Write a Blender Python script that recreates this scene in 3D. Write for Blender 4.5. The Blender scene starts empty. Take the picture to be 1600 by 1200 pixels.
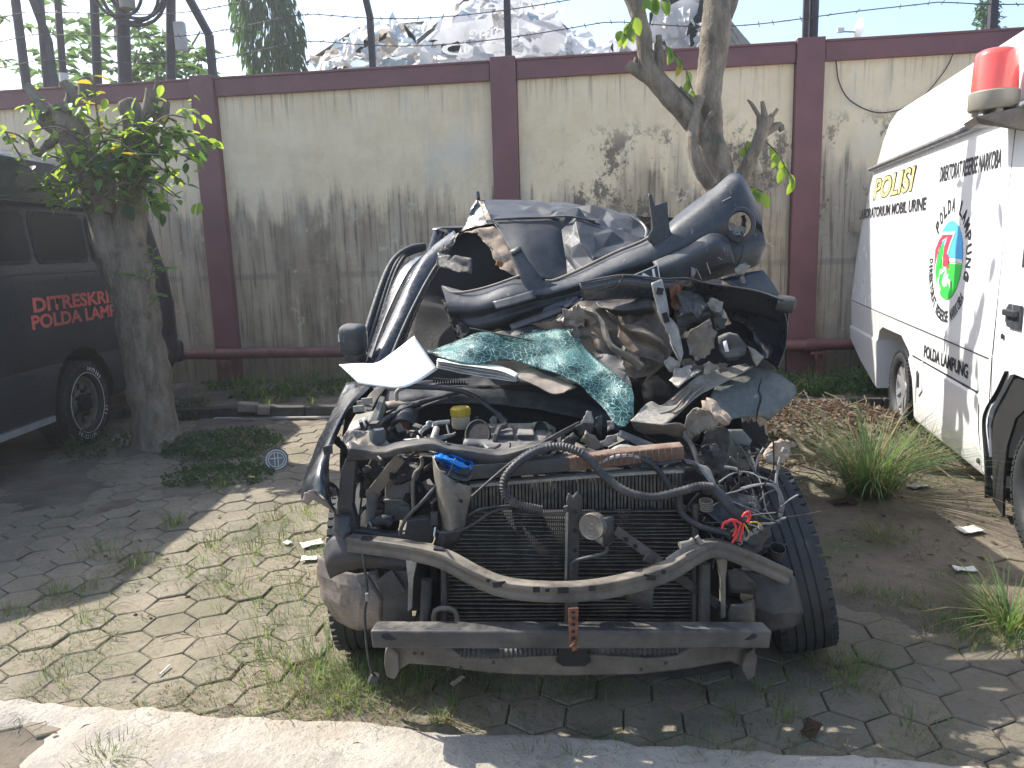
import bpy, bmesh, math, random
from mathutils import Vector, Matrix, noise, Euler
R_ = math.radians
rnd = random.Random(7)
C = bpy.context.scene.collection
scene = bpy.context.scene

# ---------------------------------------------------------------- camera, sky, sun, exposure
CAM_H, FOC, PITCH, ROLL = 1.6, 1200.0, 10.0, -1.8
cam_d = bpy.data.cameras.new('camera')
cam = bpy.data.objects.new('camera', cam_d); C.objects.link(cam)
CAM_R = Matrix.Rotation(R_(90 - PITCH), 3, 'X') @ Matrix.Rotation(R_(ROLL), 3, 'Z')
cam.matrix_world = Matrix.Translation((0, 0, CAM_H)) @ CAM_R.to_4x4()
cam_d.sensor_fit = 'HORIZONTAL'; cam_d.sensor_width = 36.0
cam_d.lens = 36.0 * FOC / 1600.0
cam_d.clip_start = 0.05; cam_d.clip_end = 900
scene.camera = cam

SUN_TRAVEL = Vector((0.80, -0.50, -1.0)).normalized()
SUN_EL = math.asin(-SUN_TRAVEL.z); SUN_AZ = math.atan2(-SUN_TRAVEL.x, -SUN_TRAVEL.y)
world = bpy.data.worlds.new('World'); scene.world = world; world.use_nodes = True
wn = world.node_tree.nodes; wn.clear()
sky = wn.new('ShaderNodeTexSky'); sky.sky_type = 'NISHITA'; sky.sun_disc = False
sky.sun_elevation = SUN_EL; sky.sun_rotation = SUN_AZ
sky.air_density = 1.0; sky.dust_density = 2.0; sky.ozone_density = 1.0
bgn = wn.new('ShaderNodeBackground'); bgn.inputs['Strength'].default_value = 0.15
won = wn.new('ShaderNodeOutputWorld')
world.node_tree.links.new(sky.outputs[0], bgn.inputs[0]); world.node_tree.links.new(bgn.outputs[0], won.inputs[0])
sun_d = bpy.data.lights.new('sun', 'SUN'); sun_d.energy = 4.4; sun_d.angle = R_(0.55); sun_d.color = (1.0, 0.95, 0.86)
sun = bpy.data.objects.new('sun', sun_d); C.objects.link(sun)
sun.rotation_euler = SUN_TRAVEL.to_track_quat('-Z', 'Y').to_euler()
sun.location = (-8, 5, 12)
scene.view_settings.view_transform = 'Standard'; scene.view_settings.look = 'None'
scene.view_settings.gamma = 1.0; scene.view_settings.use_curve_mapping = False
scene.view_settings.exposure = 1.13
scene.cycles.max_bounces = 6

# ---------------------------------------------------------------- helpers
def ray(px, py): return CAM_R @ Vector(((px - 800) / FOC, (600 - py) / FOC, -1.0))
def W(px, py, Y):                      # the point seen at a pixel of the photograph, at the distance Y
    d = ray(px, py); return d * (Y / d.y) + Vector((0, 0, CAM_H))
def GP(px, py, z=0.0):                 # the same on level ground
    d = ray(px, py); return d * ((z - CAM_H) / d.z) + Vector((0, 0, CAM_H))
def PW(p): return W(*p) if not isinstance(p, Vector) else p
def n3(p, f, s=0.0): return noise.noise(Vector((p.x * f + s, p.y * f - s * 1.7, p.z * f + s * .6)))
def lerp(a, b, t): return a + (b - a) * t
def smooth(a, b, x):
    t = max(0, min(1, (x - a) / (b - a))); return t * t * (3 - 2 * t)
def pl(x, tab):
    if x <= tab[0][0]: return tab[0][1]
    for (a, b), (c, d) in zip(tab, tab[1:]):
        if x <= c: return lerp(b, d, (x - a) / (c - a))
    return tab[-1][1]
def crom(pts, n):                      # Catmull-Rom through the points
    pts = [Vector(p) for p in pts]; m = len(pts)
    if m == 1: return pts * n
    out = []
    for i in range(n):
        t = i / (n - 1) * (m - 1); k = min(int(t), m - 2); u = t - k
        p1, p2 = pts[k], pts[k + 1]
        p0 = pts[k - 1] if k else p1 * 2 - p2
        p3 = pts[k + 2] if k + 2 < m else p2 * 2 - p1
        out.append(0.5 * ((2 * p1) + (p2 - p0) * u + (2 * p0 - 5 * p1 + 4 * p2 - p3) * u * u + (3 * p1 - p0 - 3 * p2 + p3) * u ** 3))
    return out

class MB:
    def __init__(s): s.v = []; s.f = []; s.m = []
    def add(s, vs, fs, mi=0):
        o = len(s.v); s.v += [tuple(v) for v in vs]; s.f += [tuple(i + o for i in f) for f in fs]; s.m += [mi] * len(fs); return s
    def box(s, c, d, rot=None, mi=0):
        rot = rot or Matrix.Identity(3); c = Vector(c)
        vs = [c + rot @ Vector((x * d[0] / 2, y * d[1] / 2, z * d[2] / 2)) for x in (-1, 1) for y in (-1, 1) for z in (-1, 1)]
        return s.add(vs, [(0, 1, 3, 2), (4, 6, 7, 5), (0, 4, 5, 1), (2, 3, 7, 6), (0, 2, 6, 4), (1, 5, 7, 3)], mi)
    def beam(s, p0, p1, w, h, up=(0, 0, 1), mi=0):
        p0, p1 = Vector(p0), Vector(p1); d = (p1 - p0).normalized(); x = d.cross(Vector(up)).normalized(); u = x.cross(d)
        vs = [p + x * (a * w / 2) + u * (b * h / 2) for p in (p0, p1) for a, b in ((-1, -1), (1, -1), (1, 1), (-1, 1))]
        return s.add(vs, [(0, 1, 2, 3), (7, 6, 5, 4), (0, 4, 5, 1), (1, 5, 6, 2), (2, 6, 7, 3), (3, 7, 4, 0)], mi)
    def sweep(s, pts, prof, up=(0, 0, 1), scale=None, mi=0, closed=True):
        pts = [Vector(p) for p in pts]; n = len(prof); vs = []; fs = []
        for i, p in enumerate(pts):
            d = (pts[min(i + 1, len(pts) - 1)] - pts[max(i - 1, 0)]).normalized()
            x = d.cross(Vector(up)); x = x.normalized() if x.length > 1e-5 else Vector((1, 0, 0)); u = x.cross(d)
            k = scale[i] if scale else 1
            vs += [p + x * (a * k) + u * (b * k) for a, b in prof]
        for i in range(len(pts) - 1):
            for j in range(n if closed else n - 1):
                j2 = (j + 1) % n; fs.append((i * n + j, i * n + j2, (i + 1) * n + j2, (i + 1) * n + j))
        if closed: fs.append(tuple(range(n - 1, -1, -1))); fs.append(tuple((len(pts) - 1) * n + j for j in range(n)))
        return s.add(vs, fs, mi)
    def tube(s, pts, r, n=8, res=0, mi=0, ribs=0):
        pts = [PW(p) for p in pts]
        rs = r if isinstance(r, (list, tuple)) else [r] * len(pts)
        if res:
            m = len(pts); rs = [pl(i / (res - 1) * (m - 1), list(enumerate(rs))) for i in range(res)]; pts = crom(pts, res)
        if ribs: rs = [q * (1 + (.13 if i % 2 else -.1)) for i, q in enumerate(rs)]
        vs = []; fs = []; ref = None
        for i, p in enumerate(pts):
            d = (pts[min(i + 1, len(pts) - 1)] - pts[max(i - 1, 0)])
            d = d.normalized() if d.length > 1e-9 else Vector((0, 0, 1))
            if ref is None: ref = d.orthogonal().normalized()
            ref = (ref - d * ref.dot(d)); ref = ref.normalized() if ref.length > 1e-6 else d.orthogonal().normalized()
            b = d.cross(ref)
            vs += [p + (ref * math.cos(2 * math.pi * k / n) + b * math.sin(2 * math.pi * k / n)) * rs[i] for k in range(n)]
        for i in range(len(pts) - 1):
            for k in range(n): fs.append((i * n + k, i * n + (k + 1) % n, (i + 1) * n + (k + 1) % n, (i + 1) * n + k))
        fs.append(tuple(range(n - 1, -1, -1))); fs.append(tuple((len(pts) - 1) * n + k for k in range(n)))
        return s.add(vs, fs, mi)
    def sheet(s, rows, nu=24, nv=12, amp=0, freq=6, seed=0, mi=0, lin=False, sharp=1):
        rows = [[PW(p) for p in r] for r in rows]
        if lin:
            g = []
            for r in rows:
                m = len(r) - 1; g.append([r[min(int(t), m - 1)].lerp(r[min(int(t), m - 1) + 1], t - min(int(t), m - 1)) for t in (i / (nu - 1) * m for i in range(nu))])
        else: g = [crom(r, nu) for r in rows]
        cols = []
        for j in range(nu):
            c = [g[i][j] for i in range(len(rows))]; m = len(c) - 1
            cols.append(crom(c, nv) if not lin else [c[min(int(t), m - 1)].lerp(c[min(int(t), m - 1) + 1], t - min(int(t), m - 1)) for t in (i / (nv - 1) * m for i in range(nv))])
        P = [[cols[j][i] for j in range(nu)] for i in range(nv)]
        if amp:
            Q = [r[:] for r in P]
            for i in range(nv):
                for j in range(nu):
                    a = P[i][min(j + 1, nu - 1)] - P[i][max(j - 1, 0)]; b = P[min(i + 1, nv - 1)][j] - P[max(i - 1, 0)][j]
                    nn = a.cross(b); nn = nn.normalized() if nn.length > 1e-9 else Vector((0, 0, 1)); p = P[i][j]
                    v = (1 - 2 * abs(n3(p, freq, seed))) * sharp + n3(p, freq * .6, seed + 5) + .4 * (1 - 2 * abs(n3(p, freq * 2.3, seed + 9)))
                    Q[i][j] = p + nn * (amp * v)
            P = Q
        fs = [(i * nu + j, i * nu + j + 1, (i + 1) * nu + j + 1, (i + 1) * nu + j) for i in range(nv - 1) for j in range(nu - 1)]
        return s.add([p for r in P for p in r], fs, mi)
    def patch(s, pts, cuts=2, amp=0.0, freq=8, seed=0, mi=0, jag=0.0):
        pts = [PW(p) for p in pts]
        if jag:
            q = []
            for a, b in zip(pts, pts[1:] + pts[:1]):
                q.append(a)
                for t in (.33, .66): q.append(a.lerp(b, t) + Vector((n3(a, 31, t), n3(b, 29, t + 3), n3(a, 23, t + 7))) * jag)
            pts = q
        bm = bmesh.new(); f = bm.faces.new([bm.verts.new(p) for p in pts]); bm.normal_update()
        bmesh.ops.triangulate(bm, faces=[f], ngon_method='EAR_CLIP')
        for _ in range(cuts):
            bmesh.ops.subdivide_edges(bm, edges=[e for e in bm.edges if e.calc_length() > .02], cuts=1, use_grid_fill=False)
            bmesh.ops.triangulate(bm, faces=[f for f in bm.faces if len(f.verts) > 3])
        bm.normal_update(); bm.verts.index_update()
        if amp:
            for v in bm.verts:
                p = v.co.copy(); k = (1 - 2 * abs(n3(p, freq, seed))) + .7 * n3(p, freq * .5, seed + 4) + .35 * (1 - 2 * abs(n3(p, freq * 2.5, seed + 2)))
                v.co = p + v.normal * (amp * k)
        vs = [v.co.copy() for v in bm.verts]; fs = [tuple(v.index for v in f.verts) for f in bm.faces]; bm.free()
        return s.add(vs, fs, mi)
    def plate(s, pts, dirv, mi=0):     # flat outline with thickness
        a = [PW(p) for p in pts]; d = Vector(dirv); n = len(a)
        return s.add(a + [p + d for p in a], [tuple(range(n)), tuple(range(2 * n - 1, n - 1, -1))] + [(i, i + n, (i + 1) % n + n, (i + 1) % n) for i in range(n)], mi)
    def lathe(s, prof, M=None, n=24, mi=0, a0=0, a1=2 * math.pi, jit=0):
        M = M or Matrix.Identity(4); full = abs(a1 - a0 - 2 * math.pi) < 1e-6; m = n if full else n + 1; k = len(prof)
        vs = [M @ Vector((r * math.cos(a0 + (a1 - a0) * i / n), r * math.sin(a0 + (a1 - a0) * i / n), z)) for i in range(m) for r, z in prof]
        fs = [(i * k + j, ((i + 1) % m) * k + j, ((i + 1) % m) * k + j + 1, i * k + j + 1) for i in range(n) for j in range(k - 1)]
        return s.add(vs, fs, mi)
    def build(s, name, mat, parent=None, origin=None, smooth=35, bevel=0, solid=0, coll=None):
        me = bpy.data.meshes.new(name); o_ = Vector(origin) if origin is not None else Vector((0, 0, 0))
        me.from_pydata([tuple(Vector(v) - o_) for v in s.v], [], s.f)
        for m in (mat if isinstance(mat, (list, tuple)) else [mat]): me.materials.append(m)
        if len(me.materials) > 1: me.polygons.foreach_set('material_index', s.m)
        bm = bmesh.new(); bm.from_mesh(me); bmesh.ops.recalc_face_normals(bm, faces=bm.faces); bm.to_mesh(me); bm.free()
        if smooth: me.shade_smooth(); me.set_sharp_from_angle(angle=R_(smooth))
        me.update()
        o = bpy.data.objects.new(name, me); C.objects.link(o)
        if parent is not None: o.parent = parent
        elif origin is not None: o.location = origin
        if solid:
            md = o.modifiers.new('thick', 'SOLIDIFY'); md.thickness = solid; md.offset = 0
        if bevel:
            md = o.modifiers.new('edge', 'BEVEL'); md.width = bevel; md.segments = 2; md.limit_method = 'ANGLE'; md.angle_limit = R_(40)
        return o

def tag(o, label, cat, group=None, kind=None):
    if label: o['label'] = label
    if cat: o['category'] = cat
    if group: o['group'] = group
    if kind: o['kind'] = kind
    return o
def thing(name, loc, label, cat, group=None, rz=0.0):
    o = bpy.data.objects.new(name, None); C.objects.link(o); o.location = loc; o.rotation_euler = (0, 0, rz); o.empty_display_size = .1
    return tag(o, label, cat, group)
def copy_tree(o, parent=None):
    c = o.copy(); C.objects.link(c); c.parent = parent
    for ch in list(o.children): copy_tree(ch, c)
    return c
def apply_mods(o):
    dg = bpy.context.evaluated_depsgraph_get(); dg.update()
    me = bpy.data.meshes.new_from_object(o.evaluated_get(dg)); old = o.data; o.modifiers.clear(); o.data = me
    bpy.data.meshes.remove(old)

# ---------------------------------------------------------------- materials
class NT:
    def __init__(s, name):
        s.mat = bpy.data.materials.new(name); s.mat.use_nodes = True; s.t = s.mat.node_tree; s.t.nodes.clear()
        s.out = s.t.nodes.new('ShaderNodeOutputMaterial')
        s.tc = s.t.nodes.new('ShaderNodeTexCoord')
    def n(s, typ, **k):
        x = s.t.nodes.new(typ)
        for a, b in k.items(): setattr(x, a, b)
        return x
    def put(s, inp, val):
        if hasattr(val, 'is_output') or hasattr(val, 'links'): s.t.links.new(val, inp)
        elif isinstance(val, (tuple, list)) and inp.type == 'RGBA': inp.default_value = (*val[:3], 1)
        else: inp.default_value = val
    def vec(s, scale=(1, 1, 1), src='Object', loc=(0, 0, 0)):
        m = s.n('ShaderNodeMapping'); s.t.links.new(s.tc.outputs[src], m.inputs[0]); m.inputs['Scale'].default_value = scale; m.inputs['Location'].default_value = loc; return m.outputs[0]
    def noise(s, scale, detail=4, vec=None, rough=.55, dist=0):
        x = s.n('ShaderNodeTexNoise'); s.t.links.new(vec if vec is not None else s.tc.outputs['Object'], x.inputs['Vector'])
        x.inputs['Scale'].default_value = scale; x.inputs['Detail'].default_value = detail; x.inputs['Roughness'].default_value = rough; x.inputs['Distortion'].default_value = dist
        return x.outputs['Fac']
    def voro(s, scale, feature='DISTANCE_TO_EDGE', vec=None):
        x = s.n('ShaderNodeTexVoronoi', feature=feature); s.t.links.new(vec if vec is not None else s.tc.outputs['Object'], x.inputs['Vector']); x.inputs['Scale'].default_value = scale
        return x.outputs['Distance']
    def mr(s, val, a, b, c=0., d=1., kind='SMOOTHSTEP'):
        x = s.n('ShaderNodeMapRange', interpolation_type=kind)
        for i, q in enumerate((val, a, b, c, d)): s.put(x.inputs[i], q)
        return x.outputs[0]
    def math(s, op, a, b=0., cl=False):
        x = s.n('ShaderNodeMath', operation=op, use_clamp=cl); s.put(x.inputs[0], a); s.put(x.inputs[1], b); return x.outputs[0]
    def mix(s, f, a, b, blend='MIX'):
        x = s.n('ShaderNodeMix', data_type='RGBA', blend_type=blend); s.put(x.inputs[0], f); s.put(x.inputs[6], a); s.put(x.inputs[7], b); return x.outputs[2]
    def sep(s, src='Object'):
        x = s.n('ShaderNodeSeparateXYZ'); s.t.links.new(s.tc.outputs[src], x.inputs[0]); return x.outputs
    def bump(s, h, strength=.3, dist=.01):
        x = s.n('ShaderNodeBump'); s.put(x.inputs['Height'], h); x.inputs['Strength'].default_value = strength; x.inputs['Distance'].default_value = dist; return x.outputs[0]
    def bsdf(s, col, rough=.6, metal=0., normal=None, coat=0., spec=.5, alpha=None, trans=None):
        b = s.n('ShaderNodeBsdfPrincipled'); s.put(b.inputs['Base Color'], col); s.put(b.inputs['Roughness'], rough); s.put(b.inputs['Metallic'], metal)
        b.inputs['Coat Weight'].default_value = coat; b.inputs['Coat Roughness'].default_value = .08; b.inputs['Specular IOR Level'].default_value = spec
        if normal is not None: s.t.links.new(normal, b.inputs['Normal'])
        if alpha is not None: s.put(b.inputs['Alpha'], alpha)
        if trans is not None: s.put(b.inputs['Transmission Weight'], trans)
        s.t.links.new(b.outputs[0], s.out.inputs[0]); return b

def simple(name, col, rough=.6, metal=0., var=.25, scale=9, dust=None, dustcol=(.23, .20, .165), bump=0., bscale=60, coat=0., spec=.5, src='Object', scratch=0):
    t = NT(name); v = t.vec(src=src)
    n = t.noise(scale, 6, v); c = t.mix(t.mr(n, .25, .75), tuple(x * (1 - var) for x in col), tuple(min(1, x * (1 + var)) for x in col))
    nf = t.noise(scale * 6 + 20, 7, t.vec(src=src, loc=(1, 4, 2)), .7); c = t.mix(t.mr(nf, .35, .68), t.mix(1., c, (.66, .66, .66), 'MULTIPLY') if var > .15 else c, c)
    r = t.mr(nf, .3, .7, max(.05, rough - .10), min(1, rough + .12)) if var > .15 else rough
    if dust:
        d = t.mr(t.noise(scale * .6, 7, t.vec(src=src, loc=(3, 1, 7)), .65), .62 - dust * .3, .82 - dust * .2)
        g = t.n('ShaderNodeNewGeometry'); sx = t.n('ShaderNodeSeparateXYZ'); t.t.links.new(g.outputs['Normal'], sx.inputs[0])
        up = t.mr(sx.outputs[2], .1, 1., .35, 1.)
        d = t.math('MULTIPLY', d, up); d = t.math('MULTIPLY', d, min(1, .35 + dust * .65))
        c = t.mix(d, c, dustcol); r = t.mr(d, 0, .6, r, max(rough, .85), 'LINEAR')
    if scratch:
        sc = t.mr(t.noise(38, 3, t.vec((1, 1, .12), src=src), .7), .66, .7); c = t.mix(t.math('MULTIPLY', sc, scratch), c, (.45, .44, .42))
    nm = t.bump(t.noise(bscale, 5, v), bump, .006) if bump else None
    t.bsdf(c, r, metal, nm, coat, spec); return t.mat

def leafmat(name, col, tr, rough=.45):
    t = NT(name); n = t.noise(14, 3)
    g = t.n('ShaderNodeObjectInfo')
    k = t.math('ADD', t.math('MULTIPLY', g.outputs['Random'], .5), t.math('MULTIPLY', n, .6))
    c = t.mix(k, tuple(x * .55 for x in col), tuple(min(1, x * 1.35) for x in col))
    b = t.bsdf(c, rough, spec=.35); tl = t.n('ShaderNodeBsdfTranslucent'); t.put(tl.inputs[0], t.mix(k, tuple(x * .7 for x in tr), tr))
    mx = t.n('ShaderNodeMixShader'); mx.inputs[0].default_value = .42
    t.t.links.new(b.outputs[0], mx.inputs[1]); t.t.links.new(tl.outputs[0], mx.inputs[2]); t.t.links.new(mx.outputs[0], t.out.inputs[0]); return t.mat

M = {}
M['black_paint'] = simple('black_paint', (.026, .031, .039), .27, var=.3, scale=4, dust=.55, dustcol=(.16, .15, .14), coat=.5, bump=.03, bscale=20)
M['black_plastic'] = simple('black_plastic', (.032, .036, .041), .45, var=.3, scale=7, dust=.5, dustcol=(.17, .16, .145), bump=.08, bscale=160)
M['bumper_plastic'] = simple('bumper_plastic', (.043, .049, .058), .46, var=.25, scale=5, dust=.55, dustcol=(.16, .16, .155), bump=.04, bscale=90, scratch=.35)
M['rubber'] = simple('rubber', (.026, .029, .032), .62, var=.35, scale=12, dust=.3, dustcol=(.14, .12, .10), bump=.12, bscale=90)
M['dusty_metal'] = simple('dusty_metal', (.088, .080, .070), .6, .2, var=.45, scale=9, dust=.8, dustcol=(.27, .23, .18), bump=.12, bscale=50)
M['core_metal'] = simple('core_metal', (.046, .046, .047), .55, .2, var=.4, scale=8, dust=.65, dustcol=(.22, .195, .16), bump=.1, bscale=60)
M['tan_metal'] = simple('tan_metal', (.185, .165, .138), .45, .2, var=.3, scale=6, dust=.8, dustcol=(.30, .255, .20), bump=.1, bscale=50)
M['scorched_metal'] = simple('scorched_metal', (.095, .078, .062), .42, .25, var=.55, scale=11, dust=.75, dustcol=(.25, .20, .15), bump=.15, bscale=45)
M['pale_metal'] = simple('pale_metal', (.30, .285, .255), .5, .35, var=.3, scale=7, dust=.6, dustcol=(.30, .26, .21), bump=.1, bscale=45)
M['inner_green'] = simple('inner_green', (.15, .16, .145), .45, .1, var=.2, scale=3, dust=.5, dustcol=(.25, .23, .19), bump=.05)
M['grime_and_shade'] = simple('grime_and_shade', (.012, .012, .013), .85, var=.5, scale=14, dust=.3, dustcol=(.09, .08, .07), bump=.3, bscale=40)  # dirty black; also paints the shade in holes and gaps
M['rust'] = simple('rust', (.20, .085, .045), .85, .1, var=.5, scale=22, bump=.4, bscale=70)
M['splash'] = simple('splash', (.19, .155, .128), .33, var=.3, scale=10, dust=.8, dustcol=(.30, .25, .20), bump=.15, bscale=25)
M['engine_cover'] = simple('engine_cover', (.085, .087, .09), .55, var=.25, scale=10, dust=.7, dustcol=(.25, .225, .19), bump=.06)
M['aluminium'] = simple('aluminium', (.42, .41, .39), .4, .8, var=.3, scale=16, dust=.6, bump=.1)
M['hose'] = simple('hose', (.03, .032, .036), .6, var=.35, scale=15, dust=.55, bump=.1, bscale=90)
M['grey_wire'] = simple('grey_wire', (.20, .20, .20), .55, var=.3, scale=15, dust=.4)
M['red_wire'] = simple('red_wire', (.55, .025, .03), .4, var=.1)
M['yellow_cap'] = simple('yellow_cap', (.62, .42, .03), .45, var=.2, scale=30, dust=.4)
M['cream_plastic'] = simple('cream_plastic', (.46, .38, .26), .5, var=.15, dust=.5)
M['grey_tank'] = simple('grey_tank', (.15, .145, .135), .55, var=.2, scale=8, dust=.8, dustcol=(.23, .20, .165))
M['orange_cap'] = simple('orange_cap', (.30, .12, .03), .6, var=.2, dust=.5)
M['paper'] = simple('paper', (.80, .80, .79), .75, var=.03, scale=4)
M['blue_bag'] = simple('blue_bag', (.01, .20, .62), .3, var=.25, scale=30, bump=.3, bscale=60)
M['litter_paper'] = simple('litter_paper', (.62, .60, .55), .8, var=.15, scale=20)
M['pages'] = simple('pages', (.34, .31, .27), .8, var=.3, scale=25)
M['void'] = simple('shade_black', (.010, .0105, .012), .8, var=.3, scale=8)  # near-black colour stands in for shade on the cabin parts
M['roof_skin'] = simple('roof_skin', (.036, .041, .050), .58, var=.3, scale=6, dust=.45, dustcol=(.15, .15, .15), bump=.06, bscale=24)
M['headliner'] = simple('headliner', (.34, .265, .20), .9, var=.35, scale=14, bump=.3, bscale=40)
M['white_paint'] = simple('white_paint', (.80, .80, .80), .25, var=.02, scale=2, dust=.25, dustcol=(.62, .59, .53), coat=.5)
M['van_black'] = simple('van_black', (.022, .028, .037), .35, var=.2, scale=3, dust=.35, dustcol=(.09, .09, .09), coat=.4)
M['dark_glass'] = simple('dark_glass', (.010, .012, .016), .25, var=.1, spec=.25)
M['letter_red'] = simple('letter_red', (.62, .13, .11), .6, var=.12, scale=20)
M['letter_black'] = simple('letter_black', (.022, .024, .03), .5, var=.1)
M['letter_yellow'] = simple('letter_yellow', (.72, .62, .24), .5, var=.08)
M['letter_white'] = simple('letter_white', (.72, .72, .71), .5, var=.1)
M['emblem_blue'] = simple('emblem_blue', (.10, .42, .80), .4, var=.03)
M['emblem_green'] = simple('emblem_green', (.05, .62, .08), .4, var=.03)
M['emblem_red'] = simple('emblem_red', (.72, .06, .10), .4, var=.03)
M['beacon_red'] = simple('beacon_red', (.80, .10, .075), .2, var=.06, coat=.6)
M['beacon_grey'] = simple('beacon_grey', (.24, .225, .18), .5, var=.1)
M['seam'] = simple('seam', (.03, .03, .033), .7)
M['alloy'] = simple('alloy', (.50, .50, .51), .32, .6, var=.1, dust=.35, dustcol=(.35, .32, .28))
M['steel_rim'] = simple('steel_rim', (.20, .185, .155), .55, .2, var=.35, scale=14, dust=.7, dustcol=(.26, .22, .175))
M['post_steel'] = simple('post_steel', (.055, .045, .055), .55, .2, var=.3, scale=5)
M['maroon'] = simple('maroon', (.155, .062, .066), .6, var=.14, scale=3, dust=.35, dustcol=(.20, .12, .11), bump=.08, bscale=30)
M['pipe_red'] = simple('pipe_red', (.21, .085, .08), .55, var=.2, scale=5, dust=.5, dustcol=(.27, .18, .16))
M['bark'] = None; M['wire_steel'] = simple('wire_steel', (.10, .09, .085), .6, .5)
M['twig'] = simple('twig', (.17, .135, .10), .9, var=.4, scale=20, bump=.3)
M['dry_leaf'] = leafmat('dry_leaf', (.115, .068, .042), (.15, .08, .038), .8)
M['leaf_green'] = leafmat('leaf_green', (.085, .18, .045), (.52, .72, .06))
M['leaf_yellow'] = leafmat('leaf_yellow', (.45, .36, .05), (.65, .50, .05))
M['leaf_dark'] = leafmat('leaf_dark', (.034, .080, .036), (.12, .25, .04))
M['leaf_far'] = leafmat('leaf_far', (.075, .14, .065), (.20, .34, .08))
M['grass_green'] = leafmat('grass_green', (.12, .20, .055), (.34, .50, .10), .6)
M['grass_dark'] = leafmat('grass_dark', (.075, .13, .05), (.20, .32, .08), .6)
M['grass_dry'] = leafmat('grass_dry', (.30, .24, .13), (.32, .25, .11), .8)

def bark():
    t = NT('bark'); v = t.vec((1, 1, .35)); n1 = t.noise(9, 8, v, .7, .4); n2 = t.noise(34, 6, v, .7)
    c = t.mix(t.mr(n1, .3, .7), (.12, .098, .075), (.32, .27, .205)); c = t.mix(t.mr(n2, .55, .75), c, (.33, .29, .235)); c = t.mix(t.mr(t.noise(5, 5), .6, .75), c, (.075, .085, .05))
    t.bsdf(c, .9, normal=t.bump(t.math('ADD', n1, t.math('MULTIPLY', n2, .5)), 1., .05)); return t.mat
M['bark'] = bark()
def tarp(nm='torn_tarp', a=(.40, .41, .44), b_=(.66, .67, .69)):
    t = NT(nm); n = t.noise(1.6, 7); c = t.mix(t.mr(n, .3, .7), a, b_); c = t.mix(t.mr(t.noise(4, 6), .62, .72), c, (.36, .33, .30))
    b = t.bsdf(c, .6); tl = t.n('ShaderNodeBsdfTranslucent'); t.put(tl.inputs[0], c); mx = t.n('ShaderNodeMixShader'); mx.inputs[0].default_value = .45
    t.t.links.new(b.outputs[0], mx.inputs[1]); t.t.links.new(tl.outputs[0], mx.inputs[2]); t.t.links.new(mx.outputs[0], t.out.inputs[0]); return t.mat
M['tarp'] = tarp()
def wallmat():
    t = NT('stained_plaster'); x, y, z = t.sep()
    n1 = t.noise(.55, 3, t.vec((1, 1, .10))); n2 = t.noise(3.4, 5, t.vec((1, 1, .10), loc=(4, 0, 2)), .62); n2b = t.noise(22, 3, t.vec((1, 1, .045), loc=(9, 0, 2)), .6); n3_ = t.noise(2.6, 9, None, .7); n4 = t.noise(16, 8, None, .7)
    h = t.math('ADD', 2.28, t.math('ADD', t.math('MULTIPLY', t.math('SUBTRACT', n1, .5), 2.0), t.math('ADD', t.math('MULTIPLY', t.math('SUBTRACT', n2, .5), 1.7), t.math('MULTIPLY', t.math('SUBTRACT', n2b, .5), .38))))
    m = t.mr(t.math('ADD', t.math('SUBTRACT', h, z), t.math('MULTIPLY', t.math('SUBTRACT', n3_, .5), .7)), -.14, .22)
    m = t.math('MULTIPLY', m, t.mr(n3_, .25, .6, .66, 1.))
    cream = t.mix(t.mr(n3_, .35, .65), (.68, .55, .365), (.76, .63, .44)); cream = t.mix(t.mr(t.noise(1.5, 5, t.vec((1, 1, .7), loc=(2, 5, 1)), .6), .54, .70, 0, .62), cream, (.56, .54, .47)); cream = t.mix(t.mr(n2, .56, .72, 0, .5), cream, (.46, .40, .29))
    gr = t.mix(t.mr(n2, .35, .65), (.20, .155, .108), (.43, .345, .245)); gr = t.mix(t.mr(t.noise(1.1, 5, t.vec((1, 1, .5), loc=(7, 1, 0))), .45, .7), gr, (.45, .39, .305))
    gr = t.mix(t.mr(n2b, .50, .64, 0, .7), gr, (.105, .085, .062))
    c = t.mix(m, cream, gr)
    mould = t.math('MULTIPLY', t.mr(t.noise(2.4, 13, t.vec((1, 1, .75), loc=(1, 2, 8)), .82), .525, .57), t.math('MULTIPLY', t.mr(z, 1.3, 1.9), t.mr(z, 3.1, 2.6)))
    mould = t.math('MULTIPLY', mould, t.mr(t.math('ADD', n1, t.mr(x, -.5, 1.2, -.12, .14)), .42, .58, .10, 1.))
    c = t.mix(t.math('MULTIPLY', mould, .85), c, (.085, .075, .062))
    peel = t.mr(t.noise(4.2, 11, t.vec(loc=(11, 4, 3)), .75), .60, .63); c = t.mix(t.math('MULTIPLY', peel, t.math('MULTIPLY', m, .8)), c, (.52, .48, .38))
    spk = t.mr(n4, .64, .70); c = t.mix(t.math('MULTIPLY', spk, t.math('MULTIPLY', m, .6)), c, (.10, .09, .075))
    line = t.math('MULTIPLY', t.mr(t.math('ABSOLUTE', t.math('SUBTRACT', z, t.math('ADD', 1.33, t.math('MULTIPLY', n3_, .05)))), .025, .045, 1., 0.), t.mr(n2, .42, .55)); c = t.mix(t.math('MULTIPLY', line, .35), c, (.14, .12, .10))
    top = t.math('MULTIPLY', t.mr(z, 2.9, 3.42), t.mr(n2b, .5, .7)); c = t.mix(t.math('MULTIPLY', top, .55), c, (.22, .19, .15))
    low = t.math('MULTIPLY', t.mr(z, .75, .1), .6); c = t.mix(low, c, (.15, .13, .09))
    t.bsdf(c, .9, normal=t.bump(t.math('ADD', n4, n3_), .35, .012)); return t.mat
M['wall'] = wallmat()
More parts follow.
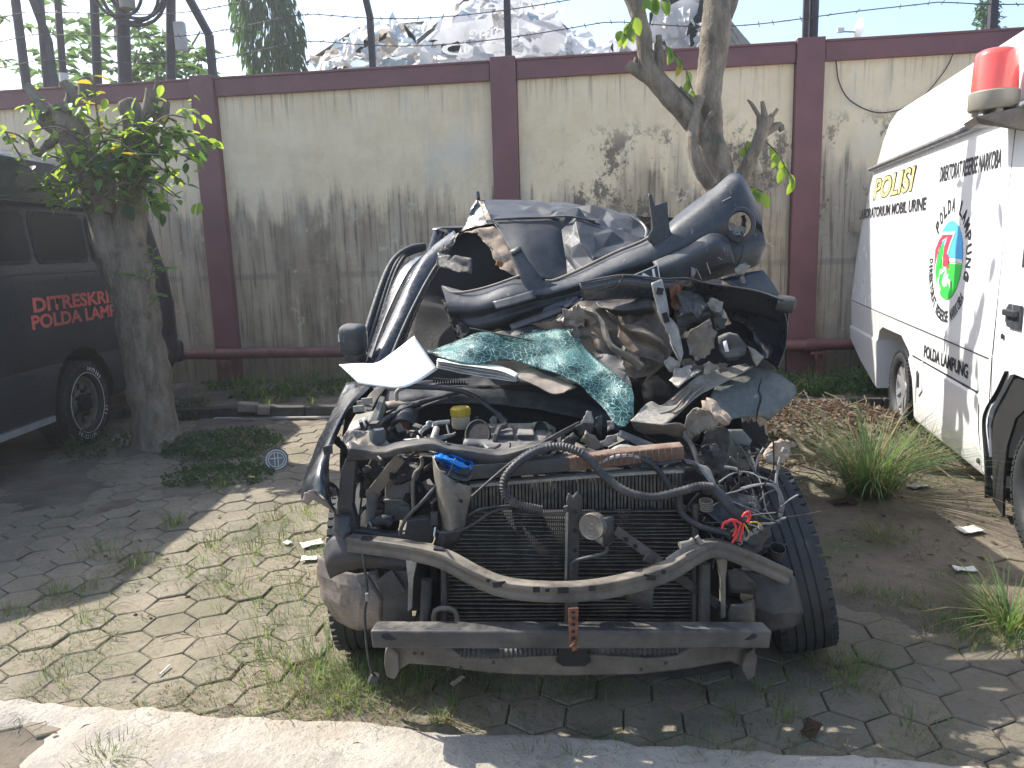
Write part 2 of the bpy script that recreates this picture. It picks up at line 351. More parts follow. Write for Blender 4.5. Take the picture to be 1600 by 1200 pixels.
def soil():
    t = NT('soil'); n = t.noise(2.2, 9, None, .65); n2 = t.noise(24, 8, None, .7)
    c = t.mix(t.mr(n, .3, .7), (.085, .068, .050), (.17, .14, .105)); c = t.mix(t.mr(n2, .55, .75), c, (.05, .042, .032)); c = t.mix(t.mr(t.noise(1.1, 6, t.vec(loc=(5, 5, 0))), .58, .72), c, (.075, .085, .042))
    t.bsdf(c, .95, normal=t.bump(t.math('ADD', n, n2), .7, .02)); return t.mat
M['soil'] = soil()
def paver(name):
    t = NT(name); g = t.n('ShaderNodeObjectInfo'); gp = t.n('ShaderNodeNewGeometry')
    n = t.noise(3.0, 8, gp.outputs['Position'], .65); n2 = t.noise(45, 8, gp.outputs['Position'], .7); n5 = t.noise(1.1, 5, gp.outputs['Position'])
    c = t.mix(t.mr(n, .3, .72), (.125, .112, .080), (.235, .208, .152)); c = t.mix(t.math('MULTIPLY', g.outputs['Random'], .5), c, (.27, .215, .15)); c = t.mix(t.mr(t.noise(9, 9, gp.outputs['Position'], .75), .55, .68, 0, .7), c, (.34, .305, .25))
    c = t.mix(t.mr(n2, .5, .72), c, (.10, .086, .064)); c = t.mix(t.mr(n5, .50, .66, 0, .45), c, (.125, .12, .065)); c = t.mix(t.mr(t.noise(4.5, 9, gp.outputs['Position'], .8), .56, .62, 0, .6), c, (.105, .085, .06))
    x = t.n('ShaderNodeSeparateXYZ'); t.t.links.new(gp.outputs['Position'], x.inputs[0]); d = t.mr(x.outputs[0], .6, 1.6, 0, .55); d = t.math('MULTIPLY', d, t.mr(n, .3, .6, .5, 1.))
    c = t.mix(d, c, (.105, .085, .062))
    t.bsdf(c, .9, normal=t.bump(t.math('ADD', t.math('MULTIPLY', n2, .9), n), .7, .014)); return t.mat
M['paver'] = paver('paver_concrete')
def slab():
    t = NT('slab_concrete'); n = t.noise(2.5, 9, None, .65); n2 = t.noise(40, 8, None, .7)
    c = t.mix(t.mr(n, .3, .7), (.33, .295, .245), (.47, .43, .365)); c = t.mix(t.mr(t.noise(7, 9, t.vec(loc=(3, 3, 0)), .7), .54, .62, 0, .7), c, (.27, .25, .225)); c = t.mix(t.mr(n2, .58, .66, 0, .6), c, (.20, .18, .15)); c = t.mix(t.mr(t.noise(90, 4), .62, .70, 0, .7), c, (.16, .14, .12)); c = t.mix(t.mr(t.noise(14, 9, t.vec((1, .5, 1), loc=(2, 7, 0)), .75), .55, .62, 0, .6), c, (.29, .26, .22))
    nzv = t.n('ShaderNodeTexNoise'); nzv.inputs['Scale'].default_value = 2.5; nzv.inputs['Detail'].default_value = 8; t.t.links.new(t.tc.outputs['Object'], nzv.inputs[0]); mv = t.n('ShaderNodeMix', data_type='RGBA'); mv.inputs[0].default_value = .45; t.t.links.new(t.tc.outputs['Object'], mv.inputs[6]); t.t.links.new(nzv.outputs['Color'], mv.inputs[7]); wv = t.n('ShaderNodeTexVoronoi', feature='DISTANCE_TO_EDGE'); t.t.links.new(mv.outputs[2], wv.inputs[0]); wv.inputs['Scale'].default_value = 2.3
    c = t.mix(t.math('MULTIPLY', t.mr(wv.outputs[0], .002, .006, .75, 0), t.mr(n, .42, .56)), c, (.16, .14, .12)); c = t.mix(t.mr(t.noise(1.2, 7, t.vec(loc=(9, 2, 0)), .7), .52, .64, 0, .55), c, (.30, .245, .18))
    t.bsdf(c, .9, normal=t.bump(t.math('ADD', t.math('MULTIPLY', n2, 1.1), n), .8, .016)); return t.mat
M['slab'] = slab()
def shattered():
    t = NT('shattered_glass'); nz = t.n('ShaderNodeTexNoise'); nz.inputs['Scale'].default_value = 7; t.t.links.new(t.tc.outputs['Object'], nz.inputs[0])
    mm = t.n('ShaderNodeMix', data_type='RGBA'); mm.inputs[0].default_value = .10; t.t.links.new(t.tc.outputs['Object'], mm.inputs[6]); t.t.links.new(nz.outputs['Color'], mm.inputs[7])
    e1 = t.voro(105, vec=mm.outputs[2]); e2 = t.voro(230, vec=mm.outputs[2]); e3 = t.voro(46, vec=mm.outputs[2])
    k1 = t.mr(t.noise(7, 6, None, .65), .40, .58, .06, 1.); l = t.math('MAXIMUM', t.math('MULTIPLY', t.mr(e1, .01, .055, 1, 0), k1), t.math('MAXIMUM', t.math('MULTIPLY', t.mr(e2, .02, .14, .8, 0), t.mr(nz.outputs['Fac'], .45, .6)), t.mr(e3, .006, .03, 1, 0)))
    c = t.mix(l, (.014, .050, .052), (.24, .43, .40)); c = t.mix(t.mr(nz.outputs['Fac'], .52, .72, 0, .5), c, (.09, .24, .23))
    b = t.bsdf(c, .32, normal=t.bump(l, .3, .004)); tr = t.n('ShaderNodeBsdfTransparent'); tr.inputs[0].default_value = (.75, .93, .9, 1); mx = t.n('ShaderNodeMixShader'); t.put(mx.inputs[0], t.mr(l, 0, 1, .55, 1.))
    t.t.links.new(tr.outputs[0], mx.inputs[1]); t.t.links.new(b.outputs[0], mx.inputs[2]); t.t.links.new(mx.outputs[0], t.out.inputs[0]); return t.mat
M['shattered'] = shattered()
def fins(name, axis, freq, a, b):
    t = NT(name); x = t.sep()[axis]; w = t.math('SINE', t.math('MULTIPLY', x, freq)); n = t.noise(12, 6)
    c = t.mix(t.mr(w, -.2, .7), a, b); c = t.mix(t.mr(n, .5, .75, 0, .6), c, (.10, .088, .07)); t.bsdf(c, .6, .3, t.bump(w, .5, .003)); return t.mat
M['core_fins'] = fins('core_fins', 0, 900, (.012, .012, .012), (.035, .033, .030))
# ================================================================ SETTING
def kerb_y(x): return 7.36 - .085 * x
def edge_y(x): return 2.31 - .16 * x
PA = math.atan(-.145); PU = Vector((math.cos(PA), math.sin(PA), 0)); PVv = Vector((-math.sin(PA), math.cos(PA), 0))
gp = MB(); gp.box((0, 150, -.16), (500, 400, .1)); ground = tag(gp.build('ground', M['soil']), None, None, kind='structure')

def cover(x, y):
    p = Vector((x, y, 0)); n = .5 + .5 * n3(p, 1.3, 3) + .25 * n3(p, 4, 8) + .12 * n3(p, 14, 2)
    w = -.25
    w += .62 * smooth(.9, 1.5, x) * smooth(2.5, 3.2, y)
    w += .30 * smooth(-1.5, -2.3, x) * smooth(4.0, 5.2, y)
    w += .22 * smooth(5.0, 6.2, y)
    w += .30 * smooth(.55, .25, abs(x + .75)) * smooth(3.2, 2.5, y)
    return n + w
def soil_z(x, y):
    p = Vector((x, y, 0)); z = -.013 + .025 * smooth(.55, .85, cover(x, y)) + .004 * n3(p, 9, 1) + .003 * n3(p, 27, 4)
    k = kerb_y(x); z += (.085 + .03 * n3(p, 3, 6)) * smooth(k + .05, k + .18, y)
    d = ((x - 2.55) / 1.05) ** 2 + ((y - 6.35) / .85) ** 2
    if d < 1: z += (1 - d) * (.15 + .05 * n3(p, 5, 2))
    return z
def mound(x, y): return soil_z(x, y)
mb = MB(); X0, X1, Y0, Y1, st = -6.5, 6.5, 1.4, 10.2, .045; nx = int((X1 - X0) / st); ny = int((Y1 - Y0) / st)
vs = [(X0 + i * st, Y0 + j * st, soil_z(X0 + i * st, Y0 + j * st)) for j in range(ny) for i in range(nx)]
mb.add(vs, [(j * nx + i, j * nx + i + 1, (j + 1) * nx + i + 1, (j + 1) * nx + i) for j in range(ny - 1) for i in range(nx - 1)])
yard = tag(mb.build('bare_soil', M['soil'], smooth=180), None, None, kind='structure')

# hexagonal pavers
pav = bpy.data.objects.new('pavement', None); C.objects.link(pav); tag(pav, None, None, kind='structure')
def hexmesh(seed):
    r_ = random.Random(seed); vs = []
    for rr, z in ((.1125, -.05), (.1125, -.005), (.107, 0.0)):
        for k in range(6):
            a = R_(30 + 60 * k) ; q = rr * (1 + r_.uniform(-.012, .012)); vs.append((q * math.cos(a), q * math.sin(a), z + r_.uniform(-.0012, .0012)))
    fs = [tuple(range(12, 18))]
    for a in (0, 6):
        fs += [(a + k, a + (k + 1) % 6, a + 6 + (k + 1) % 6, a + 6 + k) for k in range(6)]
    return vs, fs
hexes = [hexmesh(i) for i in range(8)]
hexme = []
for vs, fs in hexes:
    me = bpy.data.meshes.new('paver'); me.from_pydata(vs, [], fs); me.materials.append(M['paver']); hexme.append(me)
cells = []
for j in range(-20, 60):
    for i in range(-40, 40):
        u = i * .2 + (j % 2) * .1; v = j * .1732 + 1.9
        p = PU * u + PVv * v
        if p.y < edge_y(p.x) - .13 or p.y > kerb_y(p.x) - .14 or abs(p.x) > 5.0: continue
        d = CAM_R.transposed() @ (p - Vector((0, 0, CAM_H))); px = 800 - FOC * d.x / d.z; py = 600 + FOC * d.y / d.z
        hid = (520 < px < 1200 and py < 1040) or px < -40 or px > 1640
        cells.append((hid, p.y, p))
cells.sort(key=lambda c: (c[0], c[1]))
far = MB()
for k, (hid, y_, p) in enumerate(cells):
    tilt = Euler((rnd.gauss(0, .011), rnd.gauss(0, .011), PA + rnd.gauss(0, .012) + R_(60) * rnd.randrange(6))); dz = rnd.gauss(0, .003)
    if k < 299:
        o = bpy.data.objects.new('paver', hexme[rnd.randrange(8)]); C.objects.link(o); o.parent = pav; o.location = (p.x, p.y, dz); o.rotation_euler = tilt
    else:
        vs, fs = hexes[rnd.randrange(8)]; mt = Matrix.Translation((p.x, p.y, dz)) @ tilt.to_matrix().to_4x4(); far.add([mt @ Vector(v) for v in vs], fs)
fo = far.build('far_pavers', M['paver'], pav, smooth=0); fo['kind'] = 'stuff'

# broken concrete apron in front
mb = MB(); nx, ny = 260, 34; vs = []
for j in range(ny):
    for i in range(nx):
        x = -5 + 10 * i / (nx - 1); e = edge_y(x) + .012 * n3(Vector((x, 0, 0)), 3, 1) + .017 * n3(Vector((x, 0, 0)), 9, 5) + .008 * n3(Vector((x, 0, 0)), 70, 2) + .016 * n3(Vector((x, 0, 0)), 31, 5)
        y = lerp(e, 1.0, (j / (ny - 1)) ** 1.5); p = Vector((x, y, 0))
        z = .017 + .004 * n3(p, 6, 2) + .002 * n3(p, 25, 1)
        if j == 0: z = -.03
        if j == 1: z = .010; 
        m = smooth(-1.45, -1.75, x + .35 * (y - 2.3) + .10 * n3(p, 6, 3)) * smooth(2.52, 2.40, y + .16 * (x + 1.8) * .5 + .04 * n3(p, 8, 9)); z -= .05 * m
        vs.append((x, y, z))
mb.add(vs, [(j * nx + i, j * nx + i + 1, (j + 1) * nx + i + 1, (j + 1) * nx + i) for j in range(ny - 1) for i in range(nx - 1)])
tag(mb.build('concrete_path', M['slab'], smooth=40), None, None, kind='structure')

# kerb
M['tarp_white'] = tarp('white_tarp', (.74, .75, .77), (.84, .85, .86)); M['tarp_tan'] = tarp('tan_tarp', (.42, .37, .32), (.58, .53, .48)); M['tarp_blue'] = tarp('blue_tarp', (.36, .46, .55), (.55, .64, .70))
M['mossy'] = simple('mossy_stone', (.075, .07, .055), .95, var=.5, scale=6, bump=.5, bscale=30)
M['pale_edge'] = simple('pale_edge', (.40, .37, .32), .9, var=.2, scale=8, bump=.3)
kerb = bpy.data.objects.new('kerb', None); C.objects.link(kerb); tag(kerb, None, None, kind='structure')
x = -5.6
while x < 5.6:
    L = rnd.uniform(.42, .6); mb = MB(); c = x + L / 2
    mb.box((c, kerb_y(c) + .04, .035), (L - .012, .13, .15 + rnd.uniform(-.015, .012)), Matrix.Rotation(-.085 + rnd.gauss(0, .01), 3, 'Z')); mb.build('kerb_stone', M['mossy'], kerb, smooth=0, bevel=.012); x += L
mb = MB(); mb.sheet([[Vector((x_, kerb_y(x_) - a, .012)) for x_ in (-3.0, -1, 1, 3)] for a in (.03, .10)], 80, 3, amp=.003, freq=9); mb.build('edging_strip', M['pale_edge'], kerb, smooth=0, solid=.02)

# ================================================================ BOUNDARY WALL
WRZ = math.atan(-.125); wall = thing('boundary_wall', (0, 9.0, 0), 'tall stained cream plaster wall with maroon pillars and coping behind the vehicles', 'wall', rz=WRZ)
WM = Matrix.Translation((0, 9.0, 0)) @ Matrix.Rotation(WRZ, 4, 'Z')
PXS = [-10.45, -6.98, -3.50, .015, 3.28, 6.6, 9.9]
for a, b in zip(PXS, PXS[1:]):
    mb = MB(); mb.box(((a + b) / 2, .07, 1.75), (b - a - .30, .14, 3.40)); mb.build('wall_panel', M['wall'], wall, smooth=0)
    mb = MB(); mb.box(((a + b) / 2, .06, 3.535), (b - a - .30, .23, .19)); mb.box(((a + b) / 2, .06, 3.64), (b - a - .30, .26, .025)); mb.build('coping', M['maroon'], wall, smooth=0, bevel=.006)
for a in PXS:
    mb = MB(); mb.box((a, .05, 1.83), (.285, .27, 3.7)); mb.build('pillar', M['maroon'], wall, smooth=0, bevel=.008)
# water pipe along the foot of the wall
wp = thing('water_pipe', WM @ Vector((0, -.20, .455)), 'maroon painted water pipe running along the foot of the wall', 'pipe', rz=WRZ)
xs = [-8.8, -6.2, -3.62, -.9, 1.7, 3.35, 6.0, 8.8]
for a, b in zip(xs, xs[1:]):
    mb = MB(); mb.tube([Vector((a, 0, 0)), Vector((b, 0, 0))], .062, 16); mb.build('pipe_length', M['pipe_red'], wp)
for a in xs[1:-1]:
    mb = MB(); mb.tube([Vector((a - .05, 0, 0)), Vector((a + .05, 0, 0))], .071, 16); mb.build('coupling', M['pipe_red'], wp)
for a in (-3.45, .0, 3.42):
    mb = MB(); mb.box((a, .02, -.085), (.16, .16, .03)); mb.beam((a + .03, .03, -.1), (a + .03, .03, -.40), .07, .05, (0, 1, 0)); mb.box((a - .02, -.06, -.11), (.03, .03, .08)); mb.build('pipe_bracket', M['pipe_red'], wp, smooth=0)
# steel posts on the wall
def wl(px, py, off=0.0):               # a pixel of the photograph on the wall's plane, in the wall's own frame
    d = ray(px, py); nrm = Vector((.125, 1, 0)); o = Vector((0, 0, CAM_H)); q = o + d * ((nrm.dot(Vector((0, 9.0 + off * 1.008, 0)) - o)) / nrm.dot(d))
    return WM.inverted() @ q
def bent_post(x, h0, h1, bend, w=.06, label='', lean=-.25):
    t = thing('fence_post', WM @ Vector((x, .06, 3.65)), label, 'fence post', 'steel posts for barbed wire on the wall', WRZ)
    mb = MB(); mb.beam((0, 0, -.05), (0, 0, h0), w, w, (0, 1, 0)); mb.build('upright', M['post_steel'], t, smooth=0)
    mb = MB(); mb.beam((0, 0, h0 - .01), (lean, bend, h0 + h1), w, w, (0, 1, 0)); mb.build('arm', M['post_steel'], t, smooth=0)
    return t
bent_post(wl(330, 130).x, .50, .75, -.25, .075, 'bent steel fence post on the wall above the left pillar', -.28)
bent_post(wl(581, 115).x, .58, .75, -.1, .065, 'bent steel fence post on coping in front of the torn grey roofing', -.12)
bent_post(wl(794, 96).x, .68, .6, -.1, .07, 'steel fence post on the wall above the middle pillar', -.06)
bent_post(wl(1260, 60).x, .85, .6, -.15, .055, 'steel fence post beside the thick pipe above the right pillar', 0)
bent_post(wl(1554, 45).x, .75, .6, -.15, .07, 'steel fence post on the wall above the white van roof', .04)
bent_post(PXS[1] + 1.55, .55, .7, -.15, .065, 'slim steel fence post on the wall behind the leafy stump', -.1)
mb = MB(); mb.tube([Vector((0, 0, 0)), Vector((0, 0, 1.9))], .05, 10); o = mb.build('steel_pipe', M['post_steel']); o.location = WM @ Vector((wl(1271, 55).x + .02, .10, 3.60)); tag(o, 'thick dark steel pipe standing on the right pillar', 'pipe')
# barbed wire
def strand(xa, xb, z, yoff, n, label):
    r_ = random.Random(int(z * 100)); mb = MB(); pts = []
    for i in range(90):
        t = i / 89; x = lerp(xa, xb, t); s = ((x - xa) % 3.4) / 3.4; pts.append(Vector((x, yoff + .02 * math.sin(x * 3), z - .10 * 4 * s * (1 - s) + .02 * math.sin(x * 2.1))))
    mb.tube(pts, .0055, 5)
    x = xa
    for p in crom(pts, int((xb - xa) / .14)):
        a = Vector((r_.gauss(0, 1), r_.gauss(0, 1), r_.gauss(0, 1))).normalized() * .03; mb.beam(p - a, p + a, .006, .006)
    o = mb.build('barbed_wire', M['wire_steel'], smooth=0); o.location = (0, 9.0, 0); o.rotation_euler = (0, 0, WRZ); tag(o, label, 'barbed wire', 'barbed wire strands above the wall')
strand(-9, 9, 3.98, .03, 0, 'lowest barbed wire strand stretched just above the maroon coping')
strand(-9, 9, 4.26, .0, 0, 'middle barbed wire strand crossing the torn roofing behind')
strand(-9, 9, 4.48, -.1, 0, 'top barbed wire strand hung from the bent post arms')
# loose cable
mb = MB(); mb.tube([WM @ (wl(*p) + Vector((0, -.03, 0))) for p in ((1283, 62), (1303, 90), (1310, 130), (1330, 160), (1375, 177), (1430, 160), (1475, 110), (1492, 70))], .006, 6, 60)
tag(mb.build('loose_cable', M['seam']), 'thin black cable sagging in a loop over the right wall panel', 'cable')

# ================================================================ BEYOND THE WALL
def leaf_faces(mb, p, dirv, L, w, mi=0, droop=.25):
    d = dirv.normalized(); s = d.cross(Vector((rnd.gauss(0, .5), rnd.gauss(0, .5), 1))); s = s.normalized() if s.length > 1e-4 else Vector((1, 0, 0)); u = s.cross(d)
    m = p + d * (L * .5) + u * (.06 * L); e = p + d * L - Vector((0, 0, droop * L))
    mb.add([p, m + s * w * .5, e, m - s * w * .5, p + d * L * .25 + s * w * .38, p + d * L * .25 - s * w * .38], [(0, 4, 1, 2), (0, 2, 3, 5)], mi)
def rv(): return Vector((rnd.gauss(0, 1), rnd.gauss(0, 1), rnd.gauss(0, 1))).normalized()
# broad-leaved tree, left
c = W(150, 95, 13.5); t = thing('broadleaf_tree', (c.x, c.y, 0), 'bushy green tree with long leaves behind the steel poles, left of the wall', 'tree')
mb = MB(); mb.tube([Vector((c.x, c.y, 0)), Vector((c.x + .1, c.y, 2.5)), Vector((c.x, c.y, 4.2))], [.14, .11, .05], 8)
for k in range(9): mb.tube([Vector((c.x, c.y, 2.6 + .15 * k)), Vector((c.x + rnd.uniform(-2, 2), c.y + rnd.uniform(-1, 1), 3.6 + rnd.uniform(0, 1.8)))], [.05, .015], 6)
mb.build('trunk', M['bark'], t, origin=(c.x, c.y, 0))
cr = MB()
for k in range(430):
    th = rnd.uniform(0, 6.28); q = rnd.random() ** .5; x = c.x + 2.15 * q * math.cos(th); y = c.y + 1.4 * q * math.sin(th)
    top = 5.75 - .55 * ((x - c.x - .1) / 1.3) ** 2 - .3 * abs(n3(Vector((x, y, 0)), 1.5)); z = rnd.uniform(3.2, max(3.4, top)); p = Vector((x, y, z))
    if n3(p, 1.4, 4) < -.16: continue
    for i in range(rnd.randint(5, 9)):
        a = rnd.uniform(0, 6.28); leaf_faces(cr, p, Vector((math.cos(a), math.sin(a), rnd.uniform(-.3, .5))), rnd.uniform(.16, .30), .075, droop=rnd.uniform(.1, .5))
cr.build('crown', M['leaf_far'], t, origin=(c.x, c.y, 0), smooth=0)
c = W(255, 120, 12.6); t = thing('young_tree', (c.x, c.y, 0), 'small palmate-leaved tree top peeking over the wall beside the pale box pole', 'tree')
mb = MB(); mb.tube([Vector((c.x, c.y, 0)), Vector((c.x, c.y, 4.2))], [.06, .02], 6); mb.build('trunk', M['bark'], t, origin=(c.x, c.y, 0)); cr = MB()
for k in range(85):
    p = c + Vector((rnd.gauss(0, .42), rnd.gauss(0, .35), rnd.uniform(-.9, .55)))
    for i in range(7):
        a = rnd.uniform(0, 6.28); leaf_faces(cr, p, Vector((math.cos(a), math.sin(a), rnd.uniform(-.2, .5))), rnd.uniform(.14, .26), .06, droop=.3)
cr.build('crown', M['leaf_far'], t, origin=(c.x, c.y, 0), smooth=0)
# weeping columnar tree
c = W(437, 90, 16.5); t = thing('columnar_tree', (c.x, c.y, 0), 'tall narrow weeping tree with drooping dark leaves behind the wall', 'tree')
mb = MB(); mb.tube([Vector((c.x, c.y, 0)), Vector((c.x, c.y, 9))], [.16, .07], 8); mb.build('trunk', M['bark'], t, origin=(c.x, c.y, 0)); cr = MB()
for k in range(6500):
    z = rnd.uniform(2.8, 8.2); rr = (.62 + .06 * math.sin(z * 2.3) + .08 * n3(Vector((0, 0, z)), 1.1)) * (.55 + .45 * rnd.random()); a = rnd.uniform(0, 6.28)
    rr *= 1 + .18 * n3(Vector((math.cos(a), math.sin(a), z)), 1.6, 4)
    p = Vector((c.x + rr * math.cos(a) - .12 * max(0, z - 4.6), c.y + rr * math.sin(a), z)); leaf_faces(cr, p, Vector((math.cos(a) * .3, math.sin(a) * .3, -1)), rnd.uniform(.14, .26), .05, droop=.1)
cr.build('crown', M['leaf_dark'], t, origin=(c.x, c.y, 0), smooth=0)
# far tree top, right
c = W(1542, 30, 24); t = thing('distant_tree', (c.x, c.y, 0), 'small distant tree top showing over the wall near the right fence post', 'tree')
mb = MB(); mb.tube([Vector((c.x, c.y, 0)), Vector((c.x, c.y, c.z + .2))], [.2, .05], 6); mb.build('trunk', M['bark'], t, origin=(c.x, c.y, 0)); cr = MB()
for k in range(900):
    z = rnd.uniform(-1.7, .55); rr = .66 * (1 - .62 * (z + 1.7) / 2.25) * rnd.random() ** .5; a = rnd.uniform(0, 6.28); p = c + Vector((rr * math.cos(a), rr * math.sin(a), z))
    if n3(p, 1.3) > -.2: leaf_faces(cr, p, rv(), .19, .10)
cr.build('crown', M['leaf_dark'], t, origin=(c.x, c.y, 0), smooth=0)
# satellite dish on its mast
c = W(1338, 50, 20); t = thing('satellite_dish', (c.x, c.y, 0), 'small grey satellite dish edge-on above the right wall panel', 'satellite dish')
mb = MB(); mb.tube([Vector((c.x, c.y, 0)), c], .03, 8); mb.tube([c, c + Vector((-.38, 0, .02))], .015, 6); mb.build('mast', M['post_steel'], t, origin=(c.x, c.y, 0))
mb = MB(); mb.lathe([(.001, .07), (.15, .05), (.27, 0), (.28, .01), (.15, .065), (.001, .09)], Matrix.Translation(c + Vector((.05, 0, .05))) @ Matrix.Rotation(R_(-80), 4, 'Y') @ Matrix.Rotation(R_(3), 4, 'X')); mb.build('reflector', M['tarp'], t, origin=(c.x, c.y, 0))
mb = MB(); mb.box(c + Vector((-.40, 0, .05)), (.16, .12, .10)); mb.build('receiver', M['tarp'], t, origin=(c.x, c.y, 0), smooth=0)
# poles, left
def pole(pa, pb, Y, r, label, box=None):
    a = W(*pa, Y); b = W(*pb, Y); d = (b - a).normalized(); base = a - d * (a.z / d.z); top = a + d * ((6.3 - a.z) / d.z)
    t = thing('utility_pole', base, label, 'pole', 'poles standing behind the left end of the wall'); mb = MB(); mb.tube([base, a, top], [r * 1.05, r, r * .92], 12); mb.build('pole_shaft', M['post_steel'], t, origin=base); return t, base
pole((45, 160), (24, 0), 10.6, .06, 'leftmost dark steel pole leaning over the wall above the black van')
pole((76, 155), (62, 0), 10.8, .055, 'slim dark pole beside the leftmost leaning pole')
t, b = pole((101, 150), (90, 0), 11.2, .05, 'pole with an orange and white band behind the leafy stump')
for i, mt in enumerate(('letter_white', 'rust')):
    mb = MB(); p = W(100, 122 + 14 * i, 11.2); mb.tube([p + Vector((0, 0, .06)), p - Vector((0, 0, .06))], .062, 12); mb.build('painted_band', M[mt], t, origin=b)
pole((152, 118), (147, 0), 10.6, .058, 'dark pole between the banded pole and the coiled cables')
t, b = pole((197, 150), (190, 0), 10.2, .085, 'thick pole carrying coils of black cable')
for k, (rx, dx) in enumerate(((.36, .15), (.40, .2), (.33, .24), (.30, .02))):
    cc = W(205, 2, 10.05) + Vector((dx - .1, -.12 - .01 * k, .1)); mb = MB(); mb.tube([cc + Vector((rx * math.cos(a / 24 * 6.283), .02 * math.sin(a), rx * 1.05 * math.sin(a / 24 * 6.283))) for a in range(25)], .022, 6); mb.build('cable_coil', M['hose'], t, origin=b)
mb = MB(); p = W(207, 6, 10.05); mb.lathe([(.001, -.12), (.09, -.12), (.09, .16), (.001, .16)], Matrix.Translation(p + Vector((0, -.14, .02)))); mb.build('junction_can', M['beacon_grey'], t, origin=b)
t, b = pole((267, 140), (267, 0), 10.3, .06, 'dark pole with a pale meter box on its right side')
mb = MB(); p = W(282, 57, 10.3); mb.box(p, (.13, .1, .34)); mb.build('meter_box', M['tarp'], t, origin=b, smooth=0, bevel=.01)
# torn banner roofing
BY = 13.0; c = W(720, 100, BY); t = thing('torn_banner_shelter', (c.x, c.y, 0), 'collapsing shelter of ripped grey banner cloth behind the middle of the wall', 'shelter'); org = (c.x, c.y, 0)
def tarp_piece(pts, seed, name='banner_sheet_and_shade', amp=.03, Y=BY, mat='tarp', jag=.12, cuts=2):
    mb = MB(); mb.patch([p if len(p) == 3 else (p[0], p[1], Y + .15 * math.sin(p[0] * .05 + seed)) for p in pts], cuts, amp, 3.2, seed, jag=jag); return mb.build(name, M[mat], t, origin=org, smooth=0)
tarp_piece([(640, 112), (660, 72), (714, 12), (746, -12), (800, -4), (852, 14), (890, 52), (897, 96), (800, 108, BY + .2)], 1)
tarp_piece([(480, 100), (520, 72), (560, 46), (600, 36), (672, 34), (668, 44), (640, 62), (655, 72), (610, 92), (540, 82)], 2, mat='tarp_tan')
tarp_piece([(484, 96), (500, 118), (560, 122), (600, 98), (560, 90), (520, 96)], 3, jag=.06, mat='tarp_blue')
tarp_piece([(560, 122), (640, 76), (665, 60), (700, 78), (690, 118), (600, 132)], 4, jag=.14, mat='tarp_white')
for k, (pts, mt) in enumerate((([(575, 58), (600, 48), (622, 56), (610, 82), (584, 78)], 'tarp_tan'), ([(598, 60), (640, 52), (652, 66), (622, 74)], 'tarp_blue'), ([(612, 74), (650, 70), (640, 84), (606, 86)], 'tarp_white'), ([(684, 72), (716, 64), (724, 76), (700, 86)], 'grime_and_shade'), ([(740, 62), (760, 48), (764, 58), (748, 68)], 'tarp_white'), ([(800, 62), (830, 72), (816, 84), (796, 76)], 'tarp_white'), ([(650, 96), (690, 92), (700, 104), (668, 110)], 'tarp_white'), ([(720, 90), (760, 84), (770, 98), (730, 104)], 'tarp_white'), ([(806, 40), (836, 52), (828, 66), (812, 58)], 'tarp'), ([(560, 70), (584, 62), (580, 76), (556, 80)], 'grime_and_shade'), ([(510, 96), (552, 86), (540, 100), (520, 106)], 'tarp_white'), ([(846, 84), (880, 74), (884, 92), (858, 98)], 'tarp_white'))): tarp_piece(pts, k, Y=BY - .3, mat=mt, jag=.12, amp=.03)  # the dark pieces among the cloth are painted shade of gaps
tarp_piece([(890, 52), (920, 48), (935, 66), (960, 58), (972, 92), (930, 108), (896, 104)], 5, jag=.15, mat='tarp_white')
tarp_piece([(955, 72), (985, 50), (1020, 52), (1040, 78), (1010, 98), (965, 100)], 6, jag=.15)
tarp_piece([(868, 104), (902, 84), (930, 100), (905, 116), (900, 122), (893, 108)], 8, jag=.05, Y=12.0)
for pts in ([(478, 100), (560, 46), (668, 36)], [(560, 118), (640, 76), (720, 8), (760, -30)], [(760, -30), (850, 14), (900, 60), (930, 110)], [(540, 82), (700, 76), (895, 60)], [(486, 118), (600, 84)]):
    mb = MB(); mb.tube([(x_, y_, BY + .3) for x_, y_ in pts], .035, 8); mb.build('frame_pole', M['twig'], t, origin=org)
mb = MB()
for k in range(40):
    x_ = rnd.uniform(860, 1010); y_ = rnd.uniform(86, 104); mb.patch([(x_, y_, BY - .4), (x_ + rnd.uniform(8, 22), y_ - rnd.uniform(2, 14), BY - .5), (x_ + rnd.uniform(5, 14), y_ + rnd.uniform(3, 12), BY - .3)], 1, .03, 6, k)
mb.build('torn_shreds', M['tarp'], t, origin=org, smooth=0)
def text_mesh(body, w, h, name, mat, parent, Mx, bold=0.0, depth=.0015, shear=0, mirror=False):
    cu = bpy.data.curves.new(name, 'FONT'); cu.body = body; cu.extrude = 0; cu.offset = bold; cu.shear = shear; cu.resolution_u = 3
    o = bpy.data.objects.new(name, cu); C.objects.link(o); dg = bpy.context.evaluated_depsgraph_get(); dg.update(); me = bpy.data.meshes.new_from_object(o.evaluated_get(dg)); bpy.data.objects.remove(o); bpy.data.curves.remove(cu)
    xs_ = [v.co.x for v in me.vertices]; ys_ = [v.co.y for v in me.vertices]; x0, x1, y0, y1 = min(xs_), max(xs_), min(ys_), max(ys_)
    for v in me.vertices:
        a = (v.co.x - x0) / (x1 - x0); a = 1 - a if mirror else a
        v.co = Mx @ Vector((a * w, (v.co.y - y0) / (y1 - y0) * h, depth))
    me.materials.clear(); me.materials.append(mat); ob = bpy.data.objects.new(name, me); C.objects.link(ob); ob.parent = parent; return ob
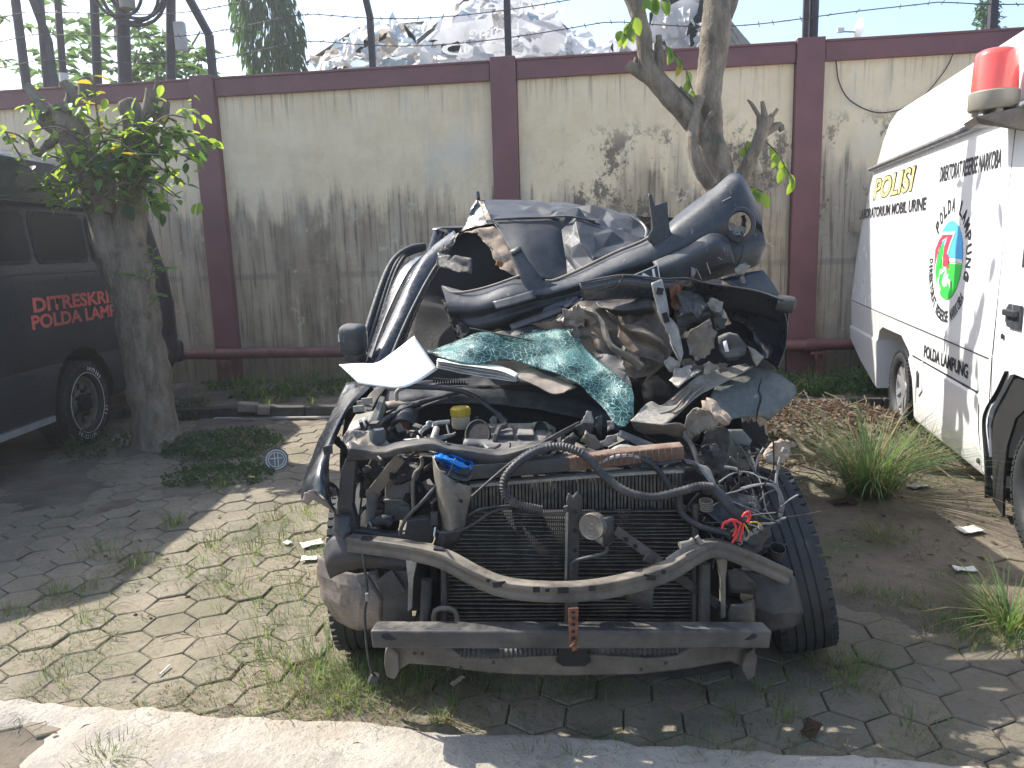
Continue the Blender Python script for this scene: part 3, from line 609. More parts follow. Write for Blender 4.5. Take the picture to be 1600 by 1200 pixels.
p = W(733, 62, BY - .8); Mx = Matrix.Translation(p - Vector(org)) @ Matrix.Rotation(R_(90), 4, 'X'); text_mesh('Home', .75, .22, 'banner_lettering', M['tarp_white'], t, Mx, mirror=True)
p = W(745, 24, BY - .8); Mx = Matrix.Translation(p - Vector(org)) @ Matrix.Rotation(R_(90), 4, 'X'); text_mesh('Bizel', 1.0, .26, 'banner_lettering', M['tarp_white'], t, Mx, mirror=True)
p = W(690, 96, BY - .8); Mx = Matrix.Translation(p - Vector(org)) @ Matrix.Rotation(R_(90), 4, 'X'); text_mesh('(oo', 1.35, .34, 'banner_lettering', M['tarp_white'], t, Mx, mirror=True)
def inside(q, poly):
    r = False
    for (ax, ay), (bx, by) in zip(poly, poly[1:] + poly[:1]):
        if (ay > q[1]) != (by > q[1]) and q[0] < (bx - ax) * (q[1] - ay) / (by - ay) + ax: r = not r
    return r
rs = random.Random(21)
for poly, n_ in (([(600, 128), (660, 72), (714, 12), (746, -12), (800, -4), (852, 14), (890, 52), (897, 96), (800, 108)], 34), ([(480, 118), (480, 98), (560, 46), (600, 36), (672, 34), (650, 70), (600, 100), (560, 122)], 34), ([(560, 130), (640, 78), (700, 78), (690, 120)], 10), ([(880, 110), (890, 56), (940, 62), (1000, 56), (1040, 84), (1010, 100)], 22)):
    k_ = 0
    while k_ < n_:
        q = (rs.uniform(475, 1045), rs.uniform(-12, 130))
        if not inside(q, poly): continue
        k_ += 1; L = rs.uniform(7, 24); a = rs.uniform(-1.6, 1.2); w = L * rs.uniform(.25, .8); c_, s_ = math.cos(a), math.sin(a); z_ = rs.random(); Y_ = BY - rs.uniform(.25, .55)
        pts = [(q[0] + (u * c_ - v * s_), q[1] + (u * s_ + v * c_), Y_ + rs.uniform(-.12, .12)) for u, v in ((-L, -w * rs.uniform(.2, .7)), (L * rs.uniform(.2, .6), -w), (L, -w * rs.uniform(-.3, .6)), (L * rs.uniform(.2, .5), w * rs.uniform(.1, .4)), (L * rs.uniform(-.1, .3), w), (-L * rs.uniform(.6, .9), w * .4))]
        tarp_piece(pts, k_, name='torn_piece_and_shade', Y=BY, mat='grime_and_shade' if z_ < .14 else 'tarp_white' if z_ < .55 else 'tarp_blue' if z_ < .75 else 'tarp' if z_ < .92 else 'tarp_tan', jag=0, amp=.0, cuts=0)  # darkest pieces stand in for shaded gaps between the torn cloth
# battered tin roof to the right
RY = 12.4; c = W(1080, 80, RY); t = thing('battered_roof', (c.x, c.y, 0), 'battered hut roof of loose grey metal sheets behind the forked tree', 'hut roof'); org = (c.x, c.y, 0)
for i, pts in enumerate(([(1010, 70), (1022, 10), (1040, -15), (1066, 60)], [(1048, 8), (1098, -18), (1090, 20), (1062, 50)], [(1040, 62), (1068, 40), (1080, 82), (1046, 90)], [(1060, 20), (1052, 60), (1028, 10)], [(1020, 92), (1062, 66), (1096, 88), (1030, 100)], [(1084, 60), (1108, 36), (1140, 72), (1096, 92)])):
    mb = MB(); mb.patch([(x_, y_, RY + .1 * i) for x_, y_ in pts], 2, .03, 3, i, jag=.03); mb.build('roof_sheet', M['tarp'], t, origin=org, smooth=15, solid=.01)
for i in range(7):
    mb = MB(); a = 1134 - i * 5; mb.patch([(a - i * 2, 28 + i * 9, RY + .5), (a + 6, 30 + i * 9 + i, RY + .5), (1176 - i * 6 + 0, 72 + i * 1.5, RY + .3), (1162 - i * 7, 74 + i * 1.5, RY + .3)], 1, .01, 4, i); mb.build('roof_tile_strip', M['beacon_grey'], t, origin=org, smooth=0, solid=.02)
mb = MB(); mb.patch([(1015, 110, RY + .8), (1015, 20, RY + .8), (1080, -30, RY + .8), (1130, 18, RY + .8), (1176, 74, RY + .8), (1180, 110, RY + .8)], 1, .02); mb.build('roof_gap_shade', M['grime_and_shade'], t, origin=org, smooth=0, solid=.02)  # dark sheet put behind as the shade in the roof gaps
mb = MB()
for k in range(30):
    x_ = rnd.uniform(1015, 1110); y_ = rnd.uniform(10, 90); mb.patch([(x_, y_, RY - .2), (x_ + rnd.uniform(4, 16), y_ - rnd.uniform(2, 14), RY - .1), (x_ + rnd.uniform(5, 14), y_ + rnd.uniform(3, 12), RY)], 0)
mb.build('torn_shreds', M['tarp'], t, origin=org, smooth=0)
mb = MB()
for x_ in (-.7, 0, .7): mb.beam((c.x + x_, c.y + .9, 0), (c.x + x_, c.y + .9, 4.3), .1, .1, (0, 1, 0))
mb.build('hut_post', M['twig'], t, origin=org, smooth=0)

# ================================================================ TREES IN THE YARD
def limb(mb, pts, rs, n=18, amp=.18, seed=0, res=None):
    P = [PW(p) for p in pts]; L = sum((a - b).length for a, b in zip(P, P[1:])); res = res or max(8, int(L / .045)); m = len(P) - 1
    R2 = [pl(i / (res - 1) * m, list(enumerate(rs))) for i in range(res)]; Q = crom(P, res); o = len(mb.v); mb.tube(Q, R2, n)
    for k in range(o, len(mb.v)):
        i = (k - o) // n; q = Q[i]; v = Vector(mb.v[k]); d = v - q; f = 1 + amp * (n3(v, 6, seed) * 1.0 + .55 * (1 - 2 * abs(n3(Vector((v.x, v.y, v.z * .5)), 15, seed + 3))) + .45 * n3(v, 34, seed)); mb.v[k] = tuple(q + d * f)
LF = []
for k in range(4):
    bend = (.05, .16, .28, -.08)[k]; w = (.28, .24, .30, .26)[k]; vs = []; st = ((0, .02), (.18, .72), (.42, 1.0), (.7, .8), (.9, .36), (1, .02))
    for a, b in st:
        z = -bend * a * a * 1.3; vs += [(a, -w * b, z + .10 * b), (a, 0, z), (a, w * b, z + .10 * b)]
    fs = []
    for i in range(len(st) - 1):
        o_ = i * 3; fs += [(o_, o_ + 3, o_ + 4, o_ + 1), (o_ + 1, o_ + 4, o_ + 5, o_ + 2)]
    LF.append((vs, fs))
LME = {}
def leaf_obj(parent, org, p, d, up, L, mat):
    k = rnd.randrange(4)
    if (k, mat) not in LME:
        me = bpy.data.meshes.new('leaf'); me.from_pydata(LF[k][0], [], LF[k][1]); me.materials.append(M[mat]); me.shade_smooth(); LME[(k, mat)] = me
    x = d.normalized(); y = up.cross(x); y = y.normalized() if y.length > 1e-4 else x.orthogonal().normalized(); z = x.cross(y)
    o = bpy.data.objects.new('leaf', LME[(k, mat)]); C.objects.link(o); o.parent = parent
    o.matrix_local = Matrix.Translation(p - Vector(org)) @ Matrix((x, y, z)).transposed().to_4x4() @ Matrix.Diagonal((L, L, L, 1))
# left stump tree, sprouting
TY = 6.55; base = W(238, 690, TY); base.z = 0
t1 = thing('sprouting_tree', base, 'thick pruned tree trunk with fresh green sprouts in front of the black van', 'tree')
mb = MB()
limb(mb, [(250, 704, TY), (243, 672, TY), (233, 600, TY), (219, 520, TY), (207, 440, TY), (203, 370, TY), (207, 300, TY), (211, 230, TY), (214, 176, TY)], [.26, .185, .172, .172, .165, .125, .105, .09, .08], 22, .17, 1)
limb(mb, [(206, 500, TY - .05), (180, 420, TY - .07), (158, 345, TY - .05), (135, 270, TY), (112, 205, TY), (88, 172, TY)], [.10, .11, .095, .10, .115, .11], 18, .2, 2)
mb.build('trunk', M['bark'], t1, origin=base, smooth=60)
for k, (pts, rs) in enumerate((([(92, 190, TY), (62, 160, TY), (42, 132, TY)], [.07, .05, .03]), ([(104, 190, TY), (112, 150, TY), (100, 128, TY)], [.07, .045, .03]), ([(118, 210, TY), (70, 195, TY), (52, 165, TY)], [.05, .04, .02]), ([(214, 210, TY), (232, 172, TY), (238, 140, TY)], [.07, .06, .05]), ([(216, 215, TY), (250, 190, TY), (262, 158, TY)], [.06, .05, .02]), ([(212, 190, TY), (200, 165, TY), (196, 158, TY)], [.09, .08, .06]), ([(232, 180, TY), (245, 130, TY), (244, 112, TY)], [.02, .015, .012]), ([(135, 150, TY + .2), (132, 130, TY + .2), (130, 125, TY + .2)], [.06, .06, .055]), ([(100, 200, TY), (60, 240, TY), (45, 215, TY)], [.04, .03, .015]), ([(170, 330, TY - .1), (171, 280, TY - .14), (168, 240, TY - .1)], [.05, .04, .03]))):
    mb = MB(); limb(mb, pts, rs, 10, .2, k); mb.build('cut_branch', M['bark'], t1, origin=base, smooth=60)
TW = [  # twigs (pixels, depth offset) and leaf pairs
    ([(170, 205), (130, 178), (84, 164)], 12, .07, -.05), ([(196, 240), (245, 205), (300, 212), (333, 226)], 15, .085, -.12), ([(204, 210), (240, 178), (276, 190)], 8, .08, -.1), ([(232, 215), (252, 235), (262, 265), (290, 288)], 9, .085, -.1),
    ([(196, 262), (225, 240), (262, 235), (306, 250)], 11, .09, -.18), ([(130, 285), (85, 290), (45, 262), (8, 205)], 13, .085, -.1), ([(120, 255), (70, 240), (30, 212), (2, 205)], 10, .08, -.05), ([(150, 300), (105, 318), (64, 312)], 11, .075, -.12),
    ([(186, 290), (205, 262), (226, 232), (240, 200)], 10, .12, -.2), ([(184, 300), (214, 290), (236, 305), (252, 330)], 8, .115, -.2), ([(180, 250), (160, 215), (150, 165), (147, 118)], 9, .085, -.1), ([(160, 280), (140, 250), (128, 235)], 8, .075, -.15),
    ([(190, 330), (196, 285), (200, 250)], 8, .13, -.24), ([(150, 300), (120, 290), (90, 300), (70, 280)], 10, .08, -.2), ([(215, 250), (238, 236), (270, 205)], 8, .10, -.2), ([(130, 240), (150, 225), (180, 215), (205, 215)], 9, .10, -.18), ([(140, 320), (120, 300), (110, 270)], 7, .09, -.22), ([(165, 250), (175, 230), (205, 240), (220, 262)], 9, .12, -.22),
    ([(200, 300), (225, 270), (215, 245), (190, 225)], 9, .12, -.26), ([(175, 320), (160, 300), (150, 280), (160, 262)], 8, .10, -.24), ([(95, 300), (75, 285), (60, 292), (44, 300)], 8, .085, -.16), ([(250, 215), (275, 200), (296, 230), (312, 238)], 10, .09, -.2), ([(110, 180), (90, 170), (70, 172), (55, 170)], 7, .07, -.1)]
for k, (pts, n, L, dy) in enumerate(TW):
    P = [W(x_, y_, TY + dy + .03 * i * math.sin(k)) for i, (x_, y_) in enumerate(pts)]; mb = MB(); mb.tube(P, .008, 6, 12); mb.build('twig', M['twig'], t1, origin=base)
    Q = crom(P, n + 2)
    for i in range(1, n + 2):
        dd = (Q[i] - Q[i - 1]).normalized(); side = dd.cross(Vector((0, 0, 1))).normalized() * (1 if i % 2 else -1)
        d = dd * .5 + side * .8 + Vector((rnd.gauss(0, .3), rnd.gauss(0, .45), rnd.uniform(-.75, .2)))
        mat = 'leaf_yellow' if (k == 10 and i > 5) or rnd.random() < .05 or (k == 2 and i > 5) else ('leaf_green' if rnd.random() < .72 else 'leaf_dark')
        leaf_obj(t1, base, Q[i] + rv() * .015, d, Vector((rnd.gauss(0, .5), rnd.gauss(0, .5), 1)), L * rnd.uniform(.9, 1.45), mat)
        if i % 2 and k not in (0, 10): leaf_obj(t1, base, Q[i] + rv() * .05, Vector((rnd.gauss(0, .8), rnd.gauss(-.3, .5), rnd.uniform(-1, .1))), Vector((rnd.gauss(0, .5), rnd.gauss(0, .5), 1)), L * rnd.uniform(.9, 1.4), 'leaf_green' if rnd.random() < .6 else 'leaf_dark')
_nl = len([c for c in t1.children if c.name.startswith('leaf')])
for k in range(22):
    a_ = (rnd.uniform(110, 230), rnd.uniform(190, 300)); sx = rnd.choice((-1, 1, 1)); ln = rnd.uniform(40, 105); e_ = (max(8, min(325, a_[0] + sx * ln)), a_[1] + rnd.uniform(-45, 45)); dy = -rnd.uniform(.08, .34)
    P = [W(a_[0], a_[1], TY + dy * .5), W((a_[0] + e_[0]) / 2, (a_[1] + e_[1]) / 2 - 14, TY + dy), W(e_[0], e_[1], TY + dy)]; mb = MB(); mb.tube(P, .006, 5, 10); mb.build('twig', M['twig'], t1, origin=base); Q = crom(P, 9)
    for i in range(2, 9):
        if _nl >= 298: break
        _nl += 1; leaf_obj(t1, base, Q[i] + rv() * .015, (Q[i] - Q[i - 1]).normalized() * .5 + Vector((rnd.gauss(0, .6), -.5 + rnd.gauss(0, .5), rnd.uniform(-.9, .1))), Vector((rnd.gauss(0, .5), rnd.gauss(0, .5), 1)), rnd.uniform(.085, .135), 'leaf_green' if rnd.random() < .68 else 'leaf_dark')
mbx = MB()
for k in range(300):
    if k % 5 == 0: a_ = (rnd.uniform(30, 300), rnd.uniform(150, 315)); yo = rnd.uniform(-.3, .15)
    p = W(a_[0] + rnd.gauss(0, 14), a_[1] + rnd.gauss(0, 12), TY + yo + rnd.gauss(0, .05)); d = Vector((rnd.gauss(0, .7), rnd.gauss(0, .6), rnd.uniform(-1, .1))).normalized(); y_ = Vector((0, 0, 1)).cross(d) + rv() * .4; y_ = (y_ - d * y_.dot(d)).normalized(); R3 = Matrix((d, y_, d.cross(y_))).transposed(); L = rnd.uniform(.07, .12); vs, fs = LF[k % 4]
    mbx.add([p + R3 @ (Vector(v) * L) for v in vs], fs)
o = mbx.build('small_leaves', M['leaf_green'], t1, origin=base, smooth=0); o['kind'] = 'stuff'
for k, (pts, n) in enumerate((([(232, 445), (240, 410), (238, 388)], 8), ([(238, 425), (260, 418), (268, 420)], 5), ([(232, 480), (246, 462), (256, 462)], 6), ([(236, 440), (214, 432), (196, 428)], 6))):
    P = [W(x_, y_, TY - .24) for x_, y_ in pts]; mb = MB(); mb.tube(P, .005, 5, 8); mb.build('twig', M['twig'], t1, origin=base); Q = crom(P, n + 1)
    for i in range(1, n + 1):
        leaf_obj(t1, base, Q[i], (Q[i] - Q[i - 1]).normalized() * .4 + Vector((1 if i % 2 else -1, -.4, rnd.uniform(-.3, .3))), Vector((0, -.6, 1)), rnd.uniform(.06, .085), 'leaf_green')
# forked tree behind the wreck
TY = 5.85; base = W(1165, 640, TY); base.z = 0
t2 = thing('forked_tree', base, 'forked grey tree with few leaves standing behind the wrecked car', 'tree')
mb = MB()
limb(mb, [(1168, 716, TY), (1162, 640, TY), (1150, 480, TY), (1132, 330, TY), (1117, 262, TY), (1108, 205, TY), (1106, 150, TY), (1113, 90, TY), (1119, 30, TY), (1124, -60, TY), (1130, -260, TY)], [.19, .15, .135, .12, .115, .10, .088, .092, .098, .09, .06], 18, .14, 5)
mb.build('trunk', M['bark'], t2, origin=base, smooth=60)
for k, (pts, rs) in enumerate((([(1108, 215, TY), (1085, 190, TY - .03), (1062, 165, TY - .05), (1030, 130, TY), (1012, 100, TY), (1003, 50, TY), (992, 5, TY), (968, -40, TY), (940, -120, TY)], [.10, .085, .075, .07, .062, .055, .055, .05, .03]), ([(1030, 132, TY), (1008, 118, TY), (990, 108, TY), (980, 100, TY)], [.05, .045, .04, .03]), ([(990, 108, TY), (994, 90, TY)], [.02, .012]), ([(1028, 128, TY - .02), (1030, 85, TY), (1029, 55, TY)], [.03, .028, .02]), ([(1112, 290, TY - .13), (1092, 262, TY - .14), (1082, 225, TY - .13), (1086, 185, TY - .1), (1092, 150, TY - .1)], [.05, .045, .045, .04, .03]), ([(1086, 160, TY - .1), (1062, 136, TY - .1)], [.016, .012]), ([(1096, 200, TY - .1), (1116, 172, TY - .1)], [.012, .02]),
        ([(1140, 320, TY), (1162, 272, TY - .05), (1176, 240, TY - .1), (1192, 205, TY - .1), (1196, 185, TY - .1)], [.055, .05, .045, .05, .06]), ([(1196, 190, TY - .1), (1191, 158, TY - .1)], [.03, .012]), ([(1194, 195, TY - .1), (1176, 165, TY - .1), (1168, 156, TY - .1)], [.02, .012, .006]), ([(1198, 192, TY - .1), (1214, 170, TY - .1)], [.024, .016]), ([(1194, 208, TY - .1), (1216, 196, TY - .1), (1222, 205, TY - .1)], [.03, .025, .02]), ([(1190, 200, TY - .1), (1182, 172, TY - .1)], [.018, .01]), ([(1128, 30, TY), (1142, 5, TY), (1158, -40, TY)], [.06, .05, .03]))):
    mb = MB(); limb(mb, pts, rs, 12, .16, k + 20); mb.build('branch', M['bark'], t2, origin=base, smooth=60)
for k, (pts, n, L) in enumerate((([(1035, 68), (1052, 82), (1070, 105), (1082, 140)], 7, .115), ([(995, 15), (985, 35), (975, 48)], 4, .13), ([(1000, -10), (1020, -4), (1045, 2)], 6, .11), ([(1150, 300), (1172, 292), (1192, 300)], 5, .13), ([(1190, 215), (1215, 240), (1226, 260), (1240, 282)], 6, .115), ([(1172, 250), (1165, 232), (1168, 220)], 3, .10), ([(985, 60), (972, 52), (970, 48)], 2, .12))):
    P = [W(x_, y_, TY - .12) for x_, y_ in pts]; mb = MB(); mb.tube(P, .005, 5, 10); mb.build('twig', M['twig'], t2, origin=base); Q = crom(P, n + 1)
    for i in range(1, n + 1):
        leaf_obj(t2, base, Q[i], Vector((.35 if i % 2 else -.35, rnd.gauss(0, .25), -1)), Vector((rnd.gauss(0, .4), -1, .3)), L * rnd.uniform(.8, 1.15), 'leaf_yellow' if rnd.random() < .12 else 'leaf_green')
for k in range(6):   # sprouts out of the frame, on the upper limbs
    p = W(rnd.uniform(940, 1160), rnd.uniform(-260, -40), TY + rnd.uniform(-.3, .3)); leaf_obj(t2, base, p, Vector((rnd.gauss(0, 1), rnd.gauss(0, 1), -.6)), Vector((0, 0, 1)), .14, 'leaf_green')

# ================================================================ GRASS, WEEDS, LITTER
def blade(mb, p, a, L, w, bend, mi):
    h = Vector((math.cos(a), math.sin(a), 0)); s = Vector((-h.y, h.x, 0)); pts = []
    for t_ in (0, .4, .75, 1): pts.append(p + h * (bend * L * t_ ** 1.8) + Vector((0, 0, L * t_ * (1 - .35 * bend * t_))))
    ws = (w, w * .85, w * .5, 0); vs = []
    for q, w_ in zip(pts[:3], ws): vs += [q - s * w_ / 2, q + s * w_ / 2]
    vs.append(pts[3]); mb.add(vs, [(0, 1, 3, 2), (2, 3, 5, 4), (4, 5, 6)], mi)
def tuft(mb, p, n, L, spread=.05, w=.004, bend=(.3, 1.1), dry=.25):
    for _ in range(n):
        a = rnd.uniform(0, 6.28); q = spread * rnd.random(); z = rnd.random(); mi = 2 if z < dry else (1 if z < dry + .3 else 0)
        blade(mb, p + Vector((q * math.cos(a), q * math.sin(a), -.005)), a + rnd.gauss(0, .5), L * rnd.uniform(.5, 1.15), w * rnd.uniform(.7, 1.3), rnd.uniform(*bend), mi)
GM = [M['grass_green'], M['grass_dark'], M['grass_dry']]
gr = MB()
for px, py, n, L, sp in ((345, 765, 16, .14, .05), (268, 822, 16, .13, .04), (215, 880, 40, .11, .10), (280, 815, 10, .12, .04), (160, 862, 30, .11, .1), (330, 855, 40, .10, .16), (395, 865, 55, .10, .18), (300, 900, 30, .08, .12), (352, 912, 26, .08, .1), (430, 815, 34, .10, .12), (480, 800, 40, .11, .12), (440, 850, 30, .09, .12), (130, 968, 24, .07, .07), (85, 925, 14, .10, .04), (12, 960, 16, .10, .05), (135, 920, 8, .12, .03), (100, 1068, 30, .06, .10), (420, 985, 40, .07, .2), (380, 930, 30, .08, .15), (470, 930, 40, .08, .15), (490, 870, 34, .09, .1), (450, 1040, 60, .10, .2), (500, 1045, 70, .12, .15), (540, 1085, 60, .10, .10), (430, 1080, 50, .07, .2), (530, 1100, 30, .10, .06), (560, 1070, 40, .10, .08), (690, 1122, 14, .07, .03), (708, 1105, 6, .10, .02), (400, 1015, 16, .05, .08), (170, 1195, 60, .07, .08), (620, 1060, 34, .13, .1), (660, 1065, 30, .12, .1), (720, 1060, 24, .10, .1), (780, 1080, 16, .07, .1), (860, 1090, 30, .09, .12), (920, 1075, 24, .09, .1), (1000, 1075, 16, .07, .1), (1100, 1080, 16, .07, .08), (1190, 1080, 20, .08, .08), (1300, 1045, 60, .09, .14), (1330, 1055, 40, .09, .1), (1225, 1130, 24, .08, .07), (1150, 1120, 12, .08, .04), (1420, 1135, 30, .07, .09), (1390, 940, 34, .09, .1), (1430, 945, 24, .07, .1), (1350, 930, 16, .08, .06), (1470, 975, 22, .09, .08), (1510, 1000, 30, .09, .08), (1495, 985, 20, .07, .08), (1540, 960, 40, .13, .07), (1370, 840, 28, .12, .08), (1390, 850, 24, .11, .06), (1440, 860, 12, .07, .1), (1580, 1010, 20, .09, .05), (1100, 1195, 30, .06, .1), (830, 1190, 18, .06, .06), (1150, 1190, 16, .06, .06), (895, 1190, 6, .08, .02), (960, 1185, 12, .05, .06)):
    tuft(gr, GP(px, py), int(n * 3.2), L, sp * 1.6, .0032)
for k in range(420):   # thin growth in the joints
    x_ = rnd.uniform(-2.6, 2.6); y_ = rnd.uniform(2.2, 6.6)
    if abs(x_ + .9) < .55 or rnd.random() < .3 or abs(y_ - 2.35) < .2: tuft(gr, Vector((x_, y_, soil_z(x_, y_))), rnd.randint(3, 9), rnd.uniform(.03, .08), .04, .003, dry=.45)
for k in range(260):
    x_ = rnd.uniform(-1.35, -.1); y_ = rnd.uniform(2.3, 2.75) + .12 * abs(x_); tuft(gr, Vector((x_, y_, 0)), rnd.randint(4, 10), rnd.uniform(.02, .055), .06, .003, bend=(1.0, 1.9), dry=.65)
for k in range(1500):
    x_ = rnd.uniform(-2.3, -.45); y_ = rnd.uniform(2.45, 5.2); g_ = n3(Vector((x_, y_, 0)), 1.7, 2)
    if g_ + .35 * smooth(-1.6, -.8, x_) > .18: tuft(gr, Vector((x_, y_, soil_z(x_, y_))), rnd.randint(5, 15), rnd.uniform(.03, .08), .05, .0026, bend=(.4, 1.6), dry=.3)
for k in range(500):
    x_ = rnd.uniform(1.0, 3.0); y_ = rnd.uniform(2.3, 4.8); g_ = n3(Vector((x_, y_, 0)), 1.9, 7)
    if g_ > .12: tuft(gr, Vector((x_, y_, soil_z(x_, y_))), rnd.randint(3, 8), rnd.uniform(.03, .09), .06, .003, bend=(.4, 1.6), dry=.3)
for k in range(240):
    x_ = rnd.uniform(-1.9, 1.6); y_ = edge_y(x_) + abs(rnd.gauss(0, .05)); tuft(gr, Vector((x_, y_, 0)), rnd.randint(3, 7), rnd.uniform(.02, .05), .05, .0025, bend=(.8, 1.9), dry=.6)
tag(gr.build('grass_tufts', GM, smooth=0), 'thin green and dry grass growing between the hexagonal pavers', 'grass', kind='stuff')
# large grass clumps
for px, py, n, L, sp, lab in ((1358, 775, 620, .68, .13, 'large arching grass clump growing from the leaf litter between wreck and white van'), (1575, 985, 150, .30, .07, 'upright grass clump at the right edge in front of the white van wheel'), (1440, 735, 90, .42, .12, 'loose grass clump against the sill of the white van')):
    mb = MB(); p = GP(px, py); tuft(mb, p, n, L, sp, .0065, (.4, 1.7), .2); tag(mb.build('grass_clump', [M['grass_dark'], M['grass_dark'], M['grass_dry']] if n > 500 else GM, smooth=0, origin=p), lab, 'grass clump', 'big grass clumps at the right')
# low weeds: small leaves near the ground
def weeds(name, spots, label, mats, size=.035):
    mb = MB()
    for cx, cy, rx, ry, h, n in spots:
        for _ in range(n):
            a = rnd.uniform(0, 6.28); q = rnd.random() ** .5; x_ = cx + rx * q * math.cos(a); y_ = cy + ry * q * math.sin(a); z0 = soil_z(x_, y_)
            p = Vector((x_, y_, z0 + h * rnd.random() * (1 - .6 * q))); mi = rnd.randrange(len(mats))
            for _ in range(3): leaf_faces(mb, p, rv() + Vector((0, -.2, .3)), size * rnd.uniform(.6, 1.5), size * .55, mi)
    return tag(mb.build(name, mats, smooth=0), label, 'weeds', kind='stuff')
p1 = GP(350, 700); p2 = GP(270, 650); p3 = GP(340, 745)
weeds('leafy_weeds', [(p1.x, p1.y, .5, .45, .16, 800), (p3.x, p3.y, .42, .3, .10, 420), (p2.x + .1, p2.y - .1, .30, .3, .22, 260), (-3.55, 6.35, .25, .35, .30, 260), (-2.3, 5.9, .35, .3, .06, 160)], 'low leafy weeds round the foot of the sprouting tree', [M['leaf_dark'], M['grass_dark'], M['leaf_dark']], .028)
sp = [(x_, kerb_y(x_) + rnd.uniform(.3, 1.5), .35, .3, rnd.uniform(.08, .28), 110) for x_ in (-3.3, -2.8, -2.3, -1.9, -1.4, -1, -.5, 0, .6, 1.2)] + [(x_, kerb_y(x_) + rnd.uniform(.1, 1.0), .4, .35, rnd.uniform(.15, .32), 190) for x_ in (2.0, 2.3, 2.6, 2.9, 3.2, 3.5, 3.8)]
weeds('wall_foot_plants', sp, 'dark creeping plants in the bed along the foot of the wall', [M['leaf_dark'], M['leaf_dark'], M['grass_dark']], .045)
wg = MB()
for k in range(240):
    x_ = rnd.uniform(-3.6, 4.2); y_ = kerb_y(x_) + rnd.uniform(.2, 1.7); tuft(wg, Vector((x_, y_, soil_z(x_, y_))), rnd.randint(5, 12), rnd.uniform(.12, .34), .08, .006, dry=.12)
tag(wg.build('bed_grass', GM, smooth=0), 'dark grass growing in the bed below the wall', 'grass', kind='stuff')
# leaf litter heap
ll = MB()
for k in range(3800):
    a = rnd.uniform(0, 6.28); q = rnd.random() ** .55; x_ = 2.5 + 1.15 * q * math.cos(a); y_ = 6.2 + 1.0 * q * math.sin(a); p = Vector((x_, y_, soil_z(x_, y_) + .012 + .02 * rnd.random()))
    d = Vector((rnd.gauss(0, 1), rnd.gauss(0, 1), rnd.gauss(0, .35))); leaf_faces(ll, p, d, rnd.uniform(.035, .085), rnd.uniform(.015, .035), 1 if rnd.random() < .3 else 0, .1)
for k in range(420):
    x_ = rnd.uniform(1.2, 3.2); y_ = rnd.uniform(3.4, 5.8); leaf_faces(ll, Vector((x_, y_, soil_z(x_, y_) + .006)), Vector((rnd.gauss(0, 1), rnd.gauss(0, 1), .05)), rnd.uniform(.02, .05), .014, rnd.randrange(2), 0)
for k in range(150):
    x_ = rnd.uniform(-2.8, 1.0); y_ = rnd.uniform(2.3, 6.5); leaf_faces(ll, Vector((x_, y_, .010)), Vector((rnd.gauss(0, 1), rnd.gauss(0, 1), .05)), rnd.uniform(.02, .045), .016, rnd.randrange(2), 0)
tag(ll.build('leaf_litter', [M['dry_leaf'], M['twig']], smooth=0), 'brown dead leaf litter heaped by the kerb between wreck and white van', 'leaf litter', kind='stuff')
tw = MB()
for k in range(190):
    x_ = rnd.uniform(1.6, 3.4); y_ = rnd.uniform(4.6, 7.0); a = rnd.uniform(0, 3.14); L = rnd.uniform(.1, .4); z = soil_z(x_, y_) + .02
    tw.tube([Vector((x_, y_, z)), Vector((x_ + L * .5 * math.cos(a), y_ + L * .5 * math.sin(a), z + rnd.uniform(0, .05))), Vector((x_ + L * math.cos(a + .2), y_ + L * math.sin(a + .2), z + rnd.uniform(-.01, .09)))], rnd.uniform(.002, .006), 4)
for k in range(170):
    x_ = rnd.uniform(-2.2, 1.8); y_ = rnd.uniform(2.25, 4.8); a = rnd.uniform(0, 3.14); L = rnd.uniform(.03, .16); z = .008
    tw.tube([Vector((x_, y_, z)), Vector((x_ + L * .5 * math.cos(a + .3), y_ + L * .5 * math.sin(a + .3), z + .01)), Vector((x_ + L * math.cos(a), y_ + L * math.sin(a), z))], rnd.uniform(.001, .0025), 4)
tag(tw.build('dry_twigs', M['twig'], smooth=0), 'thin dry twigs scattered over the litter heap and pavers', 'twigs', kind='stuff')
for lab, pts, r in (('thick dry branch lying on the litter heap beside the wreck', [(1235, 668, 5.4), (1255, 700, 5.3), (1275, 712, 5.1)], .022), ('curved bare stick rising from the litter heap', [(1278, 708, 5.3), (1286, 690, 5.2), (1284, 670, 5.3)], .012), ('long dry stick poking up from the litter behind the wreck wheel', [(1240, 620, 5.6), (1262, 660, 5.4), (1300, 705, 5.2)], .006), ('bent dry stem lying right of the wreck wheel', [(1295, 888, 3.62), (1312, 866, 3.8), (1345, 848, 3.95)], .006), ('pale stick half buried in litter above the tyre', [(1226, 748, 4.6), (1262, 746, 4.6)], .014)):
    P = [W(*p) for p in pts]
    for p in P: p.z = max(p.z, .01)
    mb = MB(); mb.tube(P, [r, r * .8, r * .5][:len(P)], 8, 12); tag(mb.build('dry_stick', M['twig'], origin=P[0]), lab, 'stick', 'sticks lying about')
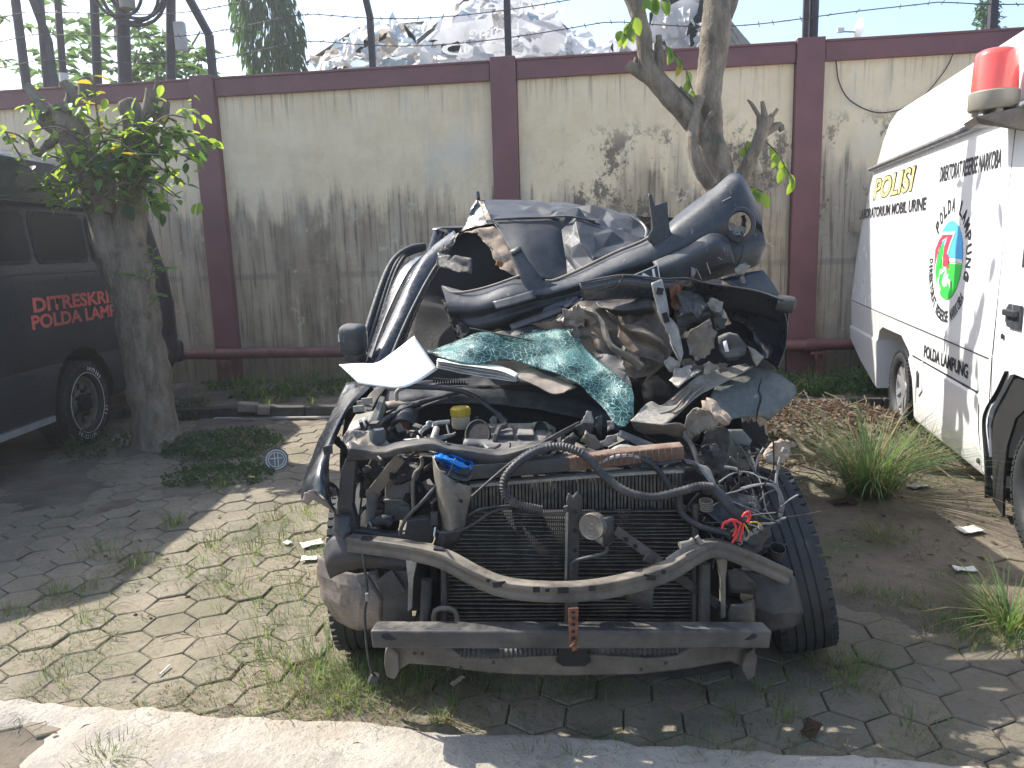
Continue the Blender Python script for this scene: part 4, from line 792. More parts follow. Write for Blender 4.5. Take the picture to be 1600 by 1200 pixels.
# small litter, each its own thing
def scrap(name, px, py, w, d, rz, mat, label, cat, amp=.006, z=.012):
    p = GP(px, py); mb = MB(); mb.sheet([[Vector((-w / 2, -d / 2, .0)), Vector((0, -d / 2, .004)), Vector((w / 2, -d / 2, 0))], [Vector((-w / 2, d / 2, .008)), Vector((0, d / 2, .0)), Vector((w / 2, d / 2, .004))]], 12, 8, amp, 16, px)
    o = mb.build(name, M[mat], smooth=30, solid=.0015); o.location = (p.x, p.y, max(z, soil_z(p.x, p.y) + z * .8)); o.rotation_euler = (0, 0, rz); return tag(o, label, cat, 'litter scraps on the ground')
scrap('paper_scrap', 484, 877, .085, .06, .1, 'litter_paper', 'white paper scrap on the sunlit pavers left of the wreck', 'paper scrap')
scrap('paper_scrap', 488, 854, .12, .08, .5, 'litter_paper', 'larger pale paper scrap tucked against the wreck left side', 'paper scrap')
scrap('paper_scrap', 450, 852, .04, .05, 1., 'litter_paper', 'tiny crumpled scrap among grass left of the wreck', 'paper scrap')
scrap('paper_scrap', 1514, 834, .13, .075, .25, 'litter_paper', 'cream wrapper lying near the white van front wheel', 'wrapper')
scrap('paper_scrap', 1507, 897, .10, .05, -.1, 'litter_paper', 'pale crumpled wrapper on dark soil below the cream one', 'wrapper')
scrap('plastic_scrap', 1432, 765, .14, .08, .4, 'grey_wire', 'grey plastic scrap at the foot of the big grass clump', 'plastic scrap')
scrap('fallen_leaf', 1267, 1147, .08, .05, .9, 'dry_leaf', 'single curled brown leaf on a paver near the front', 'leaf', .012)
scrap('fallen_leaf', 268, 708, .13, .06, .5, 'dry_leaf', 'reddish dead leaf on the ground below the sprouting tree', 'leaf', .012)
scrap('fallen_leaf', 127, 700, .09, .05, .2, 'dry_leaf', 'yellowish dead leaf by the black van wheel', 'leaf', .012)
scrap('fallen_leaf', 1317, 790, .14, .08, .2, 'dry_leaf', 'broad reddish leaf on soil right of the wreck wheel', 'leaf', .012)
mb = MB(); p = GP(792, 1150 - 0); p = GP(257, 1052); mb.tube([p + Vector((-.005, -.03, .012)), p + Vector((.005, .04, .012))], .004, 6); tag(mb.build('paper_straw', M['litter_paper'], origin=p), 'short white straw lying on a sunlit hexagonal paver', 'straw')
# white embossed lid leaning in the weeds
p = GP(433, 732); t = thing('round_lid', p, 'round white ridged lid leaning in the weeds left of the wreck', 'lid')
LM = Matrix.Translation((0, 0, .07)) @ Matrix.Rotation(R_(15), 4, 'Z') @ Matrix.Rotation(R_(62), 4, 'X')
mb = MB(); mb.lathe([(.001, 0), (.085, 0), (.09, .006), (.09, -.004), (.001, -.006)], LM, 28); mb.build('disc', M['grey_wire'], t)
mb = MB(); mb.lathe([(.078, .0015), (.078, .006), (.070, .006), (.070, .0015)], LM, 28); mb.lathe([(.06, .0015), (.06, .005), (.054, .005), (.054, .0015)], LM, 28)
for a in (-1, 1): mb.box(LM @ Vector((a * .012, 0, .003)), (.007, .10, .006), LM.to_3x3())
mb.box(LM @ Vector((0, .01, .003)), (.09, .007, .006), LM.to_3x3()); mb.build('raised_pattern', M['litter_paper'], t, smooth=0)
# loose bricks by the kerb
for px, py, s, lab in ((388, 636, .2, 'broken brown brick lying on the kerb behind the weeds'), (1336, 618, .22, 'reddish broken brick among the creeping plants by the white van'), (412, 640, .12, 'smaller brick fragment beside the broken brown brick')):
    p = W(px, py, kerb_y(0) + .15); mb = MB(); mb.box((0, 0, 0), (s, .1, .09), Euler((.1, .15, .3)).to_matrix()); o = mb.build('brick', M['splash'], smooth=0, bevel=.012); o.location = p; tag(o, lab, 'brick', 'broken bricks by the kerb')
# ================================================================ VANS
def loft_body(ys, prof, width, warp, sgn=1):
    """prof: (inset, z) from sill to roof centre; mirrored across the width; warp(y, inset, z) -> (x, y, z)"""
    mb = MB(); ring = [(i, z) for i, z in prof] + [(width - i, z) for i, z in reversed(prof)]; n = len(ring); vs = []
    for y in ys:
        for i, z in ring: vs.append(warp(y, i, z))
    fs = [(a * n + j, a * n + (j + 1) % n, (a + 1) * n + (j + 1) % n, (a + 1) * n + j) for a in range(len(ys) - 1) for j in range(n)]
    fs += [tuple(range(n)), tuple((len(ys) - 1) * n + j for j in range(n - 1, -1, -1))]
    return mb.add([(sgn * x, y, z) for x, y, z in vs], fs)
def cut(o, prisms):
    """prisms: outlines in (y, z) pushed through x0..x1; the openings really go into the body"""
    mb = MB(); cs = []
    for pts, x0, x1 in prisms:
        mb = MB(); mb.plate([Vector((x0, y, z)) for y, z in pts], (x1 - x0, 0, 0)); c = mb.build('cutter', M['seam'], smooth=0); c.location = o.location; c.rotation_euler = o.rotation_euler
        if o.parent: c.parent = o.parent
        md = o.modifiers.new('cut', 'BOOLEAN'); md.operation = 'DIFFERENCE'; md.object = c; md.solver = 'EXACT'; cs.append(c)
    bpy.context.view_layer.update(); apply_mods(o)
    for c in cs:
        me = c.data; bpy.data.objects.remove(c); bpy.data.meshes.remove(me)
    o.data.shade_smooth(); o.data.set_sharp_from_angle(angle=R_(30))
def arc(cy, cz, r, a0, a1, n=14): return [(cy + r * math.cos(R_(a0 + (a1 - a0) * i / n)), cz + r * math.sin(R_(a0 + (a1 - a0) * i / n))) for i in range(n + 1)]
def wheel(name, parent, c, r, w, Mrot, rimmat, style, groove=4, tread_only=False, tyremat='rubber', sub=True):
    """axis along local x after Mrot; c is the centre. Tyre with grooved tread, rim with its own openings"""
    T = Matrix.Translation(c) @ Mrot @ Matrix.Rotation(R_(90), 4, 'Y'); rr = r * (.62 if style != 'alloy' else .66); hw = w / 2
    prof = [(rr, -hw * .72), (rr + .012, -hw * .9), (r * .80, -hw * 1.06), (r * .90, -hw * 1.03), (r * .965, -hw * .90)]
    for g in range(groove + 1):
        z0 = -hw * .84 + g * (hw * 1.68) / (groove + 1); z1 = z0 + hw * 1.68 / (groove + 1); cr = 1 - .012 * abs((z0 + z1) / w) ** 2
        prof += [(r * cr, z0 + .004), (r * cr, z1 - .004)] + ([(r * cr - .008, z1 - .003), (r * cr - .008, z1 + .003)] if g < groove else [])
    prof += [(r * .965, hw * .90), (r * .90, hw * 1.03), (r * .80, hw * 1.06), (rr + .012, hw * .9), (rr, hw * .72)]
    mb = MB(); mb.lathe(prof, T, 56)
    for k in range(56):                # shoulder blocks
        for s in (-1, 1):
            a = 2 * math.pi * k / 56; P = T @ Matrix.Rotation(a, 4, 'Z'); mb.box(P @ Vector((r * .963, 0, s * hw * .93)), (.018, r * .075, .022), P.to_3x3())
    ty = mb.build('tyre', M[tyremat], parent, smooth=40)
    mb = MB(); q = rr
    mb.lathe([(q + .008, hw * .80), (q + .008, hw * .70), (q - .012, hw * .66), (q - .022, hw * .2), (q - .022, -hw * .75), (q + .008, -hw * .8)], T, 40); rim = mb.build('rim', M[rimmat], parent, smooth=40)
    sub_p = rim
    if style == 'holes':
        mb = MB(); N = 40
        mb.lathe([(q - .02, hw * .36), (q * .80, hw * .46), (q * .76, hw * .50)], T, N); mb.lathe([(q * .50, hw * .50), (q * .44, hw * .62), (q * .40, hw * .62), (.001, hw * .62)], T, N)
        for k in range(8):
            a0 = 2 * math.pi * k / 8 + .17; a1 = 2 * math.pi * (k + 1) / 8 - .17; mb.lathe([(q * .77, hw * .50), (q * .49, hw * .50), (q * .49, hw * .44), (q * .77, hw * .44)], T, 4, a0=a1 - .42, a1=a1)
        mb.build('disc', M[rimmat], sub_p, smooth=30)
        mb = MB(); mb.lathe([(.078, hw * .62), (.075, hw * .98), (.06, hw * 1.05), (.001, hw * 1.05)], T, 20)
        for k in range(6):
            a = k * math.pi / 3; P = T @ Vector((.105 * math.cos(a), .105 * math.sin(a), hw * .68)); mb.lathe([(.016, -.01), (.016, .022), (.001, .026)], Matrix.Translation(P) @ (Mrot @ Matrix.Rotation(R_(90), 4, 'Y')), 6)
        mb.build('hub', M['grime_and_shade'], sub_p, smooth=30)
    elif style == 'alloy':
        mb = MB()
        for k in range(5):
            P = T @ Matrix.Rotation(2 * math.pi * k / 5 + .3, 4, 'Z')
            for s in (-1, 1):
                mb.add([P @ Vector(v) for v in ((.05, s * .012, hw * .62), (.05, s * .055, hw * .58), (q - .015, s * .085, hw * .68), (q - .015, s * .035, hw * .70), (.05, s * .012, hw * .40), (.05, s * .055, hw * .36), (q - .015, s * .085, hw * .45), (q - .015, s * .035, hw * .46))], [(0, 1, 2, 3), (4, 5, 6, 7), (0, 1, 5, 4), (1, 2, 6, 5), (2, 3, 7, 6), (3, 0, 4, 7)])
        mb.lathe([(.075, hw * .4), (.07, hw * .66), (.03, hw * .70), (.001, hw * .70)], T, 24); mb.build('spokes', M[rimmat], sub_p, smooth=30)
        mb = MB(); mb.lathe([(q - .03, hw * .2), (.001, hw * .2)], T, 24); mb.build('brake_disc', M['grime_and_shade'], sub_p)
    else:
        mb = MB(); mb.lathe([(q - .02, hw * .3), (q * .6, hw * .42), (.05, hw * .5), (.001, hw * .5)], T, 24); mb.build('disc', M[rimmat], sub_p)
    return ty
Z0 = Matrix.Identity(4)
# ---- black van, left (side plane x = -3.75, rear towards the wall)
lv = thing('black_van', (-3.75, 6.7, 0), 'black police minibus with red side lettering parked behind the leafy tree trunk', 'van')
def warpL(y, i, z):
    rear = pl(z, [(.3, 1.78), (.36, 1.86), (.6, 2.10), (1.15, 2.06), (1.55, 1.98), (2.1, 1.84), (2.4, 1.65)]); front = pl(z, [(.3, -3.2), (.9, -3.25), (1.3, -3.1), (2.1, -2.35), (2.4, -2.1)])
    t = y; yy = lerp(front, rear, t); e = min(t, 1 - t) * (rear - front); k = max(0, 1 - e / .16); i2 = i + (.16 - math.sqrt(max(0, .16 ** 2 - (.16 * k) ** 2))) * (1 if i < .8 else -1)
    return (i2, yy, z - .05 * k * k * smooth(1.9, 2.3, z))
tsL = [0, .008, .018, .034] + [.06 + .88 * i / 26 for i in range(27)] + [.966, .982, .992, 1]
profL = [(.06, .34), (.02, .38), (.0, .50), (.004, .76), (.012, .775), (.006, .80), (.0, 1.1), (.008, 1.45), (.018, 1.52), (.034, 1.545), (.085, 2.0), (.10, 2.06), (.085, 2.085), (.092, 2.115), (.115, 2.125), (.13, 2.30), (.17, 2.44), (.30, 2.52), (.80, 2.56)]
body = loft_body(tsL, profL, 1.65, warpL, -1).build('body', M['van_black'], lv, smooth=30)
AY = -.02
cut(body, [(arc(AY, .40, .47, -10, 190) + [(AY - .47, .2), (AY + .47, .2)], .1, -.42), (arc(-2.75, .40, .47, -10, 190) + [(-3.2, .2), (-2.3, .2)], .1, -.42), ([(1.0, .2), (1.95, .2), (1.95, .50), (1.62, .36)], .1, -1.8)])
mb = MB(); mb.plate([Vector((-.415, y, z)) for y, z in arc(AY, .40, .48, 0, 180)], (-.01, 0, 0)); mb.plate([Vector((-.415, y, z)) for y, z in arc(-2.75, .40, .48, 0, 180)], (-.01, 0, 0)); mb.build('wheel_arch_liner', M['grime_and_shade'], lv, smooth=0)
def sideL(y, z, out=.004):   # a point on the van's side
    return Vector((-pl(z, [(b, a) for a, b in profL]) + out, y, z))
def panelL(name, ya, yb, za, zb, mat, sl=0, out=.004, th=.006, r=.05, parent=None):
    mb = MB(); pts = [(ya + r, za), (yb - r, za), (yb, za + r), (yb - sl, zb - r), (yb - sl - r, zb), (ya + r - sl * 0, zb), (ya, zb - r), (ya, za + r)]
    mb.plate([sideL(y, z, out) for y, z in pts], (th, 0, 0)); return mb.build(name, M[mat], parent or lv, smooth=0, bevel=.002)
for ya, yb, sl in ((-2.3, -1.42, 0), (-1.36, -.48, 0), (-.42, .36, 0), (.42, 1.52, .10)):
    w_ = panelL('window', ya, yb, 1.60, 2.02, 'seam', sl); panelL('pane', ya + .025, yb - .025, 1.625, 1.995, 'dark_glass', sl, .009, .003, .04, w_)
mb = MB(); mb.sheet([[sideL(y, 2.062, .02) for y in (-2.2, -.5, 1.52)], [sideL(y, 2.085, .026) for y in (-2.2, -.5, 1.52)]], 10, 3); mb.build('rain_gutter', M['black_plastic'], lv, solid=.012, smooth=0)
mb = MB(); mb.sheet([[sideL(y, 1.515, .006) for y in (-3.0, -.5, 1.66)], [sideL(y, 1.535, .008) for y in (-3.0, -.5, 1.66)]], 10, 3); mb.build('belt_moulding', M['black_plastic'], lv, solid=.006, smooth=0)
mb = MB(); mb.beam((-.02, -2.2, .345), (-.02, -.53, .345), .05, .05); mb.build('sill_trim', M['alloy'], lv, smooth=0)
for y in (-2.36, -1.39, .39):
    mb = MB(); mb.sheet([[sideL(y, z, .0015) for z in (.42, .8, 1.2, 1.5)], [sideL(y + .008, z, .0015) for z in (.42, .8, 1.2, 1.5)]], 8, 2); mb.build('door_seam', M['seam'], lv, smooth=0, solid=.002)
mb = MB(); mb.box((-.004, -1.50, 1.20), (.03, .16, .05)); mb.build('handle', M['black_plastic'], lv, smooth=0, bevel=.01)
mb = MB(); mb.box((-.83, 2.08, .56), (1.62, .16, .26)); mb.build('rear_bumper', M['black_plastic'], lv, bevel=.05)
mb = MB(); mb.box((-.15, 2.03, 1.05), (.14, .08, .30)); mb.build('tail_light', M['beacon_red'], lv, bevel=.015)
def txtL(s, ya, yb, za, zb, bold=.035):
    z_ = (za + zb) / 2; Mx = Matrix(((0, 0, 1, -pl(z_, [(b, a) for a, b in profL]) + .003), (1, 0, 0, ya), (0, 1, 0, za), (0, 0, 0, 1))); text_mesh(s, yb - ya, zb - za, 'lettering', M['letter_red'], lv, Mx, bold)
txtL('DITRESKRIM', -.62, .74, 1.215, 1.335); txtL('POLDA LAMPUNG', -.67, 1.12, 1.085, 1.200)
wheel('wheel', lv, (-.13, AY, .375), .375, .25, Z0, 'steel_rim', 'holes'); wheel('wheel', lv, (-.13, -2.75, .375), .375, .25, Z0, 'steel_rim', 'holes')
# raised pale marks on the tyre wall
mb = MB(); T = Matrix.Translation((-.13 + .131, AY, .375)) @ Matrix.Rotation(R_(90), 4, 'Y'); r_ = random.Random(3)
for a0, n_ in ((-40, 9), (130, 7), (60, 3)):
    for k in range(n_):
        a = R_(a0 + k * 6.5); P = T @ Matrix.Rotation(a, 4, 'Z'); mb.box(P @ Vector((.302, 0, .001)), (.034, .007, .004), P.to_3x3())
        if k % 2: mb.box(P @ Vector((.302 + r_.choice((-.013, 0, .013)), .010, .001)), (.007, .016, .004), P.to_3x3())
mb.lathe([(.268, 0), (.268, .003), (.264, .003), (.264, 0)], T, 40); mb.build('tyre_marks', M['letter_white'], lv, smooth=0)
for x in (-1.5,):
    wheel('wheel', lv, (x, AY, .375), .375, .25, Matrix.Rotation(R_(180), 4, 'Z'), 'steel_rim', 'plain'); wheel('wheel', lv, (x, -2.75, .375), .375, .25, Matrix.Rotation(R_(180), 4, 'Z'), 'steel_rim', 'plain')
mb = MB(); mb.plate([Vector((-.2, -2.98, 1.5)), Vector((-1.45, -2.98, 1.5)), Vector((-1.40, -2.55, 2.02)), Vector((-.25, -2.55, 2.02))], (0, -.02, .01)); mb.build('windscreen', M['dark_glass'], lv, smooth=0)

# ---- white police laboratory van, right
RRZ = -math.atan2(.234, .972); rv_ = thing('white_van', (2.6, 3.746, 0), 'white high-roof police laboratory van with round emblem parked at the right', 'van', rz=RRZ)
RT = [(.0, 4.86), (.2, 4.88), (.60, 4.94), (.93, 4.98), (1.25, 4.88), (1.61, 4.72), (1.81, 4.60), (2.3, 4.22), (2.5, 4.06), (2.74, 3.82), (2.8, 3.74)]
def warpR(t, i, z):
    rear = pl(z, RT); front = pl(z, [(.2, -1.15), (.9, -1.2), (1.3, -1.0), (2.2, -.35), (2.5, -.05), (2.75, .25)])
    yy = lerp(front, rear, t); e = min(t, 1 - t) * (rear - front); k = max(0, 1 - e / .20); i2 = i + (.20 - math.sqrt(max(0, .04 - (.20 * k) ** 2))) * (1 if i < .8 else -1)
    return (i2, yy, z - .02 * k * k * smooth(2.5, 2.75, z))
profR = [(.09, .16), (.035, .185), (.02, .22), (.012, .42), (.004, .56), (.0, .64), (.014, .665), (.012, .70), (.006, .90), (.004, .912), (.008, .93), (.012, 1.3), (.02, 1.7), (.03, 2.1), (.036, 2.23), (.012, 2.238), (.010, 2.262), (.04, 2.275), (.050, 2.31), (.062, 2.50), (.08, 2.63), (.12, 2.71), (.22, 2.765), (.5, 2.79), (.85, 2.80)]
tsR = [0, .006, .014, .022, .032] + [.05 + .90 * i / 30 for i in range(31)] + [.968, .979, .987, .994, 1]
body = loft_body(tsR, profR, 1.69, warpR, 1).build('body', M['white_paint'], rv_, smooth=30)
cut(body, [([(3.46, -.1), (3.46, .66), (3.40, .75), (3.28, .795), (2.62, .795), (2.38, .70), (2.22, .50), (2.16, .25), (2.16, -.1)], -.1, .5),
           ([(.47, -.1), (.50, .14), (.61, .50), (.57, .60), (.34, .845), (.28, .86), (-.62, .86), (-.78, .5), (-.78, -.1)], -.1, .5),
           ([(3.46, -.1), (3.46, .20), (4.2, .36), (4.80, .55), (4.9, .60), (5.3, .62), (5.3, -.1)], -.2, 1.9)])
mb = MB(); mb.plate([Vector((.49, y, z)) for y, z in ((3.5, .16), (3.5, .8), (2.1, .8), (2.1, .16))], (.01, 0, 0)); mb.plate([Vector((.49, y, z)) for y, z in ((.66, .16), (.66, .87), (-.8, .87), (-.8, .16))], (.01, 0, 0)); mb.build('wheel_arch_liner', M['grime_and_shade'], rv_, smooth=0)
mb = MB(); mb.sheet([[Vector((x, y, z)) for y, z in ((.36, .862), (.46, .74), (.60, .60), (.63, .50), (.55, .30), (.50, .10))] for x in (-.012, .05, .3)], 30, 8, lin=False); mb.plate([Vector((.030, y, z)) for y, z in ((.33, .85), (.46, .73), (.595, .59), (.62, .50), (.545, .30), (.495, .09), (.34, .05), (.37, .25), (.36, .45), (.28, .62), (.16, .70), (.16, .85))], (.01, 0, 0)); mb.build('mudguard', M['void'], rv_, solid=.006)
def sR(s, z, out=.003): return Vector((pl(z, [(b, a) for a, b in profR if True]) - out, s, z))
def sideR(s, z, out=.003):
    tab = sorted([(b, a) for a, b in profR]); return Vector((pl(z, tab) - out, s, z))
def stripR(name, pts, w, mat='seam', out=.002, th=.003):
    mb = MB(); a = [sideR(s, z, out) for s, z in pts]; b = [sideR(s + w[0], z + w[1], out) for s, z in pts]; mb.sheet([a, b], max(4, len(pts) * 6), 2, lin=True); return mb.build(name, M[mat], rv_, smooth=0, solid=th)
stripR('panel_seam', [(4.75, .93), (3.4, .915), (2.0, .90), (.66, .885)], (0, .007)); stripR('door_rail', [(2.26, .672), (1.5, .662), (.80, .655)], (0, .012), 'black_plastic')
stripR('door_seam', [(.60, .18), (.585, .5), (.60, .9), (.60, 2.2)], (.008, 0)); stripR('door_seam', [(2.12, .20), (2.10, .45), (2.12, .66)], (.008, 0)); stripR('door_seam', [(.66, .20), (.74, .45), (.74, .60)], (.007, 0))
mb = MB(); mb.plate([sideR(s, z, .002) for s, z in ((1.93, .46), (2.02, .40), (2.05, .66), (1.95, .68))], (-.008, 0, 0)); mb.build('fuel_flap', M['white_paint'], rv_, smooth=0)
mb = MB(); mb.plate([sideR(s, z, .010) for s, z in ((2.0, .48), (2.04, .46), (2.05, .58), (2.015, .60))], (-.004, 0, 0)); mb.build('flap_latch', M['seam'], rv_, smooth=0)
mb = MB(); mb.plate([sideR(s, z, .004) for s, z in ((.24, 1.10), (.40, 1.10), (.43, 1.13), (.43, 1.20), (.40, 1.225), (.24, 1.225))], (-.014, 0, 0)); h_ = mb.build('handle', M['bumper_plastic'], rv_, smooth=0, bevel=.004)
mb = MB(); mb.box(sideR(.33, 1.18, .03), (.03, .16, .035)); mb.build('grip', M['black_plastic'], h_, smooth=0, bevel=.008)
mb = MB(); mb.lathe([(.001, 0), (.016, 0), (.016, .006), (.001, .006)], Matrix.Translation(sideR(.47, 1.04, .006)) @ Matrix.Rotation(R_(-90), 4, 'Y'), 14); mb.build('lock', M['seam'], rv_)
mb = MB(); mb.lathe([(.001, 0), (.018, 0), (.014, .010), (.001, .012)], Matrix.Translation(sideR(.72, .26, .002)) @ Matrix.Rotation(R_(-90), 4, 'Y'), 14); mb.build('sill_plug', M['seam'], rv_)
f = MB(); f.plate([sideR(s, z, .003) for s, z in ((.30, 1.42), (.30, 2.06), (.22, 2.12), (-.30, 2.12), (-.78, 1.42))], (-.006, 0, 0)); fr = f.build('window', M['seam'], rv_, smooth=0)
f = MB(); f.plate([sideR(s, z, .010) for s, z in ((.27, 1.45), (.27, 2.05), (.20, 2.09), (-.28, 2.09), (-.73, 1.45))], (-.003, 0, 0)); f.build('pane', M['dark_glass'], fr, smooth=0)
mb = MB(); mb.sheet([[Vector((.0, s, 2.236)) for s in (.1, 2, 4.12)], [Vector((-.014, s, 2.25)) for s in (.1, 2, 4.12)], [Vector((-.010, s, 2.268)) for s in (.1, 2, 4.12)]], 14, 5); mb.build('rain_gutter', M['grey_wire'], rv_, solid=.005, smooth=0)
def txtR(s, sa, sb, za, zb, mat='letter_black', bold=.012, shear=0, out=.003, name='lettering'):
    p = sideR(0, (za + zb) / 2, out); Mx = Matrix(((0, 0, -1, p.x), (-1, 0, 0, sa), (0, 1, 0, za), (0, 0, 0, 1))); return text_mesh(s, abs(sb - sa), zb - za, name, M[mat], rv_, Mx, bold, .0, shear)
txtR('POLISI', 4.02, 2.52, 1.945, 2.15, 'letter_black', .05, .25, .0025); txtR('POLISI', 3.985, 2.555, 1.956, 2.14, 'letter_yellow', .014, .25, .0045)
txtR('LABORATORIUM MOBIL URINE', 4.60, 2.18, 1.785, 1.885, bold=.03); txtR('DIREKTORAT RESERSE NARKOBA', 1.90, .76, 1.965, 2.075, bold=.024, shear=.12); txtR('POLDA LAMPUNG', 1.95, .99, .712, .805, bold=.03)
# round emblem
EC = (1.53, 1.43); ER = .262
def em(pts, mat, out, name):
    mb = MB(); mb.plate([sideR(EC[0] - x * 1.06, EC[1] + y, out) for x, y in pts], (-.001, 0, 0)); return mb.build(name, M[mat], rv_, smooth=0)
circ = lambda r, a0, a1, n=40: [(r * math.cos(R_(a0 + (a1 - a0) * i / n)), r * math.sin(R_(a0 + (a1 - a0) * i / n))) for i in range(n + 1)]
em(circ(ER, 0, 150) + [(-.06, .0)], 'emblem_blue', .0030, 'emblem_sky'); em([(ER * .99, -.02)] + circ(ER, -4, -185) + [(-.10, .0), (.0, -.02)], 'emblem_green', .0030, 'emblem_field')
em([(.02, -.005), (ER + .004, -.012), (ER + .004, .012), (.02, .015)], 'letter_white', .0045, 'emblem_band')
em([(-.30, .07), (-.23, .15), (-.16, .19), (.10, .19), (.03, .12), (-.02, .04), (-.07, -.02), (.0, -.09), (-.09, -.05), (-.13, .03), (-.12, .10), (-.05, .15), (-.17, .12), (-.22, .05), (-.245, -.04), (-.25, -.12), (-.285, -.03)], 'letter_white', .0055, 'emblem_figure')
em([(-.285, .07), (-.22, .135), (-.15, .172), (.06, .172), (.01, .12), (-.04, .04), (-.085, -.02), (-.105, .02), (-.10, .09), (-.04, .158), (-.15, .135), (-.215, .07), (-.255, -.02), (-.262, -.10), (-.278, -.02)], 'emblem_red', .0070, 'emblem_figure')
em([(-.19, .07), (-.13, .12), (-.09, .09), (-.115, .02), (-.15, -.03), (-.16, -.14), (-.20, -.10), (-.225, -.02)], 'emblem_green', .0065, 'emblem_leaf')
em([(-.095, .005), (-.06, .0), (-.03, .045), (.02, .02), (.01, -.03), (.045, -.06), (-.01, -.05), (-.04, -.035), (-.07, -.05), (-.10, -.03)], 'emblem_red', .0075, 'emblem_hand')
for pts in ([(-.19, -.07), (-.12, -.06), (-.05, -.07), (-.09, -.09), (-.14, -.10), (-.155, -.16), (-.10, -.20), (-.11, -.235), (-.16, -.19), (-.185, -.13)], [(-.06, -.10), (-.03, -.07), (-.01, -.10), (.04, -.09), (.03, -.12), (.08, -.13), (.10, -.19), (.06, -.16), (.0, -.14), (.02, -.17), (-.05, -.18), (-.09, -.15)]): em(pts, 'letter_white', .0060, 'emblem_scroll')
def ringtext(s, r, a0, a1, h, w, flip):
    for k, ch in enumerate(s):
        if ch == ' ': continue
        a = R_(lerp(a0, a1, k / (len(s) - 1))); x = r * math.cos(a); y = r * math.sin(a); t = a - R_(90) if not flip else a + R_(90)
        c_, s_ = math.cos(t), math.sin(t); p = sideR(EC[0] - x * 1.05, EC[1] + y, .003)
        u = Vector((0, -c_, s_)); v = Vector((0, s_, c_)); ww = w * (.4 if ch == 'I' else 1); o_ = p - u * ww / 2 - v * h / 2
        Mx = Matrix(((u.x, v.x, -1, o_.x), (u.y, v.y, 0, o_.y), (u.z, v.z, 0, o_.z), (0, 0, 0, 1))); text_mesh(ch, ww, h, 'lettering', M['letter_black'], rv_, Mx, .03, 0)
ringtext('POLDA LAMPUNG', .368, 142, -14, .098, .064, False); ringtext('DIREKTORAT RESERSE NARKOBA', .378, 182, 324, .080, .037, True)
em([(.37 + (.036 if i % 2 == 0 else .014) * math.cos(R_(90 + 36 * i)), -.10 + (.036 if i % 2 == 0 else .014) * math.sin(R_(90 + 36 * i))) for i in range(10)], 'letter_black', .003, 'emblem_star')
wheel('wheel', rv_, (.125, 2.66, .335), .335, .205, Matrix.Rotation(R_(180), 4, 'Z'), 'alloy', 'alloy'); wheel('wheel', rv_, (.10, -.16, .335), .335, .215, Matrix.Rotation(R_(180), 4, 'Z'), 'alloy', 'alloy')
for y in (2.66, -.16): wheel('wheel', rv_, (1.58, y, .335), .335, .205, Z0, 'alloy', 'plain')
mb = MB(); mb.plate([Vector((.22, -.98, 1.38)), Vector((1.47, -.98, 1.38)), Vector((1.42, -.38, 2.15)), Vector((.27, -.38, 2.15))], (0, -.03, .02)); mb.build('windscreen', M['dark_glass'], rv_, smooth=0)
# beacon on its bracket
bk = Vector((-.09, .56, 2.23))
mb = MB(); mb.add([bk + Vector(v) for v in ((.13, .17, .02), (-.10, .17, -.02), (-.13, -.12, -.02), (.13, -.15, .02), (.13, .17, -.04), (-.08, .14, -.055), (-.10, -.09, -.055), (.13, -.15, -.12))], [(0, 1, 2, 3), (4, 7, 6, 5), (0, 4, 5, 1), (1, 5, 6, 2), (2, 6, 7, 3), (3, 7, 4, 0)]); mb.build('beacon_bracket', M['splash'], rv_, smooth=0)
BT = Matrix.Translation(bk + Vector((.0, .03, 0))); mb = MB(); mb.lathe([(.001, .025), (.115, .025), (.122, .035), (.122, .115), (.116, .122), (.001, .122)], BT, 32)
for k in range(4): mb.box(BT @ Vector((.09 * math.cos(k * 1.57), .09 * math.sin(k * 1.57), .012)), (.03, .03, .03))
mb.build('beacon_base', M['beacon_grey'], rv_, smooth=40)
mb = MB(); mb.lathe([(.112, .122), (.112, .14), (.105, .30), (.096, .325), (.07, .338), (.001, .342)], BT, 32); mb.build('beacon_dome', M['beacon_red'], rv_, smooth=50)
# ================================================================ THE WRECK
WO = Vector((.22, 3.1, 0)); wreck = thing('wrecked_car', WO, 'crushed black car with its front end stripped to the bare radiator, facing the camera', 'wrecked car')
def sh(name, mat, rows, nu=24, nv=10, amp=0, freq=6, seed=0, solid=.003, smooth=30, lin=False, parent=None, org=WO, sharp=1):
    mb = MB(); mb.sheet(rows, nu, nv, amp, freq, seed, 0, lin, sharp); return mb.build(name, M[mat], parent or wreck, org, smooth, 0, solid)
def pa(name, mat, pts, Y=None, cuts=2, amp=.004, freq=9, seed=0, jag=0, solid=.003, smooth=25, parent=None, org=WO):
    pts = [p if len(p) == 3 else (p[0], p[1], Y) for p in pts]; mb = MB(); mb.patch(pts, cuts, amp, freq, seed, 0, jag); return mb.build(name, M[mat], parent or wreck, org, smooth, 0, solid)
def tb(name, mat, pts, r, Y=None, res=None, n=8, ribs=0, parent=None, org=WO):
    pts = [p if len(p) == 3 else (p[0], p[1], Y) for p in pts]; mb = MB(); L = sum((PW(a) - PW(b)).length for a, b in zip(pts, pts[1:]))
    mb.tube(pts, r, n, res or (int(L / .006) if ribs else max(8, int(L / .02))), 0, ribs); return mb.build(name, M[mat], parent or wreck, org, 50)
